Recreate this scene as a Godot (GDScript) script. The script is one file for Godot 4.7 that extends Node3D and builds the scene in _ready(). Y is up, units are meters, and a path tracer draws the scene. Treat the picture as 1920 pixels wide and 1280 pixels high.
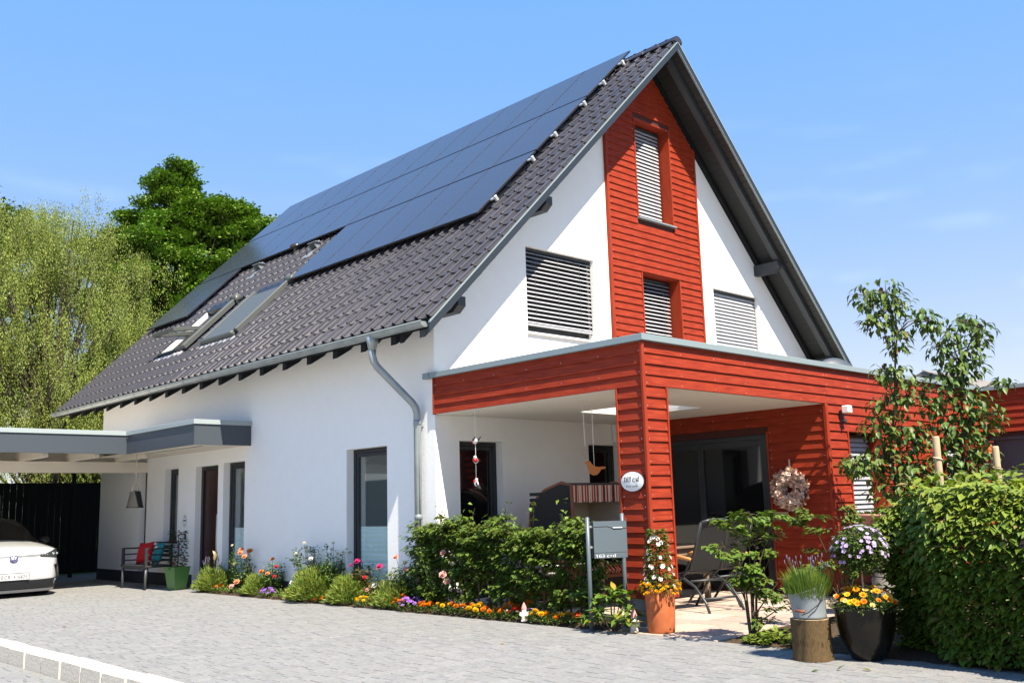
extends Node3D
# A white gabled house with solar panels, a red clad flat extension, a carport, garden beds and hedges on a clear summer day.
# Axes: x along the front gable, z out of the gable towards the street, y up; the near corner of the house stands at the origin.
const SLOPE := 0.992          # rise of the roof per metre
const HOUSE_W := 10.504
const HOUSE_L := 12.15
const VERGE := 0.779
const EYE := Vector3(-8.592, 1.351, 10.571)
var rng := RandomNumberGenerator.new()
var M := {}
var used := {}

func _ready():
	rng.seed = 163
	build_light()
	build_materials()
	build_ground()
	build_house()
	build_roof()
	build_solar()
	build_extension()
	build_carport()
	build_car()
	build_entry_things()
	build_terrace_things()
	build_trees()
	build_hedges()
	build_flower_bed()
	build_pots()
	build_far()

func build_light():
	var cam := Camera3D.new()
	cam.name = "camera"
	cam.position = EYE
	cam.rotation = Vector3(0.16842, -0.7645, -0.02948)
	cam.fov = 38.89
	cam.near = 0.1
	cam.far = 900.0
	add_child(cam)
	var env := Environment.new()
	env.background_mode = Environment.BG_SKY
	var sm := ProceduralSkyMaterial.new()
	sm.sky_top_color = Color(0.082, 0.196, 0.43).linear_to_srgb()
	sm.sky_horizon_color = Color(0.46, 0.46, 0.41).linear_to_srgb()
	sm.sky_curve = 0.113
	sm.ground_bottom_color = Color(0.22, 0.22, 0.2)
	sm.ground_horizon_color = Color(0.62, 0.68, 0.74)
	sm.sun_angle_max = 2.0
	sm.sky_cover = cloud_cover()
	sm.sky_cover_modulate = Color(1, 1, 1, 0.11)
	var sky := Sky.new()
	sky.sky_material = sm
	env.sky = sky
	env.tonemap_mode = Environment.TONE_MAPPER_LINEAR
	env.tonemap_exposure = 2.5
	env.sdfgi_enabled = true
	env.ssao_enabled = true
	env.ssil_enabled = true
	var we := WorldEnvironment.new()
	we.name = "world"
	we.environment = env
	add_child(we)
	var sun := DirectionalLight3D.new()
	sun.name = "sun"
	sun.light_color = Color(1.0, 0.955, 0.88)
	sun.light_energy = 1.5
	sun.light_angular_distance = 0.5
	sun.shadow_enabled = true
	add_child(sun)
	sun.look_at_from_position(Vector3(-2.5, 14.2, 10.0), Vector3.ZERO)

func cloud_cover() -> Texture2D:
	# thin fair-weather wisps low over the horizon, all round
	var n := FastNoiseLite.new()
	n.seed = 5
	n.frequency = 0.012
	n.fractal_octaves = 5
	var im := Image.create(1024, 512, false, Image.FORMAT_RGBA8)
	im.fill(Color(0, 0, 0, 0))
	for y in range(176, 256):
		var up := (256.0 - y) / 80.0
		for x in 1024:
			var a := TAU * x / 1024.0
			var v := n.get_noise_3d(cos(a) * 420.0, y * 22.0, sin(a) * 420.0) * 0.5 + 0.5
			var c := clampf((v - 0.60) * 4.0, 0.0, 1.0) * smoothstep(1.0, 0.15, up)
			if c > 0.0:
				im.set_pixel(x, y, Color(0.95, 0.96, 1.0, c))
	return ImageTexture.create_from_image(im)

# ---------------------------------------------------------------- materials
func lin(r: float, g: float, b: float) -> Color:
	return Color(r, g, b).linear_to_srgb()

func noise_tex(freq: float, sd: int, stops: Array, oct := 4, size := 512, kind := FastNoiseLite.TYPE_SIMPLEX_SMOOTH) -> NoiseTexture2D:
	var n := FastNoiseLite.new()
	n.noise_type = kind
	n.seed = sd
	n.frequency = freq
	n.fractal_octaves = oct
	var t := NoiseTexture2D.new()
	t.width = size
	t.height = size
	t.seamless = true
	t.noise = n
	if stops.size():
		var g := Gradient.new()
		var offs := PackedFloat32Array()
		var cols := PackedColorArray()
		for k in stops.size():
			offs.append(k / float(stops.size() - 1))
			cols.append(stops[k])
		g.offsets = offs
		g.colors = cols
		t.color_ramp = g
	return t

func mat(key: String, col: Color, rough := 0.7, metal := 0.0, spec := 0.5) -> StandardMaterial3D:
	var m := StandardMaterial3D.new()
	m.resource_name = key
	m.albedo_color = col
	m.roughness = rough
	m.metallic = metal
	m.metallic_specular = spec
	M[key] = m
	return m

func textured(key: String, tex: Texture2D, scale: Vector3, rough := 0.7, metal := 0.0, spec := 0.5, world := true) -> StandardMaterial3D:
	var m := mat(key, Color.WHITE, rough, metal, spec)
	m.albedo_texture = tex
	m.uv1_triplanar = true
	m.uv1_world_triplanar = world
	m.uv1_scale = scale
	return m

func relief(m: StandardMaterial3D, tex: Texture2D, cm: float):
	m.heightmap_enabled = true
	m.heightmap_texture = tex
	m.heightmap_scale = cm

func leafy(key: String, back: Color, rough := 0.5, spec := 0.35) -> StandardMaterial3D:
	var m := mat(key, Color.WHITE, rough, 0.0, spec)
	m.vertex_color_use_as_albedo = true
	m.cull_mode = BaseMaterial3D.CULL_DISABLED
	m.backlight_enabled = true
	m.backlight = back.linear_to_srgb()
	return m

func build_materials():
	var fine := noise_tex(0.09, 3, [], 4)
	var st := textured("white_render", noise_tex(0.02, 11, [lin(.825, .82, .80), lin(.84, .835, .815), lin(.85, .845, .825)], 5), Vector3.ONE * 0.35, 0.85, 0.0, 0.3)
	relief(st, fine, 0.12)
	mat("ceiling_white", lin(.80, .77, .72), 0.8, 0.0, 0.3)
	mat("beige_paint", lin(.70, .64, .55), 0.7, 0.0, 0.3)
	mat("plinth", lin(.035, .038, .045), 0.75)
	mat("anthracite", lin(.052, .064, .078), 0.45)
	mat("soffit_grey", lin(.012, .0145, .015), 0.6)
	mat("verge_paint", lin(.017, .023, .031), 0.5)
	mat("rafter_paint", lin(.032, .039, .045), 0.55)
	mat("dark_timber", lin(.010, .011, .012), 0.7, 0.0, 0.3)
	mat("window_frame", lin(.014, .017, .021), 0.42)
	mat("inner_dark", lin(.22, .13, .07), 0.6)
	mat("inner_white", lin(.60, .58, .54), 0.9)
	var zn := textured("zinc", noise_tex(0.015, 21, [lin(.23, .265, .275), lin(.285, .32, .33), lin(.34, .375, .385)], 4, 256), Vector3.ONE * 0.9, 0.42, 0.45)
	zn.resource_name = "zinc"
	mat("zinc_cap", lin(.23, .285, .30), 0.5, 0.15)
	mat("cap_light", lin(.32, .37, .375), 0.5, 0.1)
	mat("aluminium", lin(.62, .63, .64), 0.38, 0.55)
	mat("dark_zinc", lin(.03, .03, .029), 0.75, 0.0, 0.2)
	mat("steel", lin(.55, .55, .54), 0.3, 0.8)
	# red stained softwood: grain stretched along the boards
	var reds := [lin(.14, .016, .008), lin(.225, .027, .011), lin(.27, .035, .014), lin(.34, .056, .022)]
	var grain := noise_tex(0.022, 31, reds, 5)
	var rel := noise_tex(0.03, 33, [], 4)
	var rb := textured("red_board", grain, Vector3(.22, 3.4, .22), 0.55, 0.0, 0.25)
	relief(rb, rel, 0.10)
	var rv := textured("red_trim", noise_tex(0.022, 32, [lin(.21, .024, .010), lin(.275, .035, .014), lin(.32, .046, .018)], 4), Vector3(3.4, .22, 3.4), 0.5, 0.0, 0.25)
	relief(rv, rel, 0.06)
	mat("red_back", lin(.05, .008, .005), 0.8)
	mat("screw", lin(.62, .6, .56), 0.35, 0.6)
	# concrete roof tile, semi gloss
	for k in 4:
		var f = [0.82, 1.0, 1.18, 0.92][k]
		var tm := textured("tile_%d" % k, noise_tex(0.03, 41 + k, [lin(.028 * f, .026 * f, .030 * f), lin(.040 * f, .037 * f, .042 * f), lin(.052 * f, .048 * f, .053 * f)], 4, 256), Vector3.ONE * 1.3, 0.30, 0.0, 0.55)
		tm.resource_name = "roof_tile"
	mat("deck", lin(.02, .02, .02), 0.9)
	mat("cells", lin(.034, .036, .046), 0.2, 0.0, 0.45)
	mat("cell_frame", lin(.012, .013, .018), 0.4)
	mat("shutter_grey", lin(.085, .092, .085), 0.42, 0.1)
	mat("lead", lin(.30, .30, .31), 0.6, 0.1)
	# panes
	var gl := mat("glass", Color(0.75, 0.85, 0.85, 0.06), 0.03, 0.0, 0.5)
	gl.transparency = BaseMaterial3D.TRANSPARENCY_ALPHA
	var dome := mat("dome_acrylic", Color(0.95, 0.97, 1.0, 0.18), 0.1, 0.0, 0.5)
	dome.transparency = BaseMaterial3D.TRANSPARENCY_ALPHA
	mat("dark_interior_pane", lin(.006, .007, .008), 0.04, 0.0, 0.5)  # opaque: the darkness of the unlit interior is put into the pane colour
	mat("frosted", lin(.56, .72, .70), 0.6)
	mat("slat", lin(.46, .47, .50), 0.36, 0.2)
	mat("cord", lin(.1, .1, .1), 0.8)
	# stone and paving
	var pv := mat("paver", Color.WHITE, 0.82, 0.0, 0.3)
	pv.vertex_color_use_as_albedo = true
	pv.detail_enabled = true
	pv.detail_blend_mode = BaseMaterial3D.BLEND_MODE_MUL
	pv.albedo_texture = noise_tex(0.05, 51, [Color(.84, .84, .835), Color(.92, .92, .915), Color(.96, .96, .955), Color(1, 1, 1)], 5)
	pv.uv1_triplanar = true
	pv.uv1_world_triplanar = true
	pv.uv1_scale = Vector3.ONE * 0.6
	pv.detail_enabled = false
	relief(pv, noise_tex(0.12, 52, [], 4), 0.15)
	textured("joint_sand", noise_tex(0.1, 53, [lin(.20, .195, .185), lin(.25, .245, .235)], 4, 256), Vector3.ONE, 0.95, 0.0, 0.2)
	textured("soil", noise_tex(0.08, 54, [lin(.035, .024, .016), lin(.07, .05, .034), lin(.10, .075, .05)], 5, 256), Vector3.ONE * 1.2, 0.95, 0.0, 0.1)
	textured("lawn", noise_tex(0.06, 55, [lin(.03, .055, .014), lin(.055, .09, .022), lin(.075, .11, .03)], 5, 256), Vector3.ONE * 0.8, 0.95, 0.0, 0.1)
	var kb := textured("kerb", noise_tex(0.07, 56, [lin(.50, .455, .38), lin(.58, .53, .45), lin(.63, .58, .50)], 5, 256), Vector3.ONE * 1.1, 0.85, 0.0, 0.3)
	relief(kb, noise_tex(0.1, 57, [], 4, 256), 0.2)
	textured("bounce_concrete", noise_tex(0.05, 58, [lin(.38, .37, .35), lin(.42, .41, .39), lin(.45, .44, .42)], 5), Vector3.ONE * 0.5, 0.9, 0.0, 0.2)  # paleness raised so the ground bounces more light onto the eave wall
	# plants
	leafy("leaf_beech", Color(.30, .40, .05))
	leafy("leaf_tree", Color(.22, .34, .05))
	leafy("leaf_glossy", Color(.18, .26, .04), 0.45, 0.4)
	leafy("petal", Color(.3, .3, .25), 0.6, 0.2)
	textured("bark", noise_tex(0.05, 61, [lin(.045, .036, .028), lin(.085, .07, .055), lin(.13, .11, .09)], 5, 256), Vector3(2.5, 0.5, 2.5), 0.9, 0.0, 0.2)
	mat("twig", lin(.07, .05, .03), 0.8)
	mat("green_stem", lin(.06, .11, .03), 0.7)
	textured("stake_wood", noise_tex(0.05, 62, [lin(.30, .23, .13), lin(.42, .34, .21), lin(.5, .41, .27)], 4, 256), Vector3(4, .4, 4), 0.8, 0.0, 0.2)
	textured("log_bark", noise_tex(0.035, 63, [lin(.012, .009, .006), lin(.05, .033, .018), lin(.14, .085, .045), lin(.07, .06, .025), lin(.18, .115, .06)], 5, 512), Vector3(5.5, .55, 5.5), 0.9, 0.0, 0.2)
	# small goods
	var tc := textured("terracotta", noise_tex(0.02, 64, [lin(.36, .095, .034), lin(.43, .125, .046), lin(.47, .15, .06)], 5, 256), Vector3.ONE * 1.5, 0.75, 0.0, 0.3)
	relief(tc, fine, 0.05)
	textured("black_glaze", noise_tex(0.015, 65, [lin(.004, .004, .003), lin(.009, .008, .006), lin(.015, .013, .008)], 4, 256), Vector3.ONE * 1.4, 0.2, 0.0, 0.4)
	mat("galvanised", lin(.20, .225, .235), 0.5, 0.15)
	mat("green_glaze", lin(.075, .19, .045), 0.35)
	mat("red_fabric", lin(.48, .006, .012), 0.9)
	mat("teal_fabric", lin(.015, .20, .21), 0.9)
	mat("black_metal", lin(.025, .027, .03), 0.42)
	mat("grey_metal", lin(.06, .065, .07), 0.45, 0.2)
	textured("door_wood", noise_tex(0.02, 66, [lin(.022, .004, .004), lin(.036, .006, .005)], 4, 256), Vector3(3, .3, 3), 0.35)
	mat("enamel", lin(.74, .74, .73), 0.25)
	mat("ink", lin(.03, .03, .035), 0.5)
	mat("oak", lin(.46, .20, .06), 0.5)
	mat("wicker", lin(.014, .011, .010), 0.75)
	mat("cream_cloth", lin(.58, .50, .38), 0.9)
	mat("stripe_red", lin(.42, .03, .025), 0.9)
	mat("stripe_cream", lin(.62, .52, .38), 0.9)
	mat("stripe_black", lin(.03, .025, .025), 0.9)
	mat("teak", lin(.20, .065, .026), 0.55)
	mat("textile_grey", lin(.013, .014, .015), 0.7)
	mat("chair_frame", lin(.035, .04, .044), 0.35, 0.2)
	mat("table_wood", lin(.20, .145, .10), 0.6)
	mat("gnome_stone", lin(.62, .56, .48), 0.85)
	mat("gnome_pink", lin(.58, .26, .24), 0.8)
	mat("white_paint", lin(.78, .78, .76), 0.4)
	mat("red_paint", lin(.55, .02, .02), 0.4)
	mat("dark_paint", lin(.03, .03, .035), 0.45)
	mat("orange_wood", lin(.50, .15, .025), 0.6)
	mat("rope", lin(.55, .45, .33), 0.9)
	mat("mailbox_paint", lin(.095, .12, .14), 0.4, 0.05)
	mat("brass_plate", lin(.38, .30, .16), 0.5, 0.3)
	mat("pink_bowl", lin(.56, .25, .19), 0.7)
	mat("stone_grey", lin(.20, .18, .16), 0.9)
	mat("bucket_yellow", lin(.58, .20, .015), 0.45)
	# car
	var cp := mat("car_paint", lin(.50, .505, .51), 0.3)
	cp.clearcoat_enabled = true
	cp.clearcoat = 0.8
	cp.clearcoat_roughness = 0.05
	mat("car_black", lin(.012, .012, .014), 0.35)
	mat("car_trim", lin(.018, .018, .02), 0.6)
	mat("car_lamp", lin(.03, .035, .04), 0.06)
	mat("lamp_lens", lin(.5, .53, .56), 0.1, 0.5)
	mat("chrome", lin(.75, .75, .76), 0.12, 1.0)
	mat("tyre", lin(.012, .012, .012), 0.85)
	mat("purple_blue", lin(.06, .06, .20), 0.3)
	mat("lavender_bud", lin(.12, .10, .16), 0.8)
	mat("car_silver", lin(.36, .36, .37), 0.35, 0.3)

# ---------------------------------------------------------------- nodes
func numbered(called: String) -> String:
	var n: int = used.get(called, 0)
	used[called] = n + 1
	return called if n == 0 else "%s_%03d" % [called, n]

func tag(o: Node, label: String, category := "", group := "", kind := ""):
	if label: o.set_meta("label", label)
	if category: o.set_meta("category", category)
	if group: o.set_meta("group", group)
	if kind: o.set_meta("kind", kind)

func thing(called: String, label: String, category: String, at := Vector3.ZERO, turn := 0.0, group := "") -> Node3D:
	var o := Node3D.new()
	o.name = numbered(called)
	add_child(o)
	o.position = at
	o.rotation.y = turn
	tag(o, label, category, group)
	return o

func part(parent: Node, called: String, mesh: Mesh, material: Material, at := Transform3D.IDENTITY) -> MeshInstance3D:
	var o := MeshInstance3D.new()
	o.name = called
	o.mesh = mesh
	o.material_override = material
	o.transform = at
	if parent == self:
		o.name = numbered(called)
	else:
		var key := str(parent.get_instance_id()) + called
		var n: int = used.get(key, 0)
		used[key] = n + 1
		if n: o.name = "%s_%03d" % [called, n]
	parent.add_child(o)
	return o

func struct(called: String, mesh: Mesh, material: Material) -> MeshInstance3D:
	var o := part(self, called, mesh, material)
	o.set_meta("kind", "structure")
	return o

func stuff(parent: Node, called: String, mesh: Mesh, material: Material) -> MeshInstance3D:
	var o := part(parent, called, mesh, material)
	o.set_meta("kind", "stuff")
	return o

func again(src: Node3D, called: String, label: String, group: String, at: Vector3, turn := 0.0) -> Node3D:
	var r: Node3D = src.duplicate()
	r.name = numbered(called)
	add_child(r)
	r.position = at
	r.rotation.y = turn
	tag(r, label, "", group)
	return r

func scatter(parent: Node, called: String, mesh: Mesh, material: Material, where: Array, tints: Array) -> MultiMeshInstance3D:
	var mm := MultiMesh.new()
	mm.transform_format = MultiMesh.TRANSFORM_3D
	mm.use_colors = true
	mm.mesh = mesh
	mm.instance_count = where.size()
	for i in where.size():
		mm.set_instance_transform(i, where[i])
		mm.set_instance_color(i, tints[i])
	var o := MultiMeshInstance3D.new()
	o.name = called
	o.multimesh = mm
	o.material_override = material
	o.set_meta("kind", "stuff")
	parent.add_child(o, true)
	return o

# leaves of a plant: the nearest ones are parts of their own, the rest one mass
func leaves(parent: Node3D, leaf: Array, material: Material, where: Array, tints: Array, single := 0, called := "leaf"):
	var order := range(where.size())
	var origin := parent.position
	if single > 0:
		var keys := PackedFloat32Array()
		for i in where.size():
			keys.append((where[i].origin + origin - EYE).length())
		order.sort_custom(func(a, b): return keys[a] < keys[b])
	var variants := [null, null, null, null, null, null, null, null]
	var rest := []
	var rest_t := []
	for n in order.size():
		var i: int = order[n]
		if n < single:
			var k := n % 8
			if variants[k] == null: variants[k] = leaf_mesh(leaf, tints[i])
			part(parent, called, variants[k], material, where[i])
		else:
			rest.append(where[i])
			rest_t.append(tints[i])
	if rest.size():
		scatter(parent, "foliage", leaf_mesh(leaf, Color.WHITE), material, rest, rest_t)

func R(a: float, b: float) -> float:
	return rng.randf_range(a, b)

# ---------------------------------------------------------------- geometry
class Geo:
	var st := SurfaceTool.new()
	var xf := Transform3D.IDENTITY
	var col := Color.WHITE
	var tinted := false
	func _init():
		st.begin(Mesh.PRIMITIVE_TRIANGLES)
		st.set_smooth_group(-1)
	func smooth(on := true) -> Geo:
		st.set_smooth_group(0 if on else -1)
		return self
	func tint(c: Color) -> Geo:
		col = c
		tinted = true
		return self
	func v(p: Vector3):
		if tinted: st.set_color(col)
		st.add_vertex(xf * p)
	func tri(a: Vector3, b: Vector3, c: Vector3):   # counter-clockwise seen from outside
		v(a); v(c); v(b)
	func quad(a: Vector3, b: Vector3, c: Vector3, d: Vector3):
		tri(a, b, c); tri(a, c, d)
	func box(c: Vector3, s: Vector3, ch := 0.0, basis := Basis.IDENTITY):
		var keep := xf
		xf = xf * Transform3D(basis, c)
		var h := s * 0.5
		if ch <= 0.0:
			for ax in 3:
				for sg in [-1.0, 1.0]:
					face(ax, sg, h, 0.0)
		else:
			ch = minf(ch, minf(h.x, minf(h.y, h.z)) * 0.9)
			for ax in 3:
				for sg in [-1.0, 1.0]:
					face(ax, sg, h, ch)
			for ax in 3:
				var b := (ax + 1) % 3
				var c2 := (ax + 2) % 3
				for s1 in [-1.0, 1.0]:
					for s2 in [-1.0, 1.0]:
						var p := []
						for k in 4:
							var q := Vector3.ZERO
							q[ax] = (h[ax] - ch) * (-1.0 if k == 0 or k == 3 else 1.0)
							q[b] = s1 * (h[b] - (0.0 if k < 2 else ch))
							q[c2] = s2 * (h[c2] - (ch if k < 2 else 0.0))
							p.append(q)
						if s1 * s2 > 0: quad(p[0], p[1], p[2], p[3])
						else: quad(p[3], p[2], p[1], p[0])
			for sx in [-1.0, 1.0]:
				for sy in [-1.0, 1.0]:
					for sz in [-1.0, 1.0]:
						var a := Vector3(sx * h.x, sy * (h.y - ch), sz * (h.z - ch))
						var b2 := Vector3(sx * (h.x - ch), sy * h.y, sz * (h.z - ch))
						var c3 := Vector3(sx * (h.x - ch), sy * (h.y - ch), sz * h.z)
						if sx * sy * sz > 0: tri(a, b2, c3)
						else: tri(c3, b2, a)
		xf = keep
	func face(ax: int, sg: float, h: Vector3, ch: float):
		var b := (ax + 1) % 3
		var c := (ax + 2) % 3
		var p := []
		for k in 4:
			var q := Vector3.ZERO
			q[ax] = sg * h[ax]
			q[b] = (h[b] - ch) * (-1.0 if k == 0 or k == 3 else 1.0)
			q[c] = (h[c] - ch) * (-1.0 if k < 2 else 1.0)
			p.append(q)
		if sg > 0: quad(p[0], p[1], p[2], p[3])
		else: quad(p[3], p[2], p[1], p[0])
	func span(a: Vector3, b: Vector3, ch := 0.0):
		box((a + b) * 0.5, (b - a).abs(), ch)
	func prism(poly: PackedVector2Array, z0: float, z1: float):   # polygon in x, y pushed along z
		if Geometry2D.is_polygon_clockwise(poly):
			poly = poly.duplicate()
			poly.reverse()
		var t := Geometry2D.triangulate_polygon(poly)
		for k in range(0, t.size(), 3):
			var a := poly[t[k]]
			var b := poly[t[k + 1]]
			var c := poly[t[k + 2]]
			if (b - a).cross(c - a) < 0.0:
				var s := b
				b = c
				c = s
			tri(Vector3(a.x, a.y, z1), Vector3(b.x, b.y, z1), Vector3(c.x, c.y, z1))
			tri(Vector3(c.x, c.y, z0), Vector3(b.x, b.y, z0), Vector3(a.x, a.y, z0))
		var n := poly.size()
		for k in n:
			var a := poly[k]
			var b := poly[(k + 1) % n]
			quad(Vector3(a.x, a.y, z0), Vector3(b.x, b.y, z0), Vector3(b.x, b.y, z1), Vector3(a.x, a.y, z1))
	func tube(path: Array, radii, seg := 8, caps := true):
		var n := path.size()
		var rings := []
		var ref := Vector3.UP
		var side := Vector3.ZERO
		for i in n:
			var d: Vector3 = (path[mini(i + 1, n - 1)] - path[maxi(i - 1, 0)]).normalized()
			if i == 0:
				side = d.cross(ref)
				if side.length() < 0.05: side = d.cross(Vector3.RIGHT)
			side = (side - d * side.dot(d)).normalized()
			var up := side.cross(d)
			var r: float = radii[i] if radii is Array else radii
			var ring := []
			for k in seg:
				var a := TAU * k / seg
				ring.append(path[i] + (side * cos(a) + up * sin(a)) * r)
			rings.append(ring)
		for i in n - 1:
			for k in seg:
				var k2 := (k + 1) % seg
				quad(rings[i][k], rings[i + 1][k], rings[i + 1][k2], rings[i][k2])
		if caps:
			for k in range(1, seg - 1):
				tri(rings[0][0], rings[0][k], rings[0][k + 1])
				tri(rings[n - 1][0], rings[n - 1][k + 1], rings[n - 1][k])
	func lathe(prof: Array, seg := 20, a0 := 0.0, a1 := TAU):   # prof of Vector2(radius, height), drawn from below upwards on the outside
		for i in prof.size() - 1:
			var p: Vector2 = prof[i]
			var q: Vector2 = prof[i + 1]
			for k in seg:
				var a := a0 + (a1 - a0) * k / seg
				var b := a0 + (a1 - a0) * (k + 1) / seg
				var pa := Vector3(cos(a) * p.x, p.y, -sin(a) * p.x)
				var pb := Vector3(cos(b) * p.x, p.y, -sin(b) * p.x)
				var qa := Vector3(cos(a) * q.x, q.y, -sin(a) * q.x)
				var qb := Vector3(cos(b) * q.x, q.y, -sin(b) * q.x)
				if p.x < 1e-5: tri(pa, qb, qa)
				elif q.x < 1e-5: tri(pa, pb, qa)
				else: quad(pa, pb, qb, qa)
	func ball(c: Vector3, r: Vector3, seg := 10, rows := 6):
		var keep := xf
		xf = xf * Transform3D(Basis.from_scale(r), c)
		var prof := []
		for k in rows + 1:
			var a := -PI / 2 + PI * k / rows
			prof.append(Vector2(maxf(cos(a), 0.0) if k > 0 and k < rows else 0.0, sin(a)))
		lathe(prof, seg)
		xf = keep
	func grid(rows: Array, flip := false):   # rows of equally many points
		for i in rows.size() - 1:
			for k in rows[i].size() - 1:
				if flip: quad(rows[i][k], rows[i + 1][k], rows[i + 1][k + 1], rows[i][k + 1])
				else: quad(rows[i][k], rows[i][k + 1], rows[i + 1][k + 1], rows[i + 1][k])
	func done() -> ArrayMesh:
		st.generate_normals()
		return st.commit()

func boxm(a: Vector3, b: Vector3, ch := 0.0) -> ArrayMesh:
	var g := Geo.new()
	g.span(a, b, ch)
	return g.done()

func tubem(path: Array, radii, seg := 8) -> ArrayMesh:
	var g := Geo.new().smooth()
	g.tube(path, radii, seg)
	return g.done()

func lathem(prof: Array, seg := 24) -> ArrayMesh:
	var g := Geo.new().smooth()
	g.lathe(prof, seg)
	return g.done()

# a straight wall of a given thickness with rectangular openings; u runs along the wall, y up
# put maps (u, y, depth into the wall) to a point
func wall_mesh(u0: float, u1: float, y0: float, y1: float, thick: float, holes: Array, put: Transform3D) -> ArrayMesh:
	var us := [u0, u1]
	var ys := [y0, y1]
	for h in holes:
		for k in [0, 1]:
			if h[k] > u0 and h[k] < u1 and not us.has(h[k]): us.append(h[k])
		for k in [2, 3]:
			if h[k] > y0 and h[k] < y1 and not ys.has(h[k]): ys.append(h[k])
	us.sort()
	ys.sort()
	var solid := func(i, j):
		if i < 0 or j < 0 or i >= us.size() - 1 or j >= ys.size() - 1: return false
		var cu: float = (us[i] + us[i + 1]) * 0.5
		var cy: float = (ys[j] + ys[j + 1]) * 0.5
		for h in holes:
			if cu > h[0] and cu < h[1] and cy > h[2] and cy < h[3]: return false
		return true
	var g := Geo.new()
	g.xf = put
	for i in us.size() - 1:
		for j in ys.size() - 1:
			if not solid.call(i, j): continue
			var a: float = us[i]
			var b: float = us[i + 1]
			var c: float = ys[j]
			var d: float = ys[j + 1]
			g.quad(Vector3(a, c, 0), Vector3(b, c, 0), Vector3(b, d, 0), Vector3(a, d, 0))
			g.quad(Vector3(b, c, -thick), Vector3(a, c, -thick), Vector3(a, d, -thick), Vector3(b, d, -thick))
			if not solid.call(i - 1, j): g.quad(Vector3(a, c, -thick), Vector3(a, c, 0), Vector3(a, d, 0), Vector3(a, d, -thick))
			if not solid.call(i + 1, j): g.quad(Vector3(b, c, 0), Vector3(b, c, -thick), Vector3(b, d, -thick), Vector3(b, d, 0))
			if not solid.call(i, j - 1): g.quad(Vector3(a, c, -thick), Vector3(b, c, -thick), Vector3(b, c, 0), Vector3(a, c, 0))
			if not solid.call(i, j + 1): g.quad(Vector3(a, d, 0), Vector3(b, d, 0), Vector3(b, d, -thick), Vector3(a, d, -thick))
	return g.done()

# frames of reference of the walls: local x along the wall, y up, z outwards
func on_front(x: float, y: float, z: float) -> Transform3D:          # faces +z
	return Transform3D(Basis.IDENTITY, Vector3(x, y, z))
func on_left(x: float, y: float, z: float) -> Transform3D:           # faces -x; local x runs towards the street (+z)
	return Transform3D(Basis(Vector3(0, 0, 1), Vector3.UP, Vector3(-1, 0, 0)), Vector3(x, y, z))

# a lapped board: thick lower edge, thin top
func board_mesh(length: float, h: float, wob := 0.0) -> ArrayMesh:
	var g := Geo.new()
	var e := 0.003
	var t0 := 0.030 + wob
	var t1 := 0.008
	var prof := [Vector2(0, 0), Vector2(t0 - e, 0), Vector2(t0, e), Vector2(t0 - 0.001, e + 0.004), Vector2(t1, h + 0.012), Vector2(0, h + 0.012)]
	var n := prof.size()
	for k in n:
		var a: Vector2 = prof[k]
		var b: Vector2 = prof[(k + 1) % n]
		g.quad(Vector3(0, a.y, a.x), Vector3(length, a.y, a.x), Vector3(length, b.y, b.x), Vector3(0, b.y, b.x))
	for k in range(1, n - 1):
		g.tri(Vector3(length, prof[0].y, prof[0].x), Vector3(length, prof[k].y, prof[k].x), Vector3(length, prof[k + 1].y, prof[k + 1].x))
		g.tri(Vector3(0, prof[0].y, prof[0].x), Vector3(0, prof[k + 1].y, prof[k + 1].x), Vector3(0, prof[k].y, prof[k].x))
	return g.done()

# rows of lapped boards over a rectangle with openings; screws as one fine part
func cladding(owner_part: Node, put: Transform3D, u0: float, u1: float, y0: float, y1: float, holes: Array, limit = null, screw_step := 0.62, butt := []):
	var pitch := 0.1255
	var sg := Geo.new()
	sg.xf = put
	var y := y1 - pitch
	var any := false
	while y > y0 - pitch * 0.9:
		var yb := maxf(y, y0)
		var hh := y + pitch - yb
		var spans := [[u0, u1]]
		if limit != null:
			var lim: Array = limit.call(yb + hh)
			spans = [[maxf(u0, lim[0]), minf(u1, lim[1])]]
		for h in holes:
			if h[2] < yb + hh - 0.01 and h[3] > yb + 0.01:
				var nx := []
				for s in spans:
					if h[1] <= s[0] or h[0] >= s[1]: nx.append(s)
					else:
						if h[0] > s[0]: nx.append([s[0], h[0]])
						if h[1] < s[1]: nx.append([h[1], s[1]])
				spans = nx
		for bx in butt:
			var nx := []
			for s in spans:
				if bx > s[0] + 0.05 and bx < s[1] - 0.05:
					nx.append([s[0], bx - 0.0015])
					nx.append([bx + 0.0015, s[1]])
				else: nx.append(s)
			spans = nx
		for s in spans:
			var l: float = s[1] - s[0]
			if l < 0.02: continue
			part(owner_part, "cladding_board", board_mesh(l, hh, R(-0.003, 0.003)), M.red_board, put * Transform3D(Basis.IDENTITY, Vector3(s[0], yb, 0)))
			if screw_step > 0.0 and hh > 0.06:
				var cnt := maxi(1, int(round((l - 0.06) / screw_step)))
				for k in cnt + 1:
					var sx: float = s[0] + 0.03 + (l - 0.06) * k / cnt
					for sy in [0.028]:
						any = true
						var kz: float = 0.0298 - sy * 0.2
						sg.box(Vector3(sx + R(-0.004, 0.004), yb + sy + R(-0.003, 0.003), kz), Vector3(0.009, 0.009, 0.004), 0.0, Basis(Vector3(0, 0, 1), R(0, 1.5)))
		y -= pitch
	if any: stuff(owner_part, "screws", sg.done(), M.screw)

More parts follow.
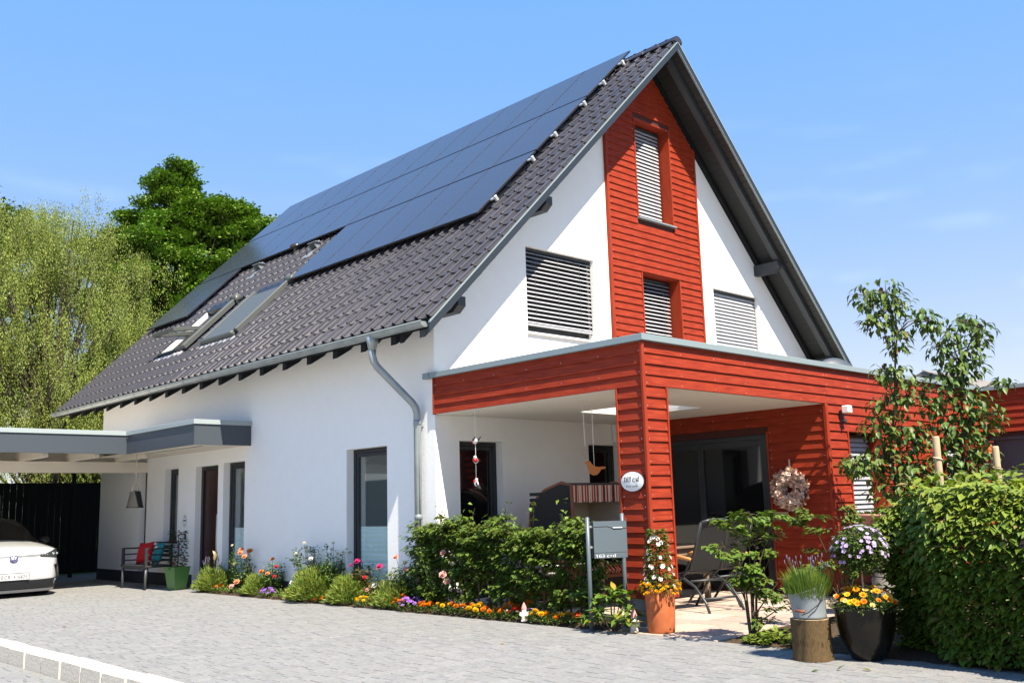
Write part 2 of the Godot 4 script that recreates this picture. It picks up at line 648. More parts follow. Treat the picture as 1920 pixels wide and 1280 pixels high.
# a frame of four bars, outside rectangle u0..u1, y0..y1, in the plane of the wall at depth d
func frame_mesh(u0: float, u1: float, y0: float, y1: float, w: float, d0: float, d1: float, put: Transform3D) -> ArrayMesh:
	var g := Geo.new()
	g.xf = put
	g.span(Vector3(u0, y0, d0), Vector3(u0 + w, y1, d1), 0.004)
	g.span(Vector3(u1 - w, y0, d0), Vector3(u1, y1, d1), 0.004)
	g.span(Vector3(u0 + w, y1 - w, d0), Vector3(u1 - w, y1, d1 - 0.002), 0.004)
	g.span(Vector3(u0 + w, y0, d0), Vector3(u1 - w, y0 + w, d1 - 0.002), 0.004)
	return g.done()

# a window: frame, sash, pane (and a blind of slats)
func window(owner_part: Node, called: String, put: Transform3D, u0: float, u1: float, y0: float, y1: float, depth: float, glass := "glass", label := "") -> MeshInstance3D:
	var f := part(owner_part, called, frame_mesh(u0, u1, y0, y1, 0.06, -depth - 0.07, -depth, put), M.window_frame)
	if label: f.set_meta("label", label)
	part(f, "sash", frame_mesh(u0 + 0.062, u1 - 0.062, y0 + 0.062, y1 - 0.062, 0.055, -depth - 0.065, -depth - 0.012, put), M.window_frame)
	var g := Geo.new()
	g.xf = put
	g.span(Vector3(u0 + 0.11, y0 + 0.11, -depth - 0.045), Vector3(u1 - 0.11, y1 - 0.11, -depth - 0.039))
	part(f, "pane", g.done(), M[glass])
	return f

func slat_mesh(l: float, w: float) -> ArrayMesh:
	var g := Geo.new().smooth()
	var rows := []
	var low := []
	for k in 5:
		var t := k / 4.0 - 0.5
		var y := 0.006 * (1.0 - 4.0 * t * t)
		rows.append([Vector3(0, y + 0.0008, t * w), Vector3(l, y + 0.0008, t * w)])
		low.append([Vector3(0, y - 0.0008, t * w), Vector3(l, y - 0.0008, t * w)])
	g.grid(rows, true)
	g.grid(low)
	return g.done()

# an outside venetian blind; tilt turns the outer edge of each slat down
func blind(owner_part: Node, put: Transform3D, u0: float, u1: float, y0: float, y1: float, depth: float, pitch: float, tilt: float):
	var l := u1 - u0 - 0.03
	var sm := slat_mesh(l, 0.08)
	var y := y1 - 0.075
	var g := Geo.new()
	g.xf = put
	g.span(Vector3(u0 + 0.01, y1 - 0.05, -depth - 0.05), Vector3(u1 - 0.01, y1 - 0.008, -depth + 0.03), 0.003)
	part(owner_part, "head_rail", g.done(), M.window_frame)
	while y > y0 + 0.05:
		part(owner_part, "slat", sm, M.slat, put * Transform3D(Basis(Vector3.RIGHT, tilt + R(-0.03, 0.03)), Vector3(u0 + 0.015, y + R(-0.0015, 0.0015), -depth)))
		y -= pitch
	var b := Geo.new()
	b.xf = put
	b.span(Vector3(u0 + 0.014, y0 + 0.012, -depth - 0.034), Vector3(u1 - 0.014, y0 + 0.038, -depth + 0.034), 0.004)
	part(owner_part, "bottom_rail", b.done(), M.slat)
	var c := Geo.new()
	c.xf = put
	var n := 3 if l > 1.2 else 2
	for k in n:
		var cx: float = u0 + l * ((k + 0.5) / n if n == 3 else 0.18 + 0.64 * k)
		for dz in [-0.038, 0.038]:
			c.span(Vector3(cx, y0 + 0.03, -depth + dz - 0.001), Vector3(cx + 0.003, y1 - 0.07, -depth + dz + 0.001))
	part(owner_part, "ladder_cord", c.done(), M.cord)
	for s in [u0 + 0.004, u1 - 0.016]:
		var r := Geo.new()
		r.xf = put
		r.span(Vector3(s, y0, -depth - 0.012), Vector3(s + 0.012, y1 - 0.012, -depth + 0.012))
		part(owner_part, "guide_rail", r.done(), M.window_frame)

# ---------------------------------------------------------------- leaves
# leaf = [length, width, fold, droop, detail]
func leaf_mesh(l: Array, tint: Color) -> ArrayMesh:
	var g := Geo.new().smooth()
	if tint != Color.WHITE: g.tint(tint)
	var L: float = l[0]
	var w: float = l[1] * 0.5
	var f: float = l[2]
	var d: float = l[3]
	if l[4] == 0:
		var a := Vector3.ZERO
		var c := Vector3(0, -d * 0.3, L * 0.5)
		var t := Vector3(0, -d, L)
		var le := Vector3(-w, f - d * 0.25, L * 0.45)
		var ri := Vector3(w, f - d * 0.25, L * 0.45)
		g.tri(a, c, le); g.tri(c, t, le); g.tri(a, ri, c); g.tri(c, ri, t)
	else:
		var mid := []
		var lo := []
		var hi := []
		var ws := [0.0, 0.62, 1.0, 0.82, 0.38, 0.0]
		for k in 6:
			var t := k / 5.0
			var y := -d * t * t
			mid.append(Vector3(0, y, L * t))
			lo.append(Vector3(-w * ws[k], y + f * ws[k] + 0.06 * w * (k % 2), L * (t - 0.03 * ws[k])))
			hi.append(Vector3(w * ws[k], y + f * ws[k] - 0.06 * w * (k % 2), L * (t - 0.03 * ws[k])))
		for k in 5:
			if k > 0: g.tri(mid[k], lo[k + 1], lo[k])
			g.tri(mid[k], mid[k + 1], lo[k + 1])
			if k > 0: g.tri(mid[k], hi[k], hi[k + 1])
			g.tri(mid[k], hi[k + 1], mid[k + 1])
	return g.done()

# many small leaves round a twig, for crowns seen from far off
func spray_mesh(n: int, r: float, size: float, hang: float) -> ArrayMesh:
	var g := Geo.new().smooth()
	for k in n:
		var p := Vector3(R(-1, 1), R(-1, 1), R(-1, 1))
		if p.length() > 1.0: p = p.normalized() * R(0.4, 1.0)
		p = Vector3(p.x * r, p.y * r * (0.62 + hang), p.z * r)
		var dirv := Vector3(R(-1, 1), R(-0.7, 0.35) - hang, R(-1, 1)).normalized()
		var upv := (Vector3(R(-0.6, 0.6), 1.0, R(-0.6, 0.6))).normalized()
		var side := dirv.cross(upv).normalized()
		upv = side.cross(dirv)
		var s := size * R(0.7, 1.2)
		var a := p
		var t := p + dirv * s
		var m := p + dirv * s * 0.45
		g.tri(a, m + side * s * 0.34 + upv * s * 0.06, t)
		g.tri(a, t, m - side * s * 0.34 + upv * s * 0.06)
	return g.done()

# a leaf standing at p, pointing along d, its upper face towards up
func leaf_at(p: Vector3, d: Vector3, up: Vector3, s: float) -> Transform3D:
	d = d.normalized()
	var side := up.cross(d)
	if side.length() < 0.02: side = Vector3.RIGHT.cross(d)
	side = side.normalized()
	var u := d.cross(side)
	return Transform3D(Basis(side * s, u * s, d * s), p)

func green(base: Color, spread := 0.25) -> Color:
	var k := 1.0 + R(-spread, spread)
	var warm := R(-0.5, 1.0) * spread
	return Color(base.r * k * (1.0 + warm), base.g * k, base.b * k * R(0.7, 1.2))

# ---------------------------------------------------------------- ground
func paving(owner_part: Node3D, called: String, x0: float, x1: float, z0: float, z1: float, top: float, row: float, lens: Array, tones: Array, single: int, gap := 0.003):
	var items := []
	var z := z0
	while z < z1 - 0.01:
		var zz := minf(z + row, z1)
		var x: float = x0
		var first := true
		while x < x1 - 0.01:
			var l: float = lens[rng.randi() % lens.size()]
			if first: l *= R(0.4, 1.0)
			first = false
			var xx := minf(x + l, x1)
			if x1 - xx < 0.07: xx = x1
			items.append([x, xx, z, zz])
			x = xx
		z = zz
	var d := []
	for it in items:
		d.append((Vector3((it[0] + it[1]) * 0.5, top, (it[2] + it[3]) * 0.5) - EYE).length() if (it[0] + it[1]) * 0.5 > -5.2 or top < -0.1 else 99.0)
	var order := range(items.size())
	order.sort_custom(func(a, b): return d[a] < d[b])
	var rest := Geo.new()
	for n in order.size():
		var it: Array = items[order[n]]
		var g: Geo = Geo.new() if n < single else rest
		var tone: Color = tones[rng.randi() % tones.size()]
		var f := R(0.95, 1.05)
		g.tint(Color(tone.r * f, tone.g * f, tone.b * f))
		var lift := R(-0.0015, 0.0015)
		g.xf = Transform3D(Basis.from_euler(Vector3(R(-.004, .004), 0, R(-.003, .003))), Vector3((it[0] + it[1]) * 0.5, top + lift, (it[2] + it[3]) * 0.5))
		var hx: float = (it[1] - it[0] - gap) * 0.5
		var hz: float = (it[3] - it[2] - gap) * 0.5
		var c := 0.004
		var t := [Vector3(-hx + c, 0, hz - c), Vector3(hx - c, 0, hz - c), Vector3(hx - c, 0, -hz + c), Vector3(-hx + c, 0, -hz + c)]
		var b := [Vector3(-hx, -0.02, hz), Vector3(hx, -0.02, hz), Vector3(hx, -0.02, -hz), Vector3(-hx, -0.02, -hz)]
		g.quad(t[0], t[1], t[2], t[3])
		for k in 4:
			var k2 := (k + 1) % 4
			g.quad(b[k], b[k2], t[k2], t[k])
		if n < single: part(owner_part, called, g.done(), M.paver)
	if order.size() > single: stuff(owner_part, called + "_field", rest.done(), M.paver)

func build_ground():
	struct("ground", boxm(Vector3(-400, -0.6, -400), Vector3(400, -0.225, 400)), M.lawn)
	struct("street", boxm(Vector3(-45, -0.5, -60), Vector3(-5.145, -0.154, 60)), M.bounce_concrete)  # unseen pale ground, spread wide to bounce sunlight onto the shaded wall
	struct("street_corner", boxm(Vector3(-5.144, -0.5, 12.01), Vector3(40, -0.1545, 60)), M.bounce_concrete)
	struct("garden_ground", boxm(Vector3(-4.93, -0.3, -90), Vector3(70, -0.02, 12)), M.lawn)
	struct("carport_ground", boxm(Vector3(-12, -0.3, -16), Vector3(-4.93, -0.021, -6.05)), M.lawn)
	var greys := [Color(.246, .247, .244), Color(.256, .256, .252), Color(.267, .266, .26), Color(.250, .251, .25), Color(.26, .258, .252)]
	var dr := struct("driveway", boxm(Vector3(-4.93, -0.1, -15), Vector3(-0.48, -0.0045, 10.5)), M.joint_sand)
	paving(dr, "paver", -4.92, -0.49, -14.9, 9.9, 0.0, 0.14, [0.14, 0.21, 0.21, 0.28], greys, 300)
	var ap := struct("entry_path", boxm(Vector3(-0.479, -0.1, -14.55), Vector3(1.4, -0.011, -6.4)), M.joint_sand)
	paving(ap, "paver", -0.48, 1.3, -14.5, -12.17, 0.0, 0.14, [0.14, 0.21, 0.28], greys, 0)
	paving(ap, "paver", -0.48, -0.016, -12.16, -6.42, 0.0, 0.14, [0.14, 0.21, 0.28], greys, 60)
	var cp := struct("carport_floor", boxm(Vector3(-11.9, -0.1, -15.9), Vector3(-4.94, -0.012, -6.1)), M.joint_sand)
	paving(cp, "paver", -9.0, -4.95, -14.9, -6.2, 0.0, 0.3, [0.3, 0.42, 0.5], greys, 0)
	var lo := struct("pavement", boxm(Vector3(-7.6, -0.3, -3.5), Vector3(-5.142, -0.148, 3.5)), M.joint_sand)
	paving(lo, "paver", -7.6, -5.155, -3.5, 3.5, -0.14, 0.14, [0.14, 0.21, 0.28], greys, 200)
	# row of pale kerb stones between the driveway and the lower pavement
	var kerb := struct("kerb", boxm(Vector3(-5.13, -0.3, -6.0), Vector3(-4.94, -0.09, 10.5)), M.joint_sand)
	var z := -6.0
	while z < 10.0:
		var l := R(0.49, 0.53)
		var g := Geo.new()
		g.box(Vector3(0, -0.11, 0), Vector3(0.20 + R(-.004, .004), 0.26, l - 0.012), 0.014, Basis.from_euler(Vector3(R(-.008, .008), R(-.01, .01), R(-.01, .01))))
		part(kerb, "kerb_stone", g.done(), M.kerb, Transform3D(Basis.IDENTITY, Vector3(-5.045 + R(-.008, .008), 0.012 + R(-.005, .005), z + l * 0.5)))
		z += l
	var ter := struct("terrace", boxm(Vector3(-0.475, -0.1, 0.02), Vector3(4.0, -0.012, 5.0)), M.joint_sand)
	paving(ter, "paving_slab", 0.03, 3.99, 0.03, 3.37, 0.002, 0.4, [0.4, 0.6, 0.4], [Color(.46, .37, .30), Color(.50, .41, .33), Color(.44, .34, .29), Color(.52, .43, .36)], 120, 0.006)
	paving(ter, "paving_slab", -0.47, 3.99, 3.39, 4.85, 0.002, 0.4, [0.4, 0.6, 0.4], [Color(.46, .37, .30), Color(.50, .41, .33), Color(.44, .34, .29), Color(.52, .43, .36)], 120, 0.006)
	bed("flower_bed", -0.475, -0.0, -6.38, 3.36, 0.05)
	bed("shrub_bed", -0.47, 9.7, 4.88, 5.9, 0.06)
	bed("hedge_bed", -0.62, 9.7, 5.92, 10.4, 0.05)

func bed(called: String, x0: float, x1: float, z0: float, z1: float, high: float):
	var g := Geo.new().smooth()
	var nx := maxi(4, mini(30, int((x1 - x0) / 0.12)))
	var nz := maxi(4, mini(60, int((z1 - z0) / 0.12)))
	var rows := []
	for i in nx + 1:
		var row := []
		for j in nz + 1:
			var u := i / float(nx)
			var w := j / float(nz)
			var e := minf(minf(u, 1 - u) * (x1 - x0), minf(w, 1 - w) * (z1 - z0))
			row.append(Vector3(lerpf(x0, x1, u), lerpf(-0.015, high, smoothstep(0.0, 0.16, e)) + R(-0.008, 0.008), lerpf(z0, z1, w)))
		rows.append(row)
	g.grid(rows)
	struct(called, g.done(), M.soil)

# ---------------------------------------------------------------- the house
var house: Node3D

func gable_csg(called: String, z: float, holes: Array):
	var p := CSGPolygon3D.new()
	p.name = called
	p.polygon = PackedVector2Array([Vector2(0, 0), Vector2(HOUSE_W, 0), Vector2(HOUSE_W, 4.335), Vector2(HOUSE_W * 0.5, 4.335 + SLOPE * HOUSE_W * 0.5), Vector2(0, 4.335)])
	p.mode = CSGPolygon3D.MODE_DEPTH
	p.depth = 0.36
	p.position = Vector3(0, 0, z)
	p.material = M.white_render
	for h in holes:
		var b := CSGBox3D.new()
		b.operation = CSGShape3D.OPERATION_SUBTRACTION
		b.size = Vector3(h[1] - h[0], h[3] - h[2], 2.0)
		b.position = Vector3((h[0] + h[1]) * 0.5, (h[2] + h[3]) * 0.5, 0)
		b.material = M.white_render
		p.add_child(b)
	house.add_child(p)

func build_house():
	house = thing("house", "white rendered gabled house with dark tiled roof and red clad middle strip", "house")
	var W1 := [1.899, 3.526, 4.03, 5.427]
	var W3 := [7.025, 8.606, 3.98, 5.427]
	var W2 := [4.752, 5.776, 6.42, 8.32]
	var W4 := [4.769, 5.87, 3.55, 5.405]
	var U1 := [0.441, 1.283, 0.06, 2.293]
	var U2 := [3.195, 3.98, 0.06, 2.30]
	gable_csg("gable_wall", 0.0, [W1, W3, W2, W4, U1, U2])
	gable_csg("back_gable_wall", -HOUSE_L + 0.36, [])
	var D1 := [-2.197, -1.137, 0.06, 2.290]
	var E1 := [-6.231, -5.424, 0.06, 2.294]
	var FD := [-7.362, -6.440, 0.06, 2.276]
	var NW := [-8.751, -8.122, 0.849, 2.288]
	var ST := [-9.987, -9.606, 0.06, 2.28]
	var L := on_left(0, 0, 0)
	part(house, "eave_wall", wall_mesh(-HOUSE_L + 0.36, -0.36, 0, 4.26, 0.36, [D1, E1, FD, NW, ST], L), M.white_render)
	part(house, "side_wall", boxm(Vector3(HOUSE_W - 0.36, 0, -HOUSE_L + 0.36), Vector3(HOUSE_W, 4.26, -0.36)), M.white_render)
	part(house, "floor_slab", boxm(Vector3(0.36, -0.1, -HOUSE_L + 0.36), Vector3(HOUSE_W - 0.36, 0.055, -0.36)), M.inner_dark)
	part(house, "upper_floor", boxm(Vector3(0.36, 2.6, -HOUSE_L + 0.36), Vector3(HOUSE_W - 0.36, 2.85, -0.36)), M.inner_white)
	part(house, "partition_wall", boxm(Vector3(4.6, 0.06, -HOUSE_L + 0.36), Vector3(4.75, 2.6, -0.36)), M.inner_white)
	part(house, "partition_wall", boxm(Vector3(0.36, 0.06, -4.2), Vector3(4.6, 2.6, -4.05)), M.inner_white)
	for s in [[-12.16, -7.43], [-6.37, -6.29], [-5.36, -2.26], [-1.07, 0.012]]:
		part(house, "plinth", boxm(Vector3(-0.012, 0, s[0]), Vector3(0.05, 0.235, s[1]), 0.003), M.plinth)
	for s in [[0.055, 0.38], [1.345, 3.13]]:
		part(house, "plinth", boxm(Vector3(s[0], 0, -0.05), Vector3(s[1], 0.235, 0.012), 0.003), M.plinth)
	# windows of the eave side
	var w := window(house, "window", L, D1[0], D1[1], D1[2], D1[3], 0.13, "glass", "tall window with a pale green privacy blind over its lower half")
	var g := Geo.new()
	g.xf = L
	for k in 26:
		var y := 0.17 + k * 0.036
		g.quad(Vector3(D1[0] + .12, y, -0.185 - 0.008 * (k % 2)), Vector3(D1[1] - .12, y, -0.185 - 0.008 * (k % 2)), Vector3(D1[1] - .12, y + 0.036, -0.185 - 0.008 * ((k + 1) % 2)), Vector3(D1[0] + .12, y + 0.036, -0.185 - 0.008 * ((k + 1) % 2)))
	part(w, "pleated_blind", g.done(), M.frosted)
	w = window(house, "window", L, E1[0], E1[1], E1[2], E1[3], 0.13, "glass", "tall narrow window right of the front door")
	g = Geo.new()
	g.xf = L
	for k in 26:
		var y := 0.17 + k * 0.036
		g.quad(Vector3(E1[0] + .12, y, -0.185 - 0.008 * (k % 2)), Vector3(E1[1] - .12, y, -0.185 - 0.008 * (k % 2)), Vector3(E1[1] - .12, y + 0.036, -0.185 - 0.008 * ((k + 1) % 2)), Vector3(E1[0] + .12, y + 0.036, -0.185 - 0.008 * ((k + 1) % 2)))
	part(w, "pleated_blind", g.done(), M.frosted)
	window(house, "window", L, NW[0], NW[1], NW[2], NW[3], 0.13)
	window(house, "window", L, ST[0], ST[1], ST[2], ST[3], 0.13, "dark_interior_pane")
	part(house, "window_sill", boxm(Vector3(-0.05, 0.825, -9.0), Vector3(0.13, 0.849, -8.09), 0.003), M.window_frame)
	# front door
	var door := part(house, "front_door", boxm(Vector3(0.15, 0.07, FD[0] + 0.075), Vector3(0.215, FD[3] - 0.075, FD[1] - 0.075), 0.003), M.door_wood)
	part(door, "door_frame", frame_mesh(FD[0], FD[1], FD[2], FD[3], 0.073, -0.22, -0.12, L), M.window_frame)
	g = Geo.new().smooth()
	g.tube([Vector3(0.085, 0.62, -6.62), Vector3(0.085, 1.36, -6.62)], 0.016, 10)
	g.tube([Vector3(0.152, 0.72, -6.62), Vector3(0.085, 0.72, -6.62)], 0.009, 8)
	g.tube([Vector3(0.152, 1.26, -6.62), Vector3(0.085, 1.26, -6.62)], 0.009, 8)
	part(door, "bar_handle", g.done(), M.steel)
	# gable windows with slatted blinds
	var F := on_front(0, 0, 0)
	w = window(house, "window", F, W1[0], W1[1], W1[2] + 0.02, W1[3], 0.17, "dark_interior_pane", "wide left gable window with a half open slatted blind")
	blind(w, F, W1[0], W1[1], W1[2] + 0.12, W1[3], 0.10, 0.0705, 0.62)
	part(w, "sill", boxm(Vector3(W1[0] - 0.02, W1[2] - 0.035, -0.24), Vector3(W1[1] + 0.02, W1[2] + 0.002, 0.045), 0.004), M.white_paint)
	w = window(house, "window", F, W3[0], W3[1], W3[2] + 0.02, W3[3], 0.17, "dark_interior_pane", "right gable window with a nearly closed slatted blind")
	blind(w, F, W3[0], W3[1], W3[2] + 0.03, W3[3], 0.10, 0.0705, 1.12)
	part(w, "sill", boxm(Vector3(W3[0] - 0.02, W3[2] - 0.035, -0.24), Vector3(W3[1] + 0.02, W3[2] + 0.002, 0.045), 0.004), M.white_paint)
	# glazed doors under the terrace roof
	window(house, "window", F, U1[0], U1[1], U1[2], U1[3], 0.14, "dark_interior_pane")
	window(house, "window", F, U2[0], U2[1], U2[2], U2[3], 0.14, "dark_interior_pane")
	# red clad strip in the middle of the gable
	var px0 := 3.911
	var px1 := 6.594
	var top := func(y): return [(y - 4.30) / SLOPE, HOUSE_W - (y - 4.30) / SLOPE]
	var bg := Geo.new()
	bg.prism(PackedVector2Array([Vector2(px0, 3.17), Vector2(px1, 3.17), Vector2(px1, 4.33 + SLOPE * (HOUSE_W - px1)), Vector2(HOUSE_W / 2, 4.33 + SLOPE * HOUSE_W / 2), Vector2(px0, 4.33 + SLOPE * px0)]), 0.002, 0.004)
	var cw := CSGPolygon3D.new()
	cw.name = "cladding_panel"
	cw.polygon = PackedVector2Array([Vector2(px0 + .004, 3.17), Vector2(px1 - .004, 3.17), Vector2(px1 - .004, 4.31 + SLOPE * (HOUSE_W - px1)), Vector2(HOUSE_W / 2, 4.31 + SLOPE * HOUSE_W / 2), Vector2(px0 + .004, 4.31 + SLOPE * px0)])
	cw.depth = 0.029
	cw.position = Vector3(0, 0, 0.031)
	cw.material = M.red_back
	for h in [W2, W4]:
		var b := CSGBox3D.new()
		b.operation = CSGShape3D.OPERATION_SUBTRACTION
		b.size = Vector3(h[1] - h[0] + 0.04, h[3] - h[2] + 0.04, 1.0)
		b.position = Vector3((h[0] + h[1]) * 0.5, (h[2] + h[3]) * 0.5, 0)
		cw.add_child(b)
	house.add_child(cw)
	var panel := part(house, "cladding", boxm(Vector3(px0, 3.17, 0.002), Vector3(px0 + 0.055, 4.32 + SLOPE * px0, 0.068), 0.004), M.red_trim)
	part(panel, "corner_board", boxm(Vector3(px1 - 0.055, 3.17, 0.002), Vector3(px1, 4.32 + SLOPE * (HOUSE_W - px1), 0.068), 0.004), M.red_trim)
	cladding(panel, on_front(0, 0, 0.032), px0 + 0.056, px1 - 0.056, 3.18, 9.43, [[W2[0] - .026, W2[1] + .026, W2[2] - .04, W2[3] - .004], [W4[0] - .026, W4[1] + .026, W4[2] - .04, W4[3] - .004]], top, 0.62)
	for wd in [[W2, 1.05, "high narrow blind window near the gable peak"], [W4, 0.66, "middle blind window in the red strip above the flat roof"]]:
		var h: Array = wd[0]
		w = window(house, "window", F, h[0] + 0.025, h[1] - 0.025, h[2] + 0.02, h[3] - 0.025, 0.25, "dark_interior_pane", wd[2])
		blind(w, F, h[0] + 0.025, h[1] - 0.025, h[2] + 0.03, h[3] - 0.025, 0.185, 0.0705, wd[1])
		g = Geo.new()
		g.span(Vector3(h[0] - 0.025, h[2] + .003, -0.30), Vector3(h[0] + 0.006, h[3] - 0.005, 0.066), 0.003)
		g.span(Vector3(h[1] - 0.006, h[2] + .003, -0.30), Vector3(h[1] + 0.025, h[3] - 0.005, 0.066), 0.003)
		g.span(Vector3(h[0] + 0.0065, h[3] - .006, -0.30), Vector3(h[1] - 0.0065, h[3] + 0.025, 0.030), 0.003)
		part(w, "reveal_board", g.done(), M.red_trim)
		part(w, "sill", boxm(Vector3(h[0] - 0.03, h[2] - 0.03, -0.28), Vector3(h[1] + 0.05, h[2] - 0.001, 0.11), 0.004), M.zinc_cap)
	build_gutter()

func build_gutter():
	var c := Vector2(-0.68, 3.805)
	var g := Geo.new().smooth()
	var rows := []
	var inner := []
	for k in 13:
		var a := PI + PI * k / 12.0
		rows.append([Vector3(c.x + cos(a) * .075, c.y + sin(a) * .075, -13.44), Vector3(c.x + cos(a) * .075, c.y + sin(a) * .075, 0.66)])
		inner.append([Vector3(c.x + cos(a) * .071, c.y + sin(a) * .071, -13.44), Vector3(c.x + cos(a) * .071, c.y + sin(a) * .071, 0.66)])
	g.grid(rows, true)
	g.grid(inner)
	g.smooth(false)
	for e in [[0.66, 1.0], [-13.44, -1.0]]:
		for k in 12:
			var p0: Vector3 = rows[k][0 if e[1] < 0 else 1]
			var p1: Vector3 = rows[k + 1][0 if e[1] < 0 else 1]
			var m := Vector3(c.x, c.y, e[0])
			if e[1] > 0: g.tri(m, p0, p1)
			else: g.tri(m, p1, p0)
	g.smooth()
	g.tube([Vector3(c.x - .078, c.y + .002, -13.44), Vector3(c.x - .078, c.y + .002, 0.66)], 0.010, 8)
	var gt := part(house, "gutter", g.done(), M.zinc)
	var z := 0.28
	while z > -13.3:
		var b := Geo.new().smooth()
		var r1 := []
		var r2 := []
		for k in 11:
			var a := PI + PI * k / 10.0
			r1.append([Vector3(c.x + cos(a) * .079, c.y + sin(a) * .079, z - .016), Vector3(c.x + cos(a) * .079, c.y + sin(a) * .079, z + .016)])
		b.grid(r1, true)
		part(gt, "gutter_bracket", b.done(), M.zinc)
		z -= 0.745
	var pipe := Geo.new().smooth()
	pipe.tube([Vector3(-.68, 3.76, -.54), Vector3(-.68, 3.68, -.54), Vector3(-.68, 3.58, -.54)], [.09, .078, .056], 14)
	pipe.tube([Vector3(-.68, 3.60, -.54), Vector3(-.68, 3.50, -.54), Vector3(-.66, 3.42, -.533), Vector3(-.62, 3.35, -.52), Vector3(-.16, 2.84, -.31), Vector3(-.115, 2.77, -.29), Vector3(-.095, 2.68, -.28), Vector3(-.095, 0.0, -.28)], .053, 14)
	var dp := part(house, "downpipe", pipe.done(), M.zinc)
	for y in [2.52, 1.2, 3.60]:
		var x := -.095 if y < 3 else -.68
		var zz := -.28 if y < 3 else -.54
		part(dp, "pipe_collar", tubem([Vector3(x, y, zz), Vector3(x, y + .07, zz)], (.057 if y < 3 else .06), 14), M.zinc)
	part(dp, "pipe_clip", boxm(Vector3(-.10, 2.50, -.305), Vector3(0.0, 2.53, -.255)), M.zinc)

# ---------------------------------------------------------------- the roof
func slope_frame(right := false) -> Transform3D:    # x along the eave, y out of the roof, z down the slope; origin on the tile plane at x = 0
	var k := sqrt(1 + SLOPE * SLOPE)
	if not right: return Transform3D(Basis(Vector3(0, 0, 1), Vector3(-SLOPE, 1, 0) / k, Vector3(-1, -SLOPE, 0) / k), Vector3(0, 4.485, 0))
	return Transform3D(Basis(Vector3(0, 0, -1), Vector3(SLOPE, 1, 0) / k, Vector3(1, -SLOPE, 0) / k), Vector3(HOUSE_W, 4.485, 0))

func tile_mesh(w: float, flap: int) -> ArrayMesh:
	var prof := [Vector2(-.006, .008), Vector2(.02, .001), Vector2(.065, -.001), Vector2(.148, .002), Vector2(.158, .009), Vector2(.165, .033), Vector2(.175, .043), Vector2(.196, .047), Vector2(.215, .044), Vector2(.2225, .0365), Vector2(.229, .008), Vector2(w + .004, .006)]
	var g := Geo.new()
	var L := 0.405
	var tip := 0.026
	var rows := []
	for p in prof:
		rows.append([Vector3(p.x, p.y, -L), Vector3(p.x, p.y + tip * 0.93, -0.012), Vector3(p.x, p.y + tip - 0.003, 0)])
	g.grid(rows, true)
	g.smooth(false)
	for k in prof.size() - 1:
		var a := Vector3(prof[k].x, prof[k].y + tip - 0.003, 0)
		var b := Vector3(prof[k + 1].x, prof[k + 1].y + tip - 0.003, 0)
		g.quad(a - Vector3(0, .017, 0), b - Vector3(0, .017, 0), b, a)
		g.quad(a - Vector3(0, .017, .05), b - Vector3(0, .017, .05), b - Vector3(0, .017, 0), a - Vector3(0, .017, 0))
	if flap != 0:
		var x := w + 0.004 if flap > 0 else -0.006
		g.box(Vector3(x, -0.045, -0.19), Vector3(0.016, 0.125, 0.40), 0.003, Basis(Vector3.RIGHT, -0.055))
	return g.done()

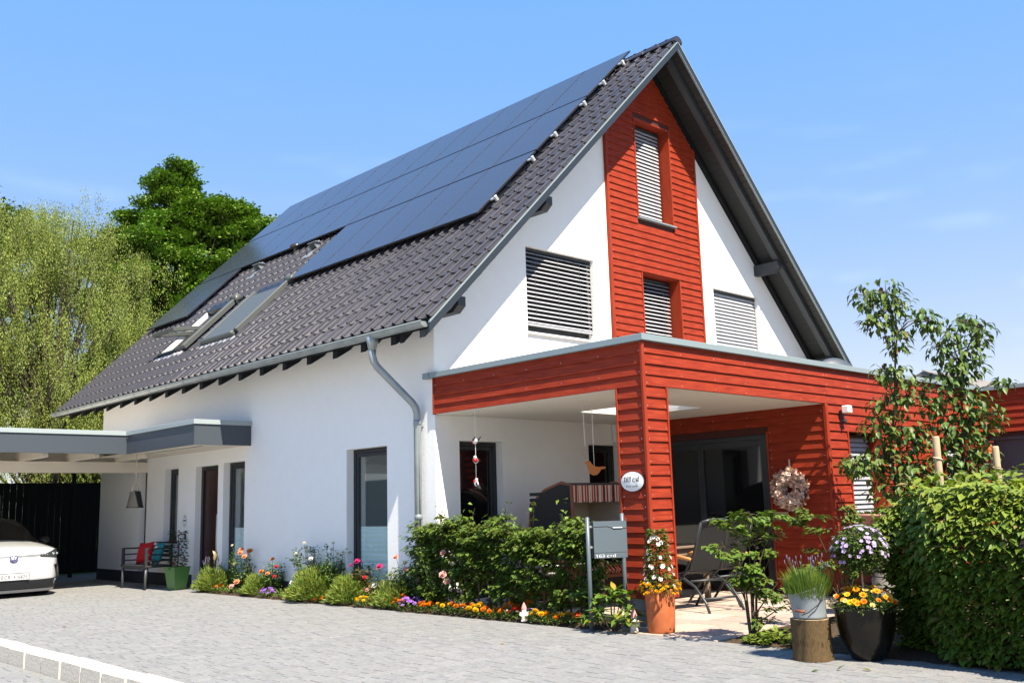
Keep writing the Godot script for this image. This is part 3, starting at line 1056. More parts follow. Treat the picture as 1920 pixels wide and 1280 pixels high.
func build_roof():
	var k := sqrt(1 + SLOPE * SLOPE)
	var H := HOUSE_W * 0.5
	var cv := Geo.new()
	cv.prism(PackedVector2Array([Vector2(-.60, 4.362 - .60 * SLOPE), Vector2(H, 4.362 + H * SLOPE), Vector2(HOUSE_W + .60, 4.362 - .60 * SLOPE), Vector2(HOUSE_W + .60, 4.44 - .60 * SLOPE), Vector2(H, 4.44 + H * SLOPE), Vector2(-.60, 4.44 - .60 * SLOPE)]), -13.42, 0.752)
	var roof := part(house, "roof", cv.done(), M.deck)
	# tiles
	var pw := 0.2525
	var course := 0.381
	var z_hi := VERGE - 0.02
	var cols := 56
	var plain_tile := tile_mesh(pw, 0)
	var verge_tile := tile_mesh(pw, 1)
	for side in 2:
		var fr := slope_frame(side == 1)
		var verge_r := tile_mesh(pw, -1)
		var spots := []
		for j in 22:
			for i in cols:
				var zz := z_hi - (i + 1) * pw            # low end of the tile along the ridge
				var w := 0.90 - j * course                # distance down the slope from x = 0
				var lx := zz if side == 0 else -(zz + pw)
				var p: Vector3 = fr * Vector3(lx, 0, w)
				if side == 0:
					var up := -w + 0.19
					if (zz > -7.75 and zz < -6.33 and up > 0.38 and up < 2.0) or (zz > -9.95 and zz < -8.50 and up > 0.38 and up < 2.0): continue
				spots.append([p, i == 0, Transform3D(fr.basis, p)])
		var d := []
		for s in spots: d.append((s[0] - EYE).length() - (100.0 if s[1] else 0.0))
		var order := range(spots.size())
		order.sort_custom(func(a, b): return d[a] < d[b])
		var rest := []
		var tints := []
		var singles := 270 if side == 0 else 22
		for n in order.size():
			var s: Array = spots[order[n]]
			var t: Transform3D = s[2]
			t = t * Transform3D(Basis.from_euler(Vector3(R(-.004, .004), R(-.004, .004), R(-.004, .004))), Vector3(0, R(-.001, .001), R(-.003, .003)))
			if n < singles:
				part(roof, "roof_tile", (verge_tile if side == 0 else verge_r) if s[1] else plain_tile, M["tile_%d" % (rng.randi() % 4)], t)
			else:
				rest.append(t)
				tints.append(Color.WHITE)
		scatter(roof, "tile_field", plain_tile, M.tile_1, rest, tints)
	# ridge
	var rt := Geo.new().smooth()
	var arc := []
	for q in 11:
		var a := PI * q / 10.0
		arc.append([Vector3(cos(a) * .125, sin(a) * .115 - .03, 0.0), Vector3(cos(a) * .112, sin(a) * .102 - .03, -0.40)])
	rt.grid(arc)
	rt.smooth(false)
	for q in 10:
		rt.quad(arc[q][0], arc[q + 1][0], arc[q + 1][0] * Vector3(.88, .86, 1), arc[q][0] * Vector3(.88, .86, 1))
	var rm := rt.done()
	for i in 38:
		part(roof, "ridge_tile", rm, M["tile_%d" % (i % 4)], Transform3D(Basis.IDENTITY, Vector3(H, 4.485 + H * SLOPE + 0.012, VERGE + 0.012 - i * 0.374)))
	var cap := Geo.new()
	cap.prism(PackedVector2Array([Vector2(-.118, -.03), Vector2(.118, -.03), Vector2(.10, .03), Vector2(.06, .07), Vector2(0, .082), Vector2(-.06, .07), Vector2(-.10, .03)]), -0.02, 0.0)
	part(roof, "ridge_end_cap", cap.done(), M.tile_0, Transform3D(Basis.IDENTITY, Vector3(H, 4.485 + H * SLOPE + 0.012, VERGE + 0.01)))
	# verge boards, flying rafters and soffit boards, left and right
	for sd in [0, 1]:
		var flip := func(x: float): return x if sd == 0 else HOUSE_W - x
		var strip := func(x0: float, x1: float, c0: float, c1: float, z0: float, z1: float):
			var g := Geo.new()
			g.prism(PackedVector2Array([Vector2(flip.call(x0), c0 + SLOPE * x0), Vector2(flip.call(x1), c0 + SLOPE * x1), Vector2(flip.call(x1), c1 + SLOPE * x1), Vector2(flip.call(x0), c1 + SLOPE * x0)]), z0, z1)
			return g.done()
		part(roof, "verge_board", strip.call(-.70, H, 4.33, 4.462, 0.755, VERGE), M.verge_paint)
		part(roof, "verge_trim", strip.call(-.70, H, 4.4635, 4.488, 0.757, VERGE + 0.010), M.zinc_cap)
		if sd == 1: part(roof, "verge_drip_trim", strip.call(-.70, H, 4.318, 4.3285, 0.75, VERGE + 0.006), M.zinc_cap)
		part(roof, "flying_rafter", strip.call(-.60, H, 4.215, 4.338, 0.44, 0.56), M.rafter_paint)
		part(roof, "wall_rafter", strip.call(-.60, H, 4.20, 4.338, 0.001, 0.09), M.dark_timber)
		var x := -0.58
		while x < H - 0.06:
			part(roof, "soffit_board", strip.call(x, x + 0.097, 4.341 + R(0, .002), 4.360, 0.001, 0.7535), M.soffit_grey)
			x += 0.101
		for pz in [[1.9, 4.06], [0.06, 4.05]]:
			var cx: float = flip.call(pz[0])
			var yb: float = pz[1] + SLOPE * pz[0] - 0.07
			var g := Geo.new()
			g.prism(PackedVector2Array([Vector2(-.0, yb), Vector2(.44, yb), Vector2(.56, yb + .09), Vector2(.56, yb + .22), Vector2(-.0, yb + .22)]), -0.07, 0.07)
			part(roof, "purlin", g.done(), M.rafter_paint, Transform3D(Basis(Vector3(0, 0, 1), Vector3.UP, Vector3(-1, 0, 0)), Vector3(cx, 0, 0.0)))
	part(roof, "ridge_purlin", boxm(Vector3(H - .08, 4.15 + H * SLOPE, 0.005), Vector3(H + .08, 4.34 + H * SLOPE - .06, 0.50)), M.dark_timber)
	# rafter tails along the eave
	for i in 18:
		var z := -0.15 - 0.73 * i
		if z > -13.0:
			var g := Geo.new()
			g.prism(PackedVector2Array([Vector2(-.60, 4.20 - .60 * SLOPE), Vector2(-.36, 4.11 - .36 * SLOPE), Vector2(0.02, 4.11 + .02 * SLOPE), Vector2(0.02, 4.36 + .02 * SLOPE), Vector2(-.60, 4.36 - .60 * SLOPE)]), z - 0.06, z + 0.06)
			part(roof, "rafter_tail", g.done(), M.dark_timber)
	var ff := Geo.new()
	ff.span(Vector3(-.625, 3.72, -13.42), Vector3(-.605, 3.87, 0.752))
	part(roof, "eave_fascia", ff.done(), M.dark_timber)
	build_skylights(roof)

func build_skylights(roof: Node3D):
	var fr := slope_frame()
	# closed window with its outside shutter down
	var w := Geo.new()
	w.xf = fr
	w.span(Vector3(-7.68, -0.03, -2.02), Vector3(-6.28, 0.075, -0.42), 0.01)
	var a := part(house, "roof_window", w.done(), M.window_frame)
	a.set_meta("label", "closed roof window under a grey outside shutter")
	w = Geo.new()
	w.xf = fr
	w.span(Vector3(-7.60, 0.078, -1.86), Vector3(-6.36, 0.112, -0.40), 0.008)
	part(a, "shutter_panel", w.done(), M.shutter_grey)
	w = Geo.new()
	w.xf = fr
	w.span(Vector3(-7.64, 0.02, -0.40), Vector3(-6.32, 0.135, -0.29), 0.03)
	part(a, "shutter_bottom_bar", w.done(), M.shutter_grey)
	for s in [[-6.36, -6.26], [-7.70, -7.60]]:
		w = Geo.new()
		w.xf = fr
		w.span(Vector3(s[0], 0.02, -2.02), Vector3(s[1], 0.135, -0.41), 0.012)
		part(a, "shutter_rail", w.done(), M.shutter_grey)
	w = Geo.new()
	w.xf = fr
	w.span(Vector3(-7.72, 0.0, -2.26), Vector3(-6.16, 0.06, -1.90), 0.01)
	part(a, "top_flashing", w.done(), M.window_frame)
	w = Geo.new().smooth()
	w.xf = fr
	w.tube([Vector3(-6.38, 0.10, -2.06), Vector3(-6.14, 0.10, -2.06)], 0.085, 14)
	part(a, "shutter_motor_end", w.done(), M.shutter_grey)
	w = Geo.new().smooth()
	w.xf = fr
	for q in 9:
		w.ball(Vector3(-7.55 + q * 0.16, 0.02, -0.24), Vector3(0.08, 0.03, 0.10), 8, 4)
	part(a, "lead_apron", w.done(), M.lead)
	# open window, sash tilted out
	w = Geo.new()
	w.xf = fr
	w.span(Vector3(-9.86, -0.02, -0.46), Vector3(-8.60, 0.07, -0.38), 0.006)
	w.span(Vector3(-9.86, -0.02, -2.00), Vector3(-8.60, 0.07, -1.92), 0.006)
	w.span(Vector3(-9.86, -0.02, -1.92), Vector3(-9.78, 0.07, -0.46), 0.006)
	w.span(Vector3(-8.68, -0.02, -1.92), Vector3(-8.60, 0.07, -0.46), 0.006)
	var b := part(house, "roof_window", w.done(), M.window_frame)
	b.set_meta("label", "open roof window with its sash swung out")
	w = Geo.new()
	w.xf = fr
	w.span(Vector3(-9.77, -0.30, -1.91), Vector3(-8.69, -0.26, -0.47))
	part(b, "inner_lining", w.done(), M.white_paint)
	for s in [[-8.72, -8.685], [-9.775, -9.74]]:
		w = Geo.new()
		w.xf = fr
		w.span(Vector3(s[0], -0.26, -1.91), Vector3(s[1], 0.065, -0.47))
		part(b, "inner_reveal", w.done(), M.white_paint)
	w = Geo.new()
	w.xf = fr
	w.span(Vector3(-8.66, 0.02, -2.10), Vector3(-8.52, 0.13, -0.40), 0.012)
	part(b, "shutter_rail", w.done(), M.shutter_grey)
	w = Geo.new().smooth()
	w.xf = fr
	w.tube([Vector3(-8.70, 0.10, -2.08), Vector3(-8.46, 0.10, -2.08)], 0.085, 14)
	part(b, "shutter_motor_end", w.done(), M.shutter_grey)
	w = Geo.new()
	w.xf = fr
	w.span(Vector3(-9.90, 0.0, -2.26), Vector3(-8.46, 0.06, -1.96), 0.01)
	part(b, "top_flashing", w.done(), M.window_frame)
	var hinge := fr * Transform3D(Basis(Vector3.RIGHT, -0.62), Vector3(0, 0.03, -1.16))
	w = Geo.new()
	w.xf = hinge
	w.span(Vector3(-9.76, -0.03, -0.72), Vector3(-9.68, 0.05, 0.74), 0.006)
	w.span(Vector3(-8.80, -0.03, -0.72), Vector3(-8.72, 0.05, 0.74), 0.006)
	w.span(Vector3(-9.68, -0.03, 0.66), Vector3(-8.80, 0.05, 0.74), 0.006)
	w.span(Vector3(-9.68, -0.03, -0.72), Vector3(-8.80, 0.05, -0.64), 0.006)
	var sash := part(b, "open_sash", w.done(), M.shutter_grey)
	w = Geo.new()
	w.xf = hinge
	w.span(Vector3(-9.685, 0.0, -0.65), Vector3(-8.795, 0.02, 0.67))
	part(b, "pane", w.done(), M.glass)
	w = Geo.new().smooth()
	w.xf = fr
	for q in 8:
		w.ball(Vector3(-9.75 + q * 0.16, 0.02, -0.27), Vector3(0.08, 0.03, 0.10), 8, 4)
	part(b, "lead_apron", w.done(), M.lead)
	# roof steps, vent cap
	for s in [[-7.08, -3.62], [-9.56, -3.66]]:
		w = Geo.new()
		w.xf = fr
		w.box(Vector3(s[0], 0.14, s[1] + 0.02), Vector3(0.34, 0.02, 0.16), 0.004, Basis(Vector3.RIGHT, -0.75))
		w.span(Vector3(s[0] - .13, 0.02, s[1] - .04), Vector3(s[0] - .10, 0.15, s[1] + .12))
		w.span(Vector3(s[0] + .10, 0.02, s[1] - .04), Vector3(s[0] + .13, 0.15, s[1] + .12))
		var step := part(house, "roof_step", w.done(), M.galvanised)
		w = Geo.new()
		w.xf = fr
		w.span(Vector3(s[0] - .16, 0.03, s[1] + .10), Vector3(s[0] + .16, 0.05, s[1] + .46), 0.004)
		part(step, "flashing_plate", w.done(), M.galvanised)
	w = Geo.new().smooth()
	w.xf = Transform3D(Basis.IDENTITY, fr * Vector3(-8.30, 0.0, -3.86))
	w.lathe([Vector2(.06, -.05), Vector2(.06, .10), Vector2(.14, .11), Vector2(.15, .16), Vector2(.10, .21), Vector2(0, .23)], 16)
	part(house, "roof_vent", w.done(), M.tile_0)

# ---------------------------------------------------------------- solar panels
func build_solar():
	var fr := slope_frame()
	var pw := 1.128
	var step := 1.144
	var rows := [[1.935, 3.87], [3.905, 5.815], [5.85, 7.70]]
	var row_name := ["bottom", "middle", "top"]
	var ordinal := ["first", "second", "third", "fourth", "fifth", "sixth", "seventh", "eighth", "ninth", "tenth", "eleventh"]
	var meshes := []
	for r in 3:
		var h: float = (rows[r][1] - rows[r][0]) * 0.5
		var g := Geo.new()
		g.span(Vector3(-pw / 2, -0.018, -h), Vector3(pw / 2, 0.017, h), 0.002)
		var g2 := Geo.new()
		g2.span(Vector3(-pw / 2 + .012, 0.016, -h + .012), Vector3(pw / 2 - .012, 0.0185, h - .012))
		var g3 := Geo.new()
		g3.span(Vector3(pw / 2 - .002, -0.01, -.03), Vector3(pw / 2 + .018, 0.024, .03), .003)
		meshes.append([g.done(), g2.done(), g3.done()])
	var rail := Geo.new()
	for r in 3:
		var colset := range(11) if r > 0 else [0, 1, 2, 3, 4, 9, 10]
		for c in colset:
			var zc: float = -0.43 - pw / 2 - c * step
			var mid: float = (rows[r][0] + rows[r][1]) * 0.5
			var t: Transform3D = fr * Transform3D(Basis.IDENTITY, Vector3(zc, 0.132, -mid))
			var o := thing("solar_panel", "black solar panel in the %s row, %s from the front gable" % [row_name[r], ordinal[c]], "solar panel", Vector3.ZERO, 0.0, "solar panels on the roof")
			o.transform = t
			part(o, "panel_frame", meshes[r][0], M.cell_frame)
			part(o, "cell_sheet", meshes[r][1], M.cells)
			if c > 0:
				for q in [-.5, .5]: part(o, "mid_clamp", meshes[r][2], M.cell_frame, Transform3D(Basis.IDENTITY, Vector3(0, 0, q)))
	# rails with end clamps at the front edge
	var ups := [2.35, 3.58, 4.40, 5.52, 6.32, 7.14]
	for k in ups.size():
		var o := thing("mounting_rail", "dark rail under the solar panels with a pale end clamp, %s from the eave" % ordinal[k], "mounting rail", Vector3.ZERO, 0.0, "rails carrying the solar panels")
		o.transform = fr * Transform3D(Basis.IDENTITY, Vector3(0, 0.088, -ups[k]))
		var g := Geo.new()
		g.span(Vector3(-13.0 if k > 1 else -6.15, -0.025, -0.02), Vector3(-0.30, 0.022, 0.02), .003)
		part(o, "rail", g.done(), M.cell_frame)
		g = Geo.new()
		g.span(Vector3(-0.425, 0.02, -0.035), Vector3(-0.31, 0.05, 0.035), .006)
		g.span(Vector3(-0.335, -0.02, -0.03), Vector3(-0.29, 0.075, 0.03), .006)
		part(o, "end_clamp", g.done(), M.aluminium)
		part(o, "cable_loop", tubem([Vector3(-.40, 0, .03), Vector3(-.33, -.03, .10), Vector3(-.30, -.055, .19), Vector3(-.36, -.06, .26), Vector3(-.44, -.05, .24)], .007, 6), M.cord)

# ---------------------------------------------------------------- red clad flat extension with the covered terrace
func build_extension():
	var T := 3.778
	var XL := -0.04
	var XP := 0.394
	var ZP := 3.351
	var XO := 4.017
	var XW := 9.763
	var ext := thing("red_extension", "flat roofed extension clad in red lapped boards with a covered terrace", "extension")
	var W5 := [4.621, 5.66, 0.75, 2.285]
	var W6 := [7.94, 9.05, 0.75, 2.33]
	var s := 0.033
	# fascia cores
	part(ext, "fascia_core", boxm(Vector3(XL + s, 2.656, 0.006), Vector3(XL + 0.16, 3.16, T - s)), M.red_back)
	part(ext, "fascia_core", boxm(Vector3(XL + 0.16, 2.656, T - 0.16), Vector3(XO + 0.1, 3.16, T - s)), M.red_back)
	# left fascia, boards facing -x
	var lf := part(ext, "left_fascia", boxm(Vector3(XL - 0.004, 2.646, 0.001), Vector3(XL + s + 0.02, 3.16, 0.028), 0.003), M.red_trim)
	cladding(lf, on_left(XL + s, 0, 0), 0.029, T - 0.034, 2.651, 3.155, [], null, 0.62)
	# front: fascia over the terrace and the closed wall to the right
	var fw := part(ext, "front_wall", wall_mesh(XO + s + 0.002, XW + 0.3, 0.05, 3.16, 0.26, [W5, W6], on_front(0, 0, T - s)), M.red_back)
	cladding(fw, on_front(0, 0, T - s), XL + 0.034, XW - 0.002, 2.651, 3.155, [], null, 0.62, [4.085])
	cladding(fw, on_front(0, 0, T - s), XO + 0.064, XW - 0.002, 0.12, 2.649, [[W5[0] - .026, W5[1] + .026, W5[2] - .03, W5[3] - .004], [W6[0] - .026, W6[1] + .026, W6[2] - .03, W6[3] - .004]], null, 0.62)
	part(ext, "corner_board", boxm(Vector3(XL - 0.012, 0.30, T - 0.040), Vector3(XL + 0.034, 3.158, T + 0.012), 0.012), M.red_trim)
	part(ext, "corner_board", boxm(Vector3(XO - 0.006, 0.08, T - 0.045), Vector3(XO + 0.062, 2.648, T + 0.010), 0.008), M.red_trim)
	# post
	var post := part(ext, "post", boxm(Vector3(XL + s, 0.30, ZP + 0.025), Vector3(XP - 0.02, 2.648, T - s)), M.red_back)
	cladding(post, on_left(XL + s, 0, 0), ZP + 0.026, T - 0.042, 0.30, 2.649, [], null, 0.3)
	cladding(post, on_front(0, 0, T - s), XL + 0.036, XP - 0.026, 0.30, 2.649, [], null, 0.3)
	part(post, "edge_board", boxm(Vector3(XP - 0.025, 0.295, T - 0.05), Vector3(XP, 2.649, T + 0.004), 0.004), M.red_trim)
	part(post, "edge_board", boxm(Vector3(XL - 0.004, 0.295, ZP), Vector3(XL + 0.05, 2.649, ZP + 0.025), 0.004), M.red_trim)
	part(post, "post_foot", boxm(Vector3(0.02, 0.0, 3.42), Vector3(0.335, 0.31, 3.722), 0.004), M.galvanised)
	for k in 2:
		var fr := on_front(0, 0, 0)
		if k == 0: cladding(post, Transform3D(Basis(Vector3(0, 0, -1), Vector3.UP, Vector3(1, 0, 0)), Vector3(XP - 0.02, 0, 0)), -T + 0.052, -ZP - 0.027, 0.30, 2.649, [], null, 0.0)
		else: cladding(post, Transform3D(Basis(Vector3(-1, 0, 0), Vector3.UP, Vector3(0, 0, -1)), Vector3(0, 0, ZP + 0.025)), -XP + 0.03, -XL - 0.052, 0.30, 2.649, [], null, 0.0)
	# terrace side wall with the glazed sliding door
	var sw := part(ext, "terrace_side_wall", wall_mesh(0.002, T - s, 0.0, 2.655, 0.25, [[0.25, 2.785, 0.06, 2.295]], on_left(XO + s, 0, 0)), M.red_back)
	cladding(sw, on_left(XO + s, 0, 0), 0.01, T - 0.046, 0.08, 2.651, [[0.22, 2.82, -0.1, 2.325]], null, 0.62)
	var L := on_left(XO, 0, 0)
	part(sw, "edge_board", boxm(Vector3(XO - 0.002, 0.07, 2.79), Vector3(XO + 0.05, 2.326, 2.82), 0.004), M.red_trim)
	var sd := part(ext, "sliding_door", frame_mesh(0.25, 2.785, 0.06, 2.295, 0.075, -0.17, -0.08, L), M.window_frame)
	part(sd, "door_leaf", frame_mesh(0.33, 1.56, 0.136, 2.22, 0.09, -0.16, -0.10, L), M.window_frame)
	part(sd, "door_leaf", frame_mesh(1.50, 2.71, 0.136, 2.22, 0.09, -0.145, -0.085, L), M.window_frame)
	part(sd, "pane", boxm(Vector3(XO + .125, 0.22, 0.42), Vector3(XO + .131, 2.13, 1.475)), M.dark_interior_pane)
	part(sd, "pane", boxm(Vector3(XO + .112, 0.22, 1.59), Vector3(XO + .118, 2.13, 2.62)), M.dark_interior_pane)
	part(ext, "inner_floor", boxm(Vector3(XO + .29, -0.02, 0.02), Vector3(XW + .2, 0.05, T - .3)), M.inner_dark)
	part(ext, "inner_back_wall", boxm(Vector3(XW + .04, 0.05, 0.02), Vector3(XW + .2, 2.65, T - .3)), M.inner_white)
	part(ext, "rear_wall", boxm(Vector3(HOUSE_W + 0.002, 0.0, 0.0), Vector3(HOUSE_W + .25, 3.15, T - .1)), M.white_render)
	# soffit with the roof light
	var hx0 := 1.63
	var hx1 := 2.84
	var hz0 := 1.215
	var hz1 := 2.51
	var sf := wall_mesh(XL + .165, XO + 0.03, 0.003, T - 0.162, 0.025, [[hx0, hx1, hz0, hz1]], Transform3D(Basis(Vector3(1, 0, 0), Vector3(0, 0, 1), Vector3(0, -1, 0)), Vector3(0, 2.650, 0)))
	var soffit := part(ext, "soffit", sf, M.ceiling_white)
	part(soffit, "soffit_edge", boxm(Vector3(XL + s + .002, 2.649, 0.03), Vector3(XL + .164, 2.655, T - s - .002)), M.ceiling_white)
	part(soffit, "soffit_edge", boxm(Vector3(XL + .165, 2.649, T - 0.161), Vector3(XO + 0.0, 2.655, T - s - .002)), M.ceiling_white)
	var rf := wall_mesh(XL + .16, XW + .25, 0.003, T - 0.165, 0.30, [[hx0 - .065, hx1 + .065, hz0 - .065, hz1 + .065]], Transform3D(Basis(Vector3(1, 0, 0), Vector3(0, 0, 1), Vector3(0, -1, 0)), Vector3(0, 2.80, 0)))
	part(ext, "flat_roof", rf, M.stone_grey)
	var rl := part(ext, "roof_light", frame_mesh(hx0 - .06, hx1 + .06, hz0 - .06, hz1 + .06, 0.06, -0.585, -0.0, Transform3D(Basis(Vector3(1, 0, 0), Vector3(0, 0, 1), Vector3(0, -1, 0)), Vector3(0, 2.6765, 0))), M.white_paint)
	var dm := Geo.new().smooth()
	var rows := []
	for i in 9:
		var row := []
		for j in 9:
			var u := i / 8.0
			var v := j / 8.0
			row.append(Vector3(lerpf(hx0 - .05, hx1 + .05, u), 3.262 + 0.16 * pow(sin(PI * u) * sin(PI * v), 0.5), lerpf(hz0 - .05, hz1 + .05, v)))
		rows.append(row)
	dm.grid(rows, true)
	part(rl, "dome", dm.done(), M.dome_acrylic)
	# metal edge of the roof
	var e := 0.042
	part(ext, "roof_edge", boxm(Vector3(XL - e, 3.162, -0.02), Vector3(XL + .22, 3.238, T + e), 0.004), M.zinc_cap)
	part(ext, "roof_edge", boxm(Vector3(XL + .2205, 3.162, T - .22), Vector3(XW + .25, 3.2375, T + e), 0.004), M.zinc_cap)
	part(ext, "roof_edge", boxm(Vector3(XL - .055, 3.160, -0.16), Vector3(-0.002, 3.240, -0.0205), 0.004), M.zinc_cap)
	# front windows
	for w in [[W5, 1.0, "front window with a half closed slatted blind beside the terrace"], [W6, 1.0, "front window with a slatted blind behind the young trees"]]:
		var h: Array = w[0]
		var fr := on_front(0, 0, T)
		var win := window(ext, "window", fr, h[0] + .025, h[1] - .025, h[2] + .01, h[3] - .025, 0.29, "dark_interior_pane", w[2])
		blind(win, fr, h[0] + .025, h[1] - .025, h[2] + .03, h[3] - .025, 0.225, 0.0705, w[1])
		var g := Geo.new()
		g.span(Vector3(h[0] - .025, h[2] + .003, T - .30), Vector3(h[0] + .006, h[3] - .005, T + .006), .003)
		g.span(Vector3(h[1] - .006, h[2] + .003, T - .30), Vector3(h[1] + .025, h[3] - .005, T + .006), .003)
		g.span(Vector3(h[0] + .0065, h[3] - .006, T - .30), Vector3(h[1] - .0065, h[3] + .025, T - .034), .003)
		part(win, "reveal_board", g.done(), M.red_trim)
		part(win, "sill", boxm(Vector3(h[0] - .03, h[2] - .03, T - .3), Vector3(h[1] + .03, h[2] - .001, T + .05), .004), M.zinc_cap)
	# wing towards the street with a grey garage door
	var wing := thing("garage_wing", "red clad flat roofed garage wing with dark grey door at the right edge", "garage")
	var wz := 10.6
	var gw := part(wing, "side_wall", wall_mesh(T - .03, wz, 0.0, 3.16, 0.25, [[T + .03, 6.9, 0.0, 2.335]], on_left(XW + s, 0, 0)), M.red_back)
	cladding(gw, on_left(XW + s, 0, 0), T + .002, wz, 0.1, 3.155, [[T + .0, 6.93, -0.2, 2.345]], null, 0.62)
	part(wing, "roof_edge", boxm(Vector3(XW - e, 3.162, T + e + .001), Vector3(XW + .22, 3.2365, wz), 0.004), M.zinc_cap)
	part(wing, "flat_roof", boxm(Vector3(XW + .22, 2.9, T + .04), Vector3(XW + 5.0, 3.19, wz)), M.stone_grey)
	part(wing, "front_wall", boxm(Vector3(XW + s, 0, wz), Vector3(XW + 5.2, 3.16, wz + .25)), M.white_render)
	part(wing, "far_wall", boxm(Vector3(XW + 5.0, 0, T - .1), Vector3(XW + 5.2, 3.16, wz)), M.white_render)
	var gd := part(wing, "garage_door", frame_mesh(T + .03, 6.9, 0.0, 2.335, 0.07, -0.2, -0.07, on_left(XW, 0, 0)), M.anthracite)
	for k in 2:
		for j in 4:
			part(gd, "door_panel", boxm(Vector3(XW + .12, 0.08 + j * .55, T + .105 + k * 1.475), Vector3(XW + .16, 0.625 + j * .55, T + 1.575 + k * 1.475), .006), M.anthracite)
	# small fittings on the red walls
	var wl := thing("wall_lamp", "small white security lamp on the red wall right of the terrace opening", "lamp", Vector3(4.42, 2.50, T))
	part(wl, "bracket", boxm(Vector3(-.03, -.06, 0.0), Vector3(.03, .07, .05), .006), M.dark_paint)
	part(wl, "lamp_head", boxm(Vector3(-.045, .02, .05), Vector3(.075, .13, .16), .012), M.white_paint)
	part(wl, "sensor", lathem([Vector2(0, -.13), Vector2(.025, -.12), Vector2(.032, -.09), Vector2(.03, -.06), Vector2(0, -.055)], 12), M.dark_paint, Transform3D(Basis.IDENTITY, Vector3(0, 0, .06)))
	var bx := thing("nest_box", "small orange red nest box on the wall in the corner by the garage", "nest box", Vector3(9.50, 2.02, T))
	part(bx, "box_body", boxm(Vector3(-.09, 0, .005), Vector3(.09, .2, .15), .004), M.orange_wood)
	part(bx, "lid", boxm(Vector3(-.11, .2, .003), Vector3(.11, .218, .18), .004), M.red_trim)
	var dish := thing("satellite_dish", "grey round dish back showing above the flat roof edge", "satellite dish", Vector3(7.3, 3.2, 2.3), deg_to_rad(-32))
	var dg := Geo.new().smooth()
	dg.xf = Transform3D(Basis.from_euler(Vector3(PI / 2 - 0.15, 0, 0)), Vector3(0, .12, 0))
	dg.lathe([Vector2(0, .09), Vector2(.2, .075), Vector2(.38, .03), Vector2(.47, -.02), Vector2(.475, -.03), Vector2(.46, -.025), Vector2(.37, .02), Vector2(.2, .063), Vector2(0, .078)], 36)
	part(dish, "reflector", dg.done(), M.anthracite)
	part(dish, "mast", tubem([Vector3(0, -.02, -.08), Vector3(0, .3, -.08)], .022), M.galvanised)

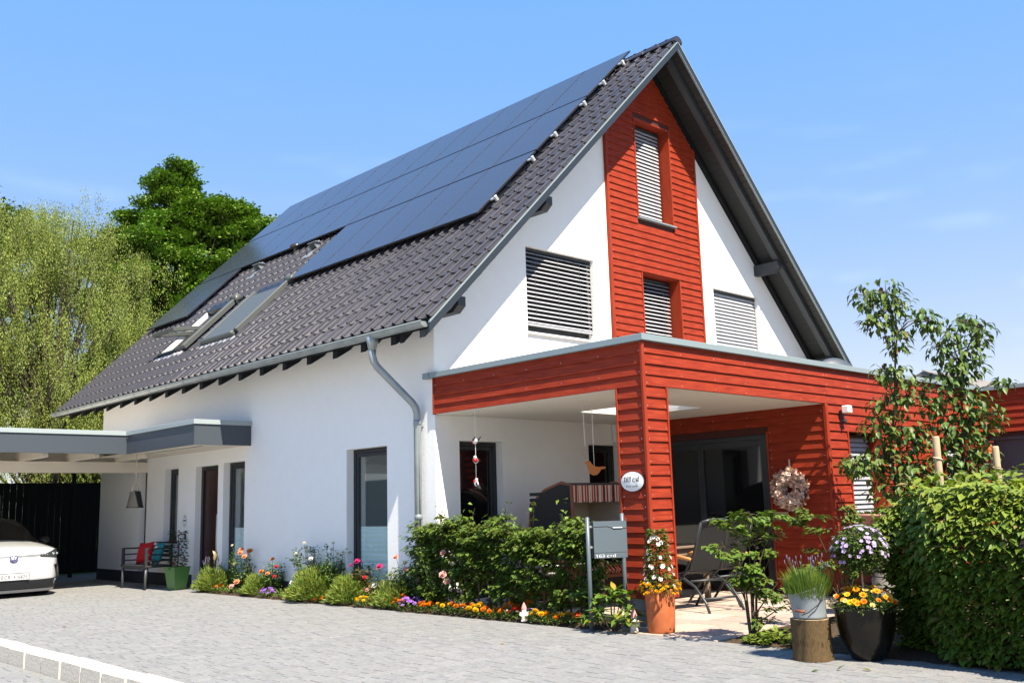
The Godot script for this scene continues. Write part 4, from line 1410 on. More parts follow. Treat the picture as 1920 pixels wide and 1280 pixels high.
# ---------------------------------------------------------------- carport and entrance canopy
func build_carport():
	var cp := thing("carport", "flat roofed carport and entrance canopy with anthracite fascia and pale edge", "carport")
	var xk := -1.077
	var z1 := -5.21
	var z0 := -8.10
	# canopy over the door
	part(cp, "fascia_board", boxm(Vector3(xk, 2.549, z0 + .02), Vector3(xk + .03, 2.900, z1), .002), M.anthracite)
	part(cp, "fascia_board", boxm(Vector3(xk + .0305, 2.549, z1 - .03), Vector3(-.001, 2.900, z1 - .001), .002), M.anthracite)
	part(cp, "roof_edge", boxm(Vector3(xk - .025, 2.902, z0 - .02), Vector3(xk + .10, 2.985, z1 + .025), .004), M.cap_light)
	part(cp, "roof_edge", boxm(Vector3(xk + .101, 2.902, z1 - .10), Vector3(-.002, 2.9845, z1 + .025), .004), M.cap_light)
	part(cp, "canopy_soffit", boxm(Vector3(xk + .031, 2.558, z0 - 1.4), Vector3(-.002, 2.575, z1 - .031)), M.beige_paint)
	part(cp, "canopy_roof", boxm(Vector3(xk + .101, 2.60, z0 - 1.4), Vector3(-.002, 2.95, z1 - .101)), M.stone_grey)
	part(cp, "soffit_groove", boxm(Vector3(xk + .33, 2.553, -8.0), Vector3(xk + .36, 2.5575, z1 - .4)), M.grey_metal)
	# carport front
	var x0 := -8.2
	part(cp, "fascia_board", boxm(Vector3(x0, 2.549, z0 - .012), Vector3(xk + .0, 2.900, z0 + .018), .002), M.anthracite)
	part(cp, "roof_edge", boxm(Vector3(x0, 2.902, z0 - .105), Vector3(xk - .026, 2.9855, z0 + .043), .004), M.cap_light)
	part(cp, "roof_deck", boxm(Vector3(x0, 2.72, -14.5), Vector3(-.002, 2.88, z0 - .11)), M.beige_paint)
	for k in 9:
		var x := -0.62 - k * 0.93
		part(cp, "joist", boxm(Vector3(x - .05, 2.485, -14.4), Vector3(x + .05, 2.718, z0 - .20), .004), M.beige_paint)
	part(cp, "cross_beam", boxm(Vector3(x0, 2.262, -9.77), Vector3(-.002, 2.484, -9.62), .004), M.beige_paint)
	for p in [[-.12, -13.5], [-4.9, -9.7], [-8.0, -9.7], [-8.0, -14.3], [-4.9, -14.3]]:
		part(cp, "steel_post", boxm(Vector3(p[0] - .04, 0, p[1] - .04), Vector3(p[0] + .04, 2.262 if p[1] != -13.5 else 2.484, p[1] + .04), .004), M.dark_timber)
	# dark board fence at the back; unseen left run added to shut out light
	var fence := thing("board_fence", "tall dark board fence across the back of the carport", "fence")
	var x := -8.3
	while x < 1.2:
		part(fence, "board", boxm(Vector3(x, 0.03, -14.62 + R(0, .006)), Vector3(x + .143, 2.235, -14.595), .004), M.dark_timber)
		x += 0.148
	part(fence, "rail", boxm(Vector3(-8.3, 0.4, -14.66), Vector3(1.2, 0.5, -14.622)), M.dark_timber)
	part(fence, "rail", boxm(Vector3(-8.3, 1.8, -14.66), Vector3(1.2, 1.9, -14.622)), M.dark_timber)
	var side := thing("board_fence", "unseen dark board fence added on the far left to keep the carport dark", "fence")
	var z := -14.5
	while z < -8.3:
		part(side, "board", boxm(Vector3(-8.33, 0.03, z), Vector3(-8.30, 2.235, z + .29), .004), M.dark_timber)
		z += 0.295
	part(side, "rail", boxm(Vector3(-8.37, 1.8, -14.5), Vector3(-8.332, 1.9, -8.3)), M.dark_timber)
	# shelf with pots at the back
	var sh := thing("wall_shelf", "dark shelf rack standing at the back fence of the carport", "shelf", Vector3(-2.2, 0, -14.35))
	for y in [0.4, 1.05, 1.55]:
		part(sh, "shelf_board", boxm(Vector3(-.75, y, -.2), Vector3(.75, y + .03, .16), .003), M.grey_metal)
	for xx in [-.74, -.02, .71]:
		part(sh, "upright", boxm(Vector3(xx, 0, -.02), Vector3(xx + .03, 1.95, .01)), M.grey_metal)
	for k in 3:
		var pot := thing("storage_pot", ["small grey pot on the left of the carport shelf", "small grey pot in the middle of the carport shelf", "small grey pot on the right of the carport shelf"][k], "pot", Vector3(-2.65 + k * .42, 1.58, -14.3), 0, "pots on the carport shelf")
		part(pot, "pot_body", lathem([Vector2(0, 0), Vector2(.06, 0), Vector2(.085, .14), Vector2(.09, .15), Vector2(.08, .15), Vector2(.06, .02)], 14), M.galvanised)

# ---------------------------------------------------------------- the white electric car under the carport
func car_front_z(x: float, y: float) -> float:      # depth of the nose behind its foremost point (positive to the rear)
	var a := absf(x) / 0.92
	var bow := 0.16 * pow(a, 2.4) + 0.42 * pow(maxf(a - 0.72, 0.0) / 0.28, 2.2)
	var lean := 0.0
	if y > 0.62: lean = 0.10 * pow((y - 0.62) / 0.32, 1.6) * (1.0 - 0.3 * a)
	if y < 0.36: lean = 0.10 * pow((0.36 - y) / 0.2, 1.3)
	return bow + lean

func car_patch(x0: float, x1: float, y0f: Callable, y1f: Callable, proud: float, nx := 14, ny := 6) -> ArrayMesh:
	var g := Geo.new().smooth()
	var rows := []
	for j in ny + 1:
		var row := []
		for i in nx + 1:
			var x := lerpf(x0, x1, i / float(nx))
			var y := lerpf(y0f.call(x), y1f.call(x), j / float(ny))
			row.append(Vector3(x, y, -car_front_z(x, y) + proud))
		rows.append(row)
	g.grid(rows)
	return g.done()

func build_car():
	var car := thing("parked_car", "white electric car parked nose out under the carport", "car", Vector3(-2.96, 0, -8.18))
	car.scale = Vector3(1.0, 0.9, 1.0)
	# nose: one skin from the sill of the bumper to the bonnet edge, then bonnet and wings
	var top := func(x): return 0.93 - 0.05 * pow(absf(x) / 0.92, 2.0)
	var low := func(x): return 0.17 + 0.16 * pow(absf(x) / 0.92, 6.0)
	var g := Geo.new().smooth()
	var rows := []
	var nx := 36
	for j in 15:
		var row := []
		for i in nx + 1:
			var x := lerpf(-0.92, 0.92, i / float(nx))
			var y := lerpf(low.call(x), top.call(x), j / 14.0)
			row.append(Vector3(x, y, -car_front_z(x, y)))
		rows.append(row)
	# bonnet
	for j in range(1, 13):
		var t := j / 12.0
		var row := []
		for i in nx + 1:
			var x := lerpf(-0.92, 0.92, i / float(nx))
			var a := absf(x) / 0.92
			var y0: float = top.call(x)
			var zf := -car_front_z(x, y0)
			var crown := 1.11 - 0.13 * pow(a, 3.0) + 0.012 * smoothstep(0.5, 0.62, a) * (1.0 - smoothstep(0.8, 1.0, a))
			row.append(Vector3(x * (1.0 - 0.02 * t), lerpf(y0, crown, pow(t, 0.62)), lerpf(zf, -1.30 - 0.05 * a, t)))
		rows.append(row)
	g.grid(rows)
	var body := part(car, "body", g.done(), M.car_paint)
	# sides, with arch for each wheel
	for sx in [-1.0, 1.0]:
		var sg := Geo.new().smooth()
		var rr := []
		for i in 41:
			var z := lerpf(-0.58, -4.45, i / 40.0)
			var yb := 0.30
			for wz in [-0.93, -3.70]:
				var dz := absf(z - wz)
				if dz < 0.42: yb = maxf(yb, 0.34 + sqrt(maxf(0.42 * 0.42 - dz * dz, 0.0)))
			var yt := lerpf(0.88, 1.0, smoothstep(-0.6, -1.6, z))
			var row := []
			for j in 7:
				var y := lerpf(yb, yt, j / 6.0)
				row.append(Vector3(sx * (0.92 - 0.05 * pow(maxf(y - 0.62, 0) / 0.4, 2.0) - 0.03 * pow(maxf(0.5 - y, 0) / 0.2, 2.0)), y, z))
			rr.append(row)
		sg.grid(rr, sx > 0)
		part(body, "side_panel", sg.done(), M.car_paint)
		var cl := Geo.new().smooth()
		for wz in [-0.93, -3.70]:
			var path := []
			for k in 13:
				var a := PI * k / 12.0
				path.append(Vector3(sx * 0.915, 0.34 + sin(a) * 0.42, wz + cos(a) * 0.42))
			cl.tube(path, 0.035, 8)
		part(body, "arch_trim", cl.done(), M.car_trim)
		part(body, "sill_trim", boxm(Vector3(sx * 0.90 - .03, 0.20, -3.3), Vector3(sx * 0.90 + .03, 0.34, -1.33), .02), M.car_trim)
	# cabin
	var cab := Geo.new().smooth()
	var sec := [[-1.26, 1.08, 0.80], [-1.75, 1.40, 0.70], [-2.15, 1.57, 0.62], [-2.9, 1.62, 0.60], [-3.6, 1.56, 0.60], [-4.2, 1.30, 0.66], [-4.5, 1.02, 0.78]]
	var roofrows := []
	for s in sec:
		var row := []
		for i in 13:
			var u := i / 6.0 - 1.0
			row.append(Vector3(u * s[2], s[1] - 0.05 * u * u, s[0]))
		roofrows.append(row)
	cab.grid(roofrows)
	part(car, "windscreen_and_roof", cab.done(), M.dark_interior_pane)
	for sx in [-1.0, 1.0]:
		var sg := Geo.new().smooth()
		var rr := []
		for s in sec:
			rr.append([Vector3(sx * 0.88, 0.98, s[0]), Vector3(sx * s[2], s[1] - 0.05, s[0])])
		sg.grid(rr, sx > 0)
		part(car, "side_window", sg.done(), M.dark_interior_pane)
		var mg := Geo.new().smooth()
		mg.ball(Vector3(sx * 1.02, 1.07, -1.62), Vector3(.11, .075, .09), 12, 8)
		mg.tube([Vector3(sx * .86, 1.02, -1.62), Vector3(sx * .98, 1.04, -1.62)], .022, 8)
		part(car, "wing_mirror", mg.done(), M.car_black)
	part(car, "tail", boxm(Vector3(-.86, .3, -4.56), Vector3(.86, 1.0, -4.40), .05), M.car_paint)
	part(car, "underbody", boxm(Vector3(-.80, .19, -4.3), Vector3(.80, .36, -.40)), M.car_trim)
	for sx in [-1.0, 1.0]:
		for wz in [-0.93, -3.70]:
			var wg := Geo.new().smooth()
			wg.xf = Transform3D(Basis(Vector3.BACK, PI / 2), Vector3(sx * .78, .345, wz))
			wg.lathe([Vector2(.22, -.11), Vector2(.32, -.112), Vector2(.345, -.08), Vector2(.345, .08), Vector2(.32, .112), Vector2(.22, .11)], 28)
			var wheel := part(car, "wheel", wg.done(), M.tyre)
			wg = Geo.new().smooth()
			wg.xf = Transform3D(Basis(Vector3.BACK, PI / 2), Vector3(sx * .78, .345, wz))
			wg.lathe([Vector2(0, -.09), Vector2(.21, -.10), Vector2(.225, -.105), Vector2(.225, .105), Vector2(.21, .10), Vector2(0, .09)], 24)
			part(wheel, "rim", wg.done(), M.car_silver)
	# face: light bar, lamps, lower intake with mesh, corner intakes
	part(body, "nose_bar", car_patch(-.62, .62, func(x): return 0.785 + 0.02 * absf(x), func(x): return 0.812 + 0.03 * absf(x), 0.004, 24, 1), M.car_black)
	part(body, "light_strip", car_patch(-.60, .60, func(x): return 0.795 + 0.02 * absf(x), func(x): return 0.80 + 0.03 * absf(x), 0.006, 24, 1), M.aluminium)
	for sx in [-1.0, 1.0]:
		var lo := func(x): return 0.735 + 0.09 * (0.88 - absf(x))
		var hi := func(x): return lerpf(0.825, 0.925, smoothstep(0.50, 0.80, absf(x)))
		var a: float = 0.46 * sx
		var b: float = 0.90 * sx
		var lamp := part(body, "headlight", car_patch(minf(a, b), maxf(a, b), lo, hi, 0.006, 12, 4), M.car_lamp)
		for q in [0.70, 0.80]:
			var z := -car_front_z(q, 0.825) - 0.0
			var lg := Geo.new().smooth()
			lg.ball(Vector3(q * sx, 0.822, z), Vector3(.032, .026, .012), 10, 6)
			part(lamp, "lens", lg.done(), M.lamp_lens)
		var c0: float = 0.72 * sx
		var c1: float = 0.895 * sx
		part(body, "corner_intake", car_patch(minf(c0, c1), maxf(c0, c1), func(x): return lerpf(0.58, 0.41, smoothstep(0.72, 0.80, absf(x))), func(x): return 0.615, 0.005, 8, 4), M.car_black)
		for k in 3:
			var yy := 0.45 + k * .05
			part(body, "intake_fin", car_patch(minf(0.76 * sx, .89 * sx), maxf(0.76 * sx, .89 * sx), func(x): return yy, func(x): return yy + .012, 0.012, 6, 1), M.car_trim)
	part(body, "lower_intake", car_patch(-.86, .86, func(x): return 0.155, func(x): return 0.335 + 0.03 * pow(absf(x) / .86, 4.0), 0.006, 24, 3), M.car_trim)
	var mesh := Geo.new()
	for k in range(-24, 25):
		for sgn in [-1.0, 1.0]:
			var xa := k * .036
			var xb: float = xa + sgn * 0.10
			if absf(xa) > .82 or absf(xb) > .82: continue
			var pa := Vector3(xa, .18, -car_front_z(xa, .18) + .012)
			var pb := Vector3(xb, .32, -car_front_z(xb, .32) + .012)
			mesh.tube([pa, pb], .005, 4, false)
	part(body, "grille_mesh", mesh.done(), M.grey_metal)
	part(body, "bumper_lip", car_patch(-.80, .80, func(x): return 0.10, func(x): return 0.155, 0.012, 24, 2), M.car_silver)
	part(body, "lower_valance", car_patch(-.86, .86, func(x): return 0.12, func(x): return 0.25, -0.012, 24, 2), M.car_trim)
	# round badge with the two letters one above the other
	var bz := -0.006
	var ring := Geo.new().smooth()
	ring.xf = Transform3D(Basis(Vector3.RIGHT, PI / 2), Vector3(0, 0.765, bz + .012))
	ring.lathe([Vector2(.056, -.006), Vector2(.068, -.006), Vector2(.068, .006), Vector2(.056, .006), Vector2(.056, -.006)], 32)
	var badge := part(body, "badge", ring.done(), M.purple_blue)
	ring = Geo.new().smooth()
	ring.xf = Transform3D(Basis(Vector3.RIGHT, PI / 2), Vector3(0, 0.765, bz + .010))
	ring.lathe([Vector2(0, -.004), Vector2(.056, -.004), Vector2(.056, .004), Vector2(0, .004)], 32)
	part(badge, "badge_plate", ring.done(), M.white_paint)
	var lt := Geo.new()
	for q in [[[-.026, .048], [0, .006], [.026, .048]], [[-.049, .022], [-.022, -.046], [0, -.008], [.022, -.046], [.049, .022]]]:
		for k in q.size() - 1:
			var p0 := Vector3(q[k][0], .765 + q[k][1], bz + .017)
			var p1 := Vector3(q[k + 1][0], .765 + q[k + 1][1], bz + .017)
			var dd := p1 - p0
			lt.box((p0 + p1) * .5, Vector3(dd.length() + .006, .010, .004), 0, Basis(Vector3.BACK, atan2(dd.y, dd.x)))
	part(badge, "badge_letters", lt.done(), M.purple_blue)
	# number plate
	var plate := part(body, "number_plate", boxm(Vector3(-.26, .353, .012), Vector3(.26, .472, .022), .003), M.white_paint)
	part(plate, "plate_holder", boxm(Vector3(-.27, .335, -.06), Vector3(.27, .485, .011), .003), M.dark_paint)
	part(plate, "plate_text", text_mesh("BOR  K 440E", 0.082, 0.0006, "Droid Sans", 0.43, 0.0, true), M.ink, Transform3D(Basis.IDENTITY, Vector3(0.02, .4125, .0226)))
	part(plate, "country_strip", boxm(Vector3(-.258, .355, .0221), Vector3(-.222, .470, .0232)), M.purple_blue)
	part(plate, "plate_border", frame_mesh(-.256, .256, .357, .468, .003, .0221, .0226, Transform3D.IDENTITY), M.ink)

# flat lettering of a given cap height, centred; width > 0 squeezes it to that width
func text_mesh(t: String, high: float, thick: float, face := "Droid Sans", width := 0.0, italic := 0.0, bold := false) -> Mesh:
	var f := SystemFont.new()
	f.font_names = PackedStringArray([face])
	f.font_weight = 700 if bold else 400
	var tm := TextMesh.new()
	tm.text = t
	tm.font = f
	tm.font_size = 64
	tm.pixel_size = 0.01
	tm.depth = 0.02
	tm.curve_step = 4.0
	var arr := tm.get_mesh_arrays()
	var vs: PackedVector3Array = arr[Mesh.ARRAY_VERTEX]
	var bb := AABB(vs[0], Vector3.ZERO)
	for q in vs: bb = bb.expand(q)
	var c := bb.get_center()
	var sy := high / bb.size.y
	var sx := sy if width <= 0.0 else width / bb.size.x
	for i in vs.size():
		var q := vs[i] - c
		vs[i] = Vector3(q.x * sx + q.y * sy * italic, q.y * sy, q.z * thick / 0.02)
	arr[Mesh.ARRAY_VERTEX] = vs
	var m := ArrayMesh.new()
	m.add_surface_from_arrays(Mesh.PRIMITIVE_TRIANGLES, arr)
	return m

# ---------------------------------------------------------------- things by the front door
func cushion_mesh(w: float, h: float, t: float) -> ArrayMesh:
	var g := Geo.new().smooth()
	for side in [1.0, -1.0]:
		var rows := []
		for i in 11:
			var row := []
			for j in 11:
				var u := i / 5.0 - 1.0
				var v := j / 5.0 - 1.0
				var puff := pow(maxf((1 - u * u) * (1 - v * v), 0.0), 0.42)
				var pinch := 1.0 - 0.09 * (1.0 - absf(u)) * 1.0 * pow(absf(v), 3) - 0.0
				var pinch2 := 1.0 - 0.09 * (1.0 - absf(v)) * pow(absf(u), 3)
				row.append(Vector3(u * w * .5 * pinch2, v * h * .5 * pinch, side * t * .5 * puff + sin(u * 5.0 + v * 3.0) * 0.004 * puff))
			rows.append(row)
		g.grid(rows, side > 0)
	return g.done()

func build_entry_things():
	var b := thing("garden_bench", "black metal bench with slatted arms by the narrow dark window", "bench", Vector3(-0.55, 0, -8.2))
	for z in [-0.53, 0.53]:
		part(b, "leg", tubem([Vector3(-.25, 0, z), Vector3(-.25, .2, z), Vector3(-.24, .40, z)], [.022, .026, .03], 8), M.grey_metal)
		part(b, "leg", tubem([Vector3(.26, 0, z), Vector3(.22, .40, z)], [.022, .03], 8), M.grey_metal)
		var g := Geo.new()
		g.span(Vector3(-.275, .40, z - .03), Vector3(-.225, .765, z + .03), .006)
		g.span(Vector3(.22, .40, z - .025), Vector3(.26, .80, z + .025), .006)
		g.span(Vector3(-.225, .735, z - .025), Vector3(.22, .765, z + .025), .006)
		g.span(Vector3(-.225, .625, z - .012), Vector3(.22, .65, z + .012), .004)
		g.span(Vector3(-.225, .51, z - .012), Vector3(.22, .535, z + .012), .004)
		part(b, "arm", g.done(), M.black_metal)
	part(b, "seat", boxm(Vector3(-.28, .40, -.58), Vector3(.25, .445, .58), .008), M.black_metal)
	part(b, "seat_rail", boxm(Vector3(-.272, .365, -.52), Vector3(-.25, .399, .52), .003), M.grey_metal)
	for k in 4:
		part(b, "back_slat", boxm(Vector3(.225, .50 + k * .085, -.50), Vector3(.245, .545 + k * .085, .50), .004), M.black_metal)
	var c := part(self, "red_cushion", cushion_mesh(.43, .43, .15), M.red_fabric)
	tag(c, "plain red cushion standing on the black bench", "cushion")
	c.transform = Transform3D(Basis.from_euler(Vector3(-0.28, -PI / 2 + 0.25, 0.08)), Vector3(-.50, .655, -8.42))
	c = part(self, "teal_cushion", cushion_mesh(.42, .42, .14), M.teal_fabric)
	tag(c, "teal cushion with pale print leaning at the planter end of the bench", "cushion")
	c.transform = Transform3D(Basis.from_euler(Vector3(-0.25, -PI / 2 - 0.12, 0.0)), Vector3(-.42, .655, -8.0))
	part(c, "print", boxm(Vector3(-.09, .08, .062), Vector3(.06, .12, .068), .002), M.white_paint)
	# green planter
	var p := thing("green_planter", "bright green square planter with dark leaves beside the bench", "planter", Vector3(-.42, 0, -7.15), 0.15)
	var g := Geo.new()
	for s in 4:
		var a := s * PI / 2
		g.xf = Transform3D(Basis(Vector3.UP, a), Vector3.ZERO)
		g.quad(Vector3(-.115, 0, .115), Vector3(.115, 0, .115), Vector3(.17, .42, .17), Vector3(-.17, .42, .17))
		g.quad(Vector3(-.17, .42, .17), Vector3(.17, .42, .17), Vector3(.15, .42, .15), Vector3(-.15, .42, .15))
		g.quad(Vector3(.15, .36, .15), Vector3(-.15, .36, .15), Vector3(-.15, .42, .15), Vector3(.15, .42, .15))
	g.xf = Transform3D.IDENTITY
	g.quad(Vector3(-.15, .37, .15), Vector3(.15, .37, .15), Vector3(.15, .37, -.15), Vector3(-.15, .37, -.15))
	part(p, "pot", g.done(), M.green_glaze)
	var pl := thing("potted_shrub", "dark leaved upright plant with a few red flowers in the green planter", "plant", Vector3(-.42, .37, -7.15))
	part(pl, "stem", tubem([Vector3(0, 0, 0), Vector3(.02, .35, 0), Vector3(0, .62, .01)], [.012, .009, .005], 6), M.twig)
	var wh := []
	var ti := []
	for k in 420:
		var h := R(0.0, 0.70)
		var r := 0.16 * sqrt(R(0, 1)) * (1.0 - 0.35 * absf(h - .3))
		var a := R(0, TAU)
		wh.append(leaf_at(Vector3(cos(a) * r, h, sin(a) * r), Vector3(cos(a), R(-.3, .6), sin(a)), Vector3(R(-.3, .3), 1, R(-.3, .3)), R(.7, 1.2)))
		ti.append(green(Color(.030, .052, .016)))
	leaves(pl, [.075, .04, .008, .02, 0], M.leaf_glossy, wh, ti)
	for q in [[-.10, .52, .02], [.04, .63, .08], [-.06, .40, .12], [-.14, .30, -.02], [-.12, .12, .10], [.0, .5, .14]]:
		part(pl, "flower", rose_mesh(.028, Color(.42, .02, .03)), M.petal, Transform3D(Basis(Vector3.RIGHT, .6), Vector3(q[0], q[1], q[2])))
	# bell shaped lamp
	var l := thing("hanging_bell_lamp", "galvanised bell shaped bucket lamp hanging on a rope under the canopy", "lamp", Vector3(-.90, 1.53, -8.02))
	part(l, "shade", lathem([Vector2(.150, 0), Vector2(.155, .012), Vector2(.148, .03), Vector2(.10, .28), Vector2(.095, .305), Vector2(.03, .315), Vector2(0, .318)], 24), M.dark_zinc)
	part(l, "shade_rim", lathem([Vector2(.146, -.004), Vector2(.160, -.004), Vector2(.160, .02), Vector2(.146, .02)], 24), M.dark_zinc)
	part(l, "rope", tubem([Vector3(0, .318, 0), Vector3(.008, .7, 0), Vector3(0, 1.03, 0)], .009, 6), M.rope)
	part(l, "rope_loop", tubem([Vector3(-.07, .30, 0), Vector3(-.04, .42, 0), Vector3(0, .46, 0), Vector3(.04, .42, 0), Vector3(.07, .30, 0)], .006, 6), M.rope)
	# wall fittings
	var s := thing("enamel_sign", "small oval grey enamel sign on the white wall left of the front door", "sign", Vector3(-.004, 1.253, -7.76), -PI / 2)
	part(s, "sign_plate", oval_mesh(.085, .115, .012), M.white_paint)
	part(s, "sign_rim", oval_ring(.085, .115, .008, .014), M.grey_metal)
	for k in 3:
		var w: float = [.03, .055, .025][k]
		part(s, "lettering_line", boxm(Vector3(-w, [.062, -.012, -.075][k], .0125), Vector3(w, [.078, .018, -.06][k], .0135)), M.grey_metal)
	var db := thing("door_bell", "small dark doorbell button below the oval enamel sign", "doorbell", Vector3(0, .946, -7.73))
	part(db, "bell_plate", boxm(Vector3(-.018, -.055, -.032), Vector3(-.001, .055, .032), .004), M.dark_paint)
	part(db, "button", boxm(Vector3(-.024, -.01, -.015), Vector3(-.0185, .02, .015), .003), M.grey_metal)
	var bf := thing("butterfly_stake", "brown butterfly garden stake standing in front of the door frame", "garden stake", Vector3(-.34, 0, -5.72), 0.7)
	part(bf, "stick", tubem([Vector3(0, 0, 0), Vector3(0, .60, 0)], .006, 6), M.black_metal)
	for sx in [-1.0, 1.0]:
		var w := Geo.new().smooth()
		w.xf = Transform3D(Basis(Vector3.UP, sx * .7), Vector3(0, .6, 0))
		w.prism(PackedVector2Array([Vector2(0, 0), Vector2(sx * .06, -.05), Vector2(sx * .085, .0), Vector2(sx * .075, .05), Vector2(sx * .10, .13), Vector2(sx * .05, .11), Vector2(0, .04)]), -.004, .004)
		part(bf, "wing", w.done(), M.wicker if sx > 0 else M.brass_plate)
	for k in 1:
		var gar := thing("shell_garland", "string of white discs hanging inside the narrow window right of the door", "garland", Vector3(.34, 0, -5.52))
		part(gar, "thread", tubem([Vector3(0, 1.20, 0), Vector3(0, 2.25, 0)], .003, 5), M.rope)
		for j in 9:
			var dg := Geo.new().smooth()
			dg.ball(Vector3(0, 1.25 + j * .105, 0), Vector3(.012, .026, .026), 10, 6)
			part(gar, "disc", dg.done(), M.enamel)
	var pen := thing("pendant_lamp", "white pendant shade hanging behind the tall window", "lamp", Vector3(.95, 2.02, -1.55))
	part(pen, "shade", lathem([Vector2(.16, 0), Vector2(.16, .09), Vector2(.02, .095), Vector2(0, .095)], 20), M.enamel)
	part(pen, "cable", tubem([Vector3(0, .095, 0), Vector3(0, .58, 0)], .004, 5), M.cord)

func oval_pts(rx: float, ry: float, n := 36) -> PackedVector2Array:
	var p := PackedVector2Array()
	for k in n:
		p.append(Vector2(cos(TAU * k / n) * rx, sin(TAU * k / n) * ry))
	return p

func oval_mesh(rx: float, ry: float, t: float) -> ArrayMesh:
	var g := Geo.new()
	g.prism(oval_pts(rx, ry), 0.0, t)
	return g.done()

func oval_ring(rx: float, ry: float, w: float, t: float) -> ArrayMesh:
	var g := Geo.new().smooth()
	var path := []
	for k in 41:
		path.append(Vector3(cos(TAU * k / 40) * (rx - w * .5), sin(TAU * k / 40) * (ry - w * .5), t - .004))
	g.tube(path, w * .5, 6, false)
	return g.done()

# ---------------------------------------------------------------- things on the terrace and by the post
func build_terrace_things():
	var T := 3.778
	# oval house number sign on the post
	var s := thing("house_number_sign", "white oval enamel sign reading 163 c/d on the red post", "sign", Vector3(-.052, 1.582, 3.557), -PI / 2)
	var g := Geo.new().smooth()
	var rows := []
	for i in 7:
		var row := []
		var r := i / 6.0
		for k in 41:
			row.append(Vector3(cos(TAU * k / 40) * .168 * r, sin(TAU * k / 40) * .113 * r, .004 + .022 * (1.0 - r * r)))
		rows.append(row)
	g.grid(rows)
	part(s, "sign_plate", g.done(), M.enamel)
	part(s, "sign_rim", oval_ring(.171, .116, .010, .006), M.ink)
	part(s, "number_text", text_mesh("163 c/d", .070, .0008, "Droid Serif", .225, .22, true), M.ink, Transform3D(Basis.IDENTITY, Vector3(.002, .022, .0262)))
	var sq := Geo.new()
	for k in 11:
		if k == 5: continue
		var x := -.075 + k * .0155
		sq.box(Vector3(x, -.052, .0225 - absf(x) * .03), Vector3(.003, .016 + .012 * (k % 3 == 0 as int), .001), 0, Basis(Vector3.BACK, -.3))
		sq.box(Vector3(x + .006, -.054, .0225 - absf(x) * .03), Vector3(.009, .0025, .001), 0, Basis(Vector3.BACK, .5))
	part(s, "small_script_line", sq.done(), M.grey_metal)
	# letter box on two posts
	var mb := thing("letter_box", "grey letter box reading 163 c+d on two posts at the bed corner", "letter box", Vector3(-.58, 0, 3.325), -0.56)
	# local x along the front of the box
	part(mb, "post", tubem([Vector3(0, 0, 0), Vector3(0, 1.205, 0)], .023, 12), M.mailbox_paint)
	part(mb, "post", tubem([Vector3(.44, 0, -.13), Vector3(.44, 1.235, -.13)], .023, 12), M.mailbox_paint)
	part(mb, "body", boxm(Vector3(.058, .762, -.10), Vector3(.432, 1.155, .018), .006), M.car_trim)
	g = Geo.new()
	g.prism(PackedVector2Array([Vector2(.056, .822), Vector2(.434, .822), Vector2(.434, 1.069), Vector2(.29, 1.069), Vector2(.215, 1.094), Vector2(.056, 1.094)]), .019, .034)
	var dr := part(mb, "door", g.done(), M.mailbox_paint)
	g = Geo.new()
	g.prism(PackedVector2Array([Vector2(.056, 1.101), Vector2(.217, 1.101), Vector2(.292, 1.076), Vector2(.434, 1.076), Vector2(.434, 1.158), Vector2(.056, 1.158)]), .019, .037)
	part(mb, "flap", g.done(), M.mailbox_paint)
	part(mb, "flap_handle", boxm(Vector3(.275, 1.076, .0375), Vector3(.385, 1.090, .046), .003), M.aluminium)
	part(mb, "name_strip", boxm(Vector3(.056, .760, .019), Vector3(.434, .818, .032), .003), M.mailbox_paint)
	part(mb, "number_text", text_mesh("163 c+d", .034, .001, "Droid Sans", .225), M.enamel, Transform3D(Basis.IDENTITY, Vector3(.185, .787, .0328)))
	for q in [[.03, 1.10], [.03, .88]]:
		part(mb, "bracket", boxm(Vector3(q[0] - .014, q[1] - .012, -.02), Vector3(q[0] + .03, q[1] + .012, .0), .003), M.steel)
	build_beach_chair()
	# hanging ornaments
	var bm := thing("bird_mobile", "string of small red and white birds hanging from the terrace soffit", "mobile", Vector3(.05, 0, .79))
	part(bm, "thread", tubem([Vector3(0, 1.63, 0), Vector3(.0, 2.25, 0), Vector3(0, 2.648, 0)], .004, 5), M.enamel)
	for q in [[2.225, 0.3, 1.0, -0.1], [1.965, 2.9, 1.0, 0.35], [1.665, 1.2, 0.8, 1.3]]:
		var bird := small_bird(q[2])
		for k in bird.size():
			part(bm, ["bird_body", "bird_breast", "bird_wing"][k], bird[k], [M.white_paint, M.red_paint, M.dark_paint][k], Transform3D(Basis.from_euler(Vector3(0, q[1] + .9, q[3])), Vector3(0, q[0], 0)))
	var ob := thing("wooden_bird", "flat orange wooden bird hanging in front of the dark window", "ornament", Vector3(.724, 1.80, 2.303), -0.84)
	g = Geo.new()
	g.prism(PackedVector2Array([Vector2(-.125, .065), Vector2(-.09, .085), Vector2(-.068, .092), Vector2(-.045, .078), Vector2(-.025, .045), Vector2(.005, .02), Vector2(.05, .01), Vector2(.13, .012), Vector2(.15, .0), Vector2(.13, -.018), Vector2(.09, -.022), Vector2(.06, -.065), Vector2(.03, -.09), Vector2(-.02, -.095), Vector2(-.06, -.07), Vector2(-.082, -.02), Vector2(-.092, .045)]), -.009, .009)
	part(ob, "bird", g.done(), M.orange_wood)
	part(ob, "string", tubem([Vector3(0, .02, 0), Vector3(0, .849, 0)], .004, 5), M.enamel)
	ob = thing("wooden_ornament", "narrow brown wooden ornament hanging on a string beside the orange bird", "ornament", Vector3(.615, 2.02, 2.245), -0.7)
	g = Geo.new()
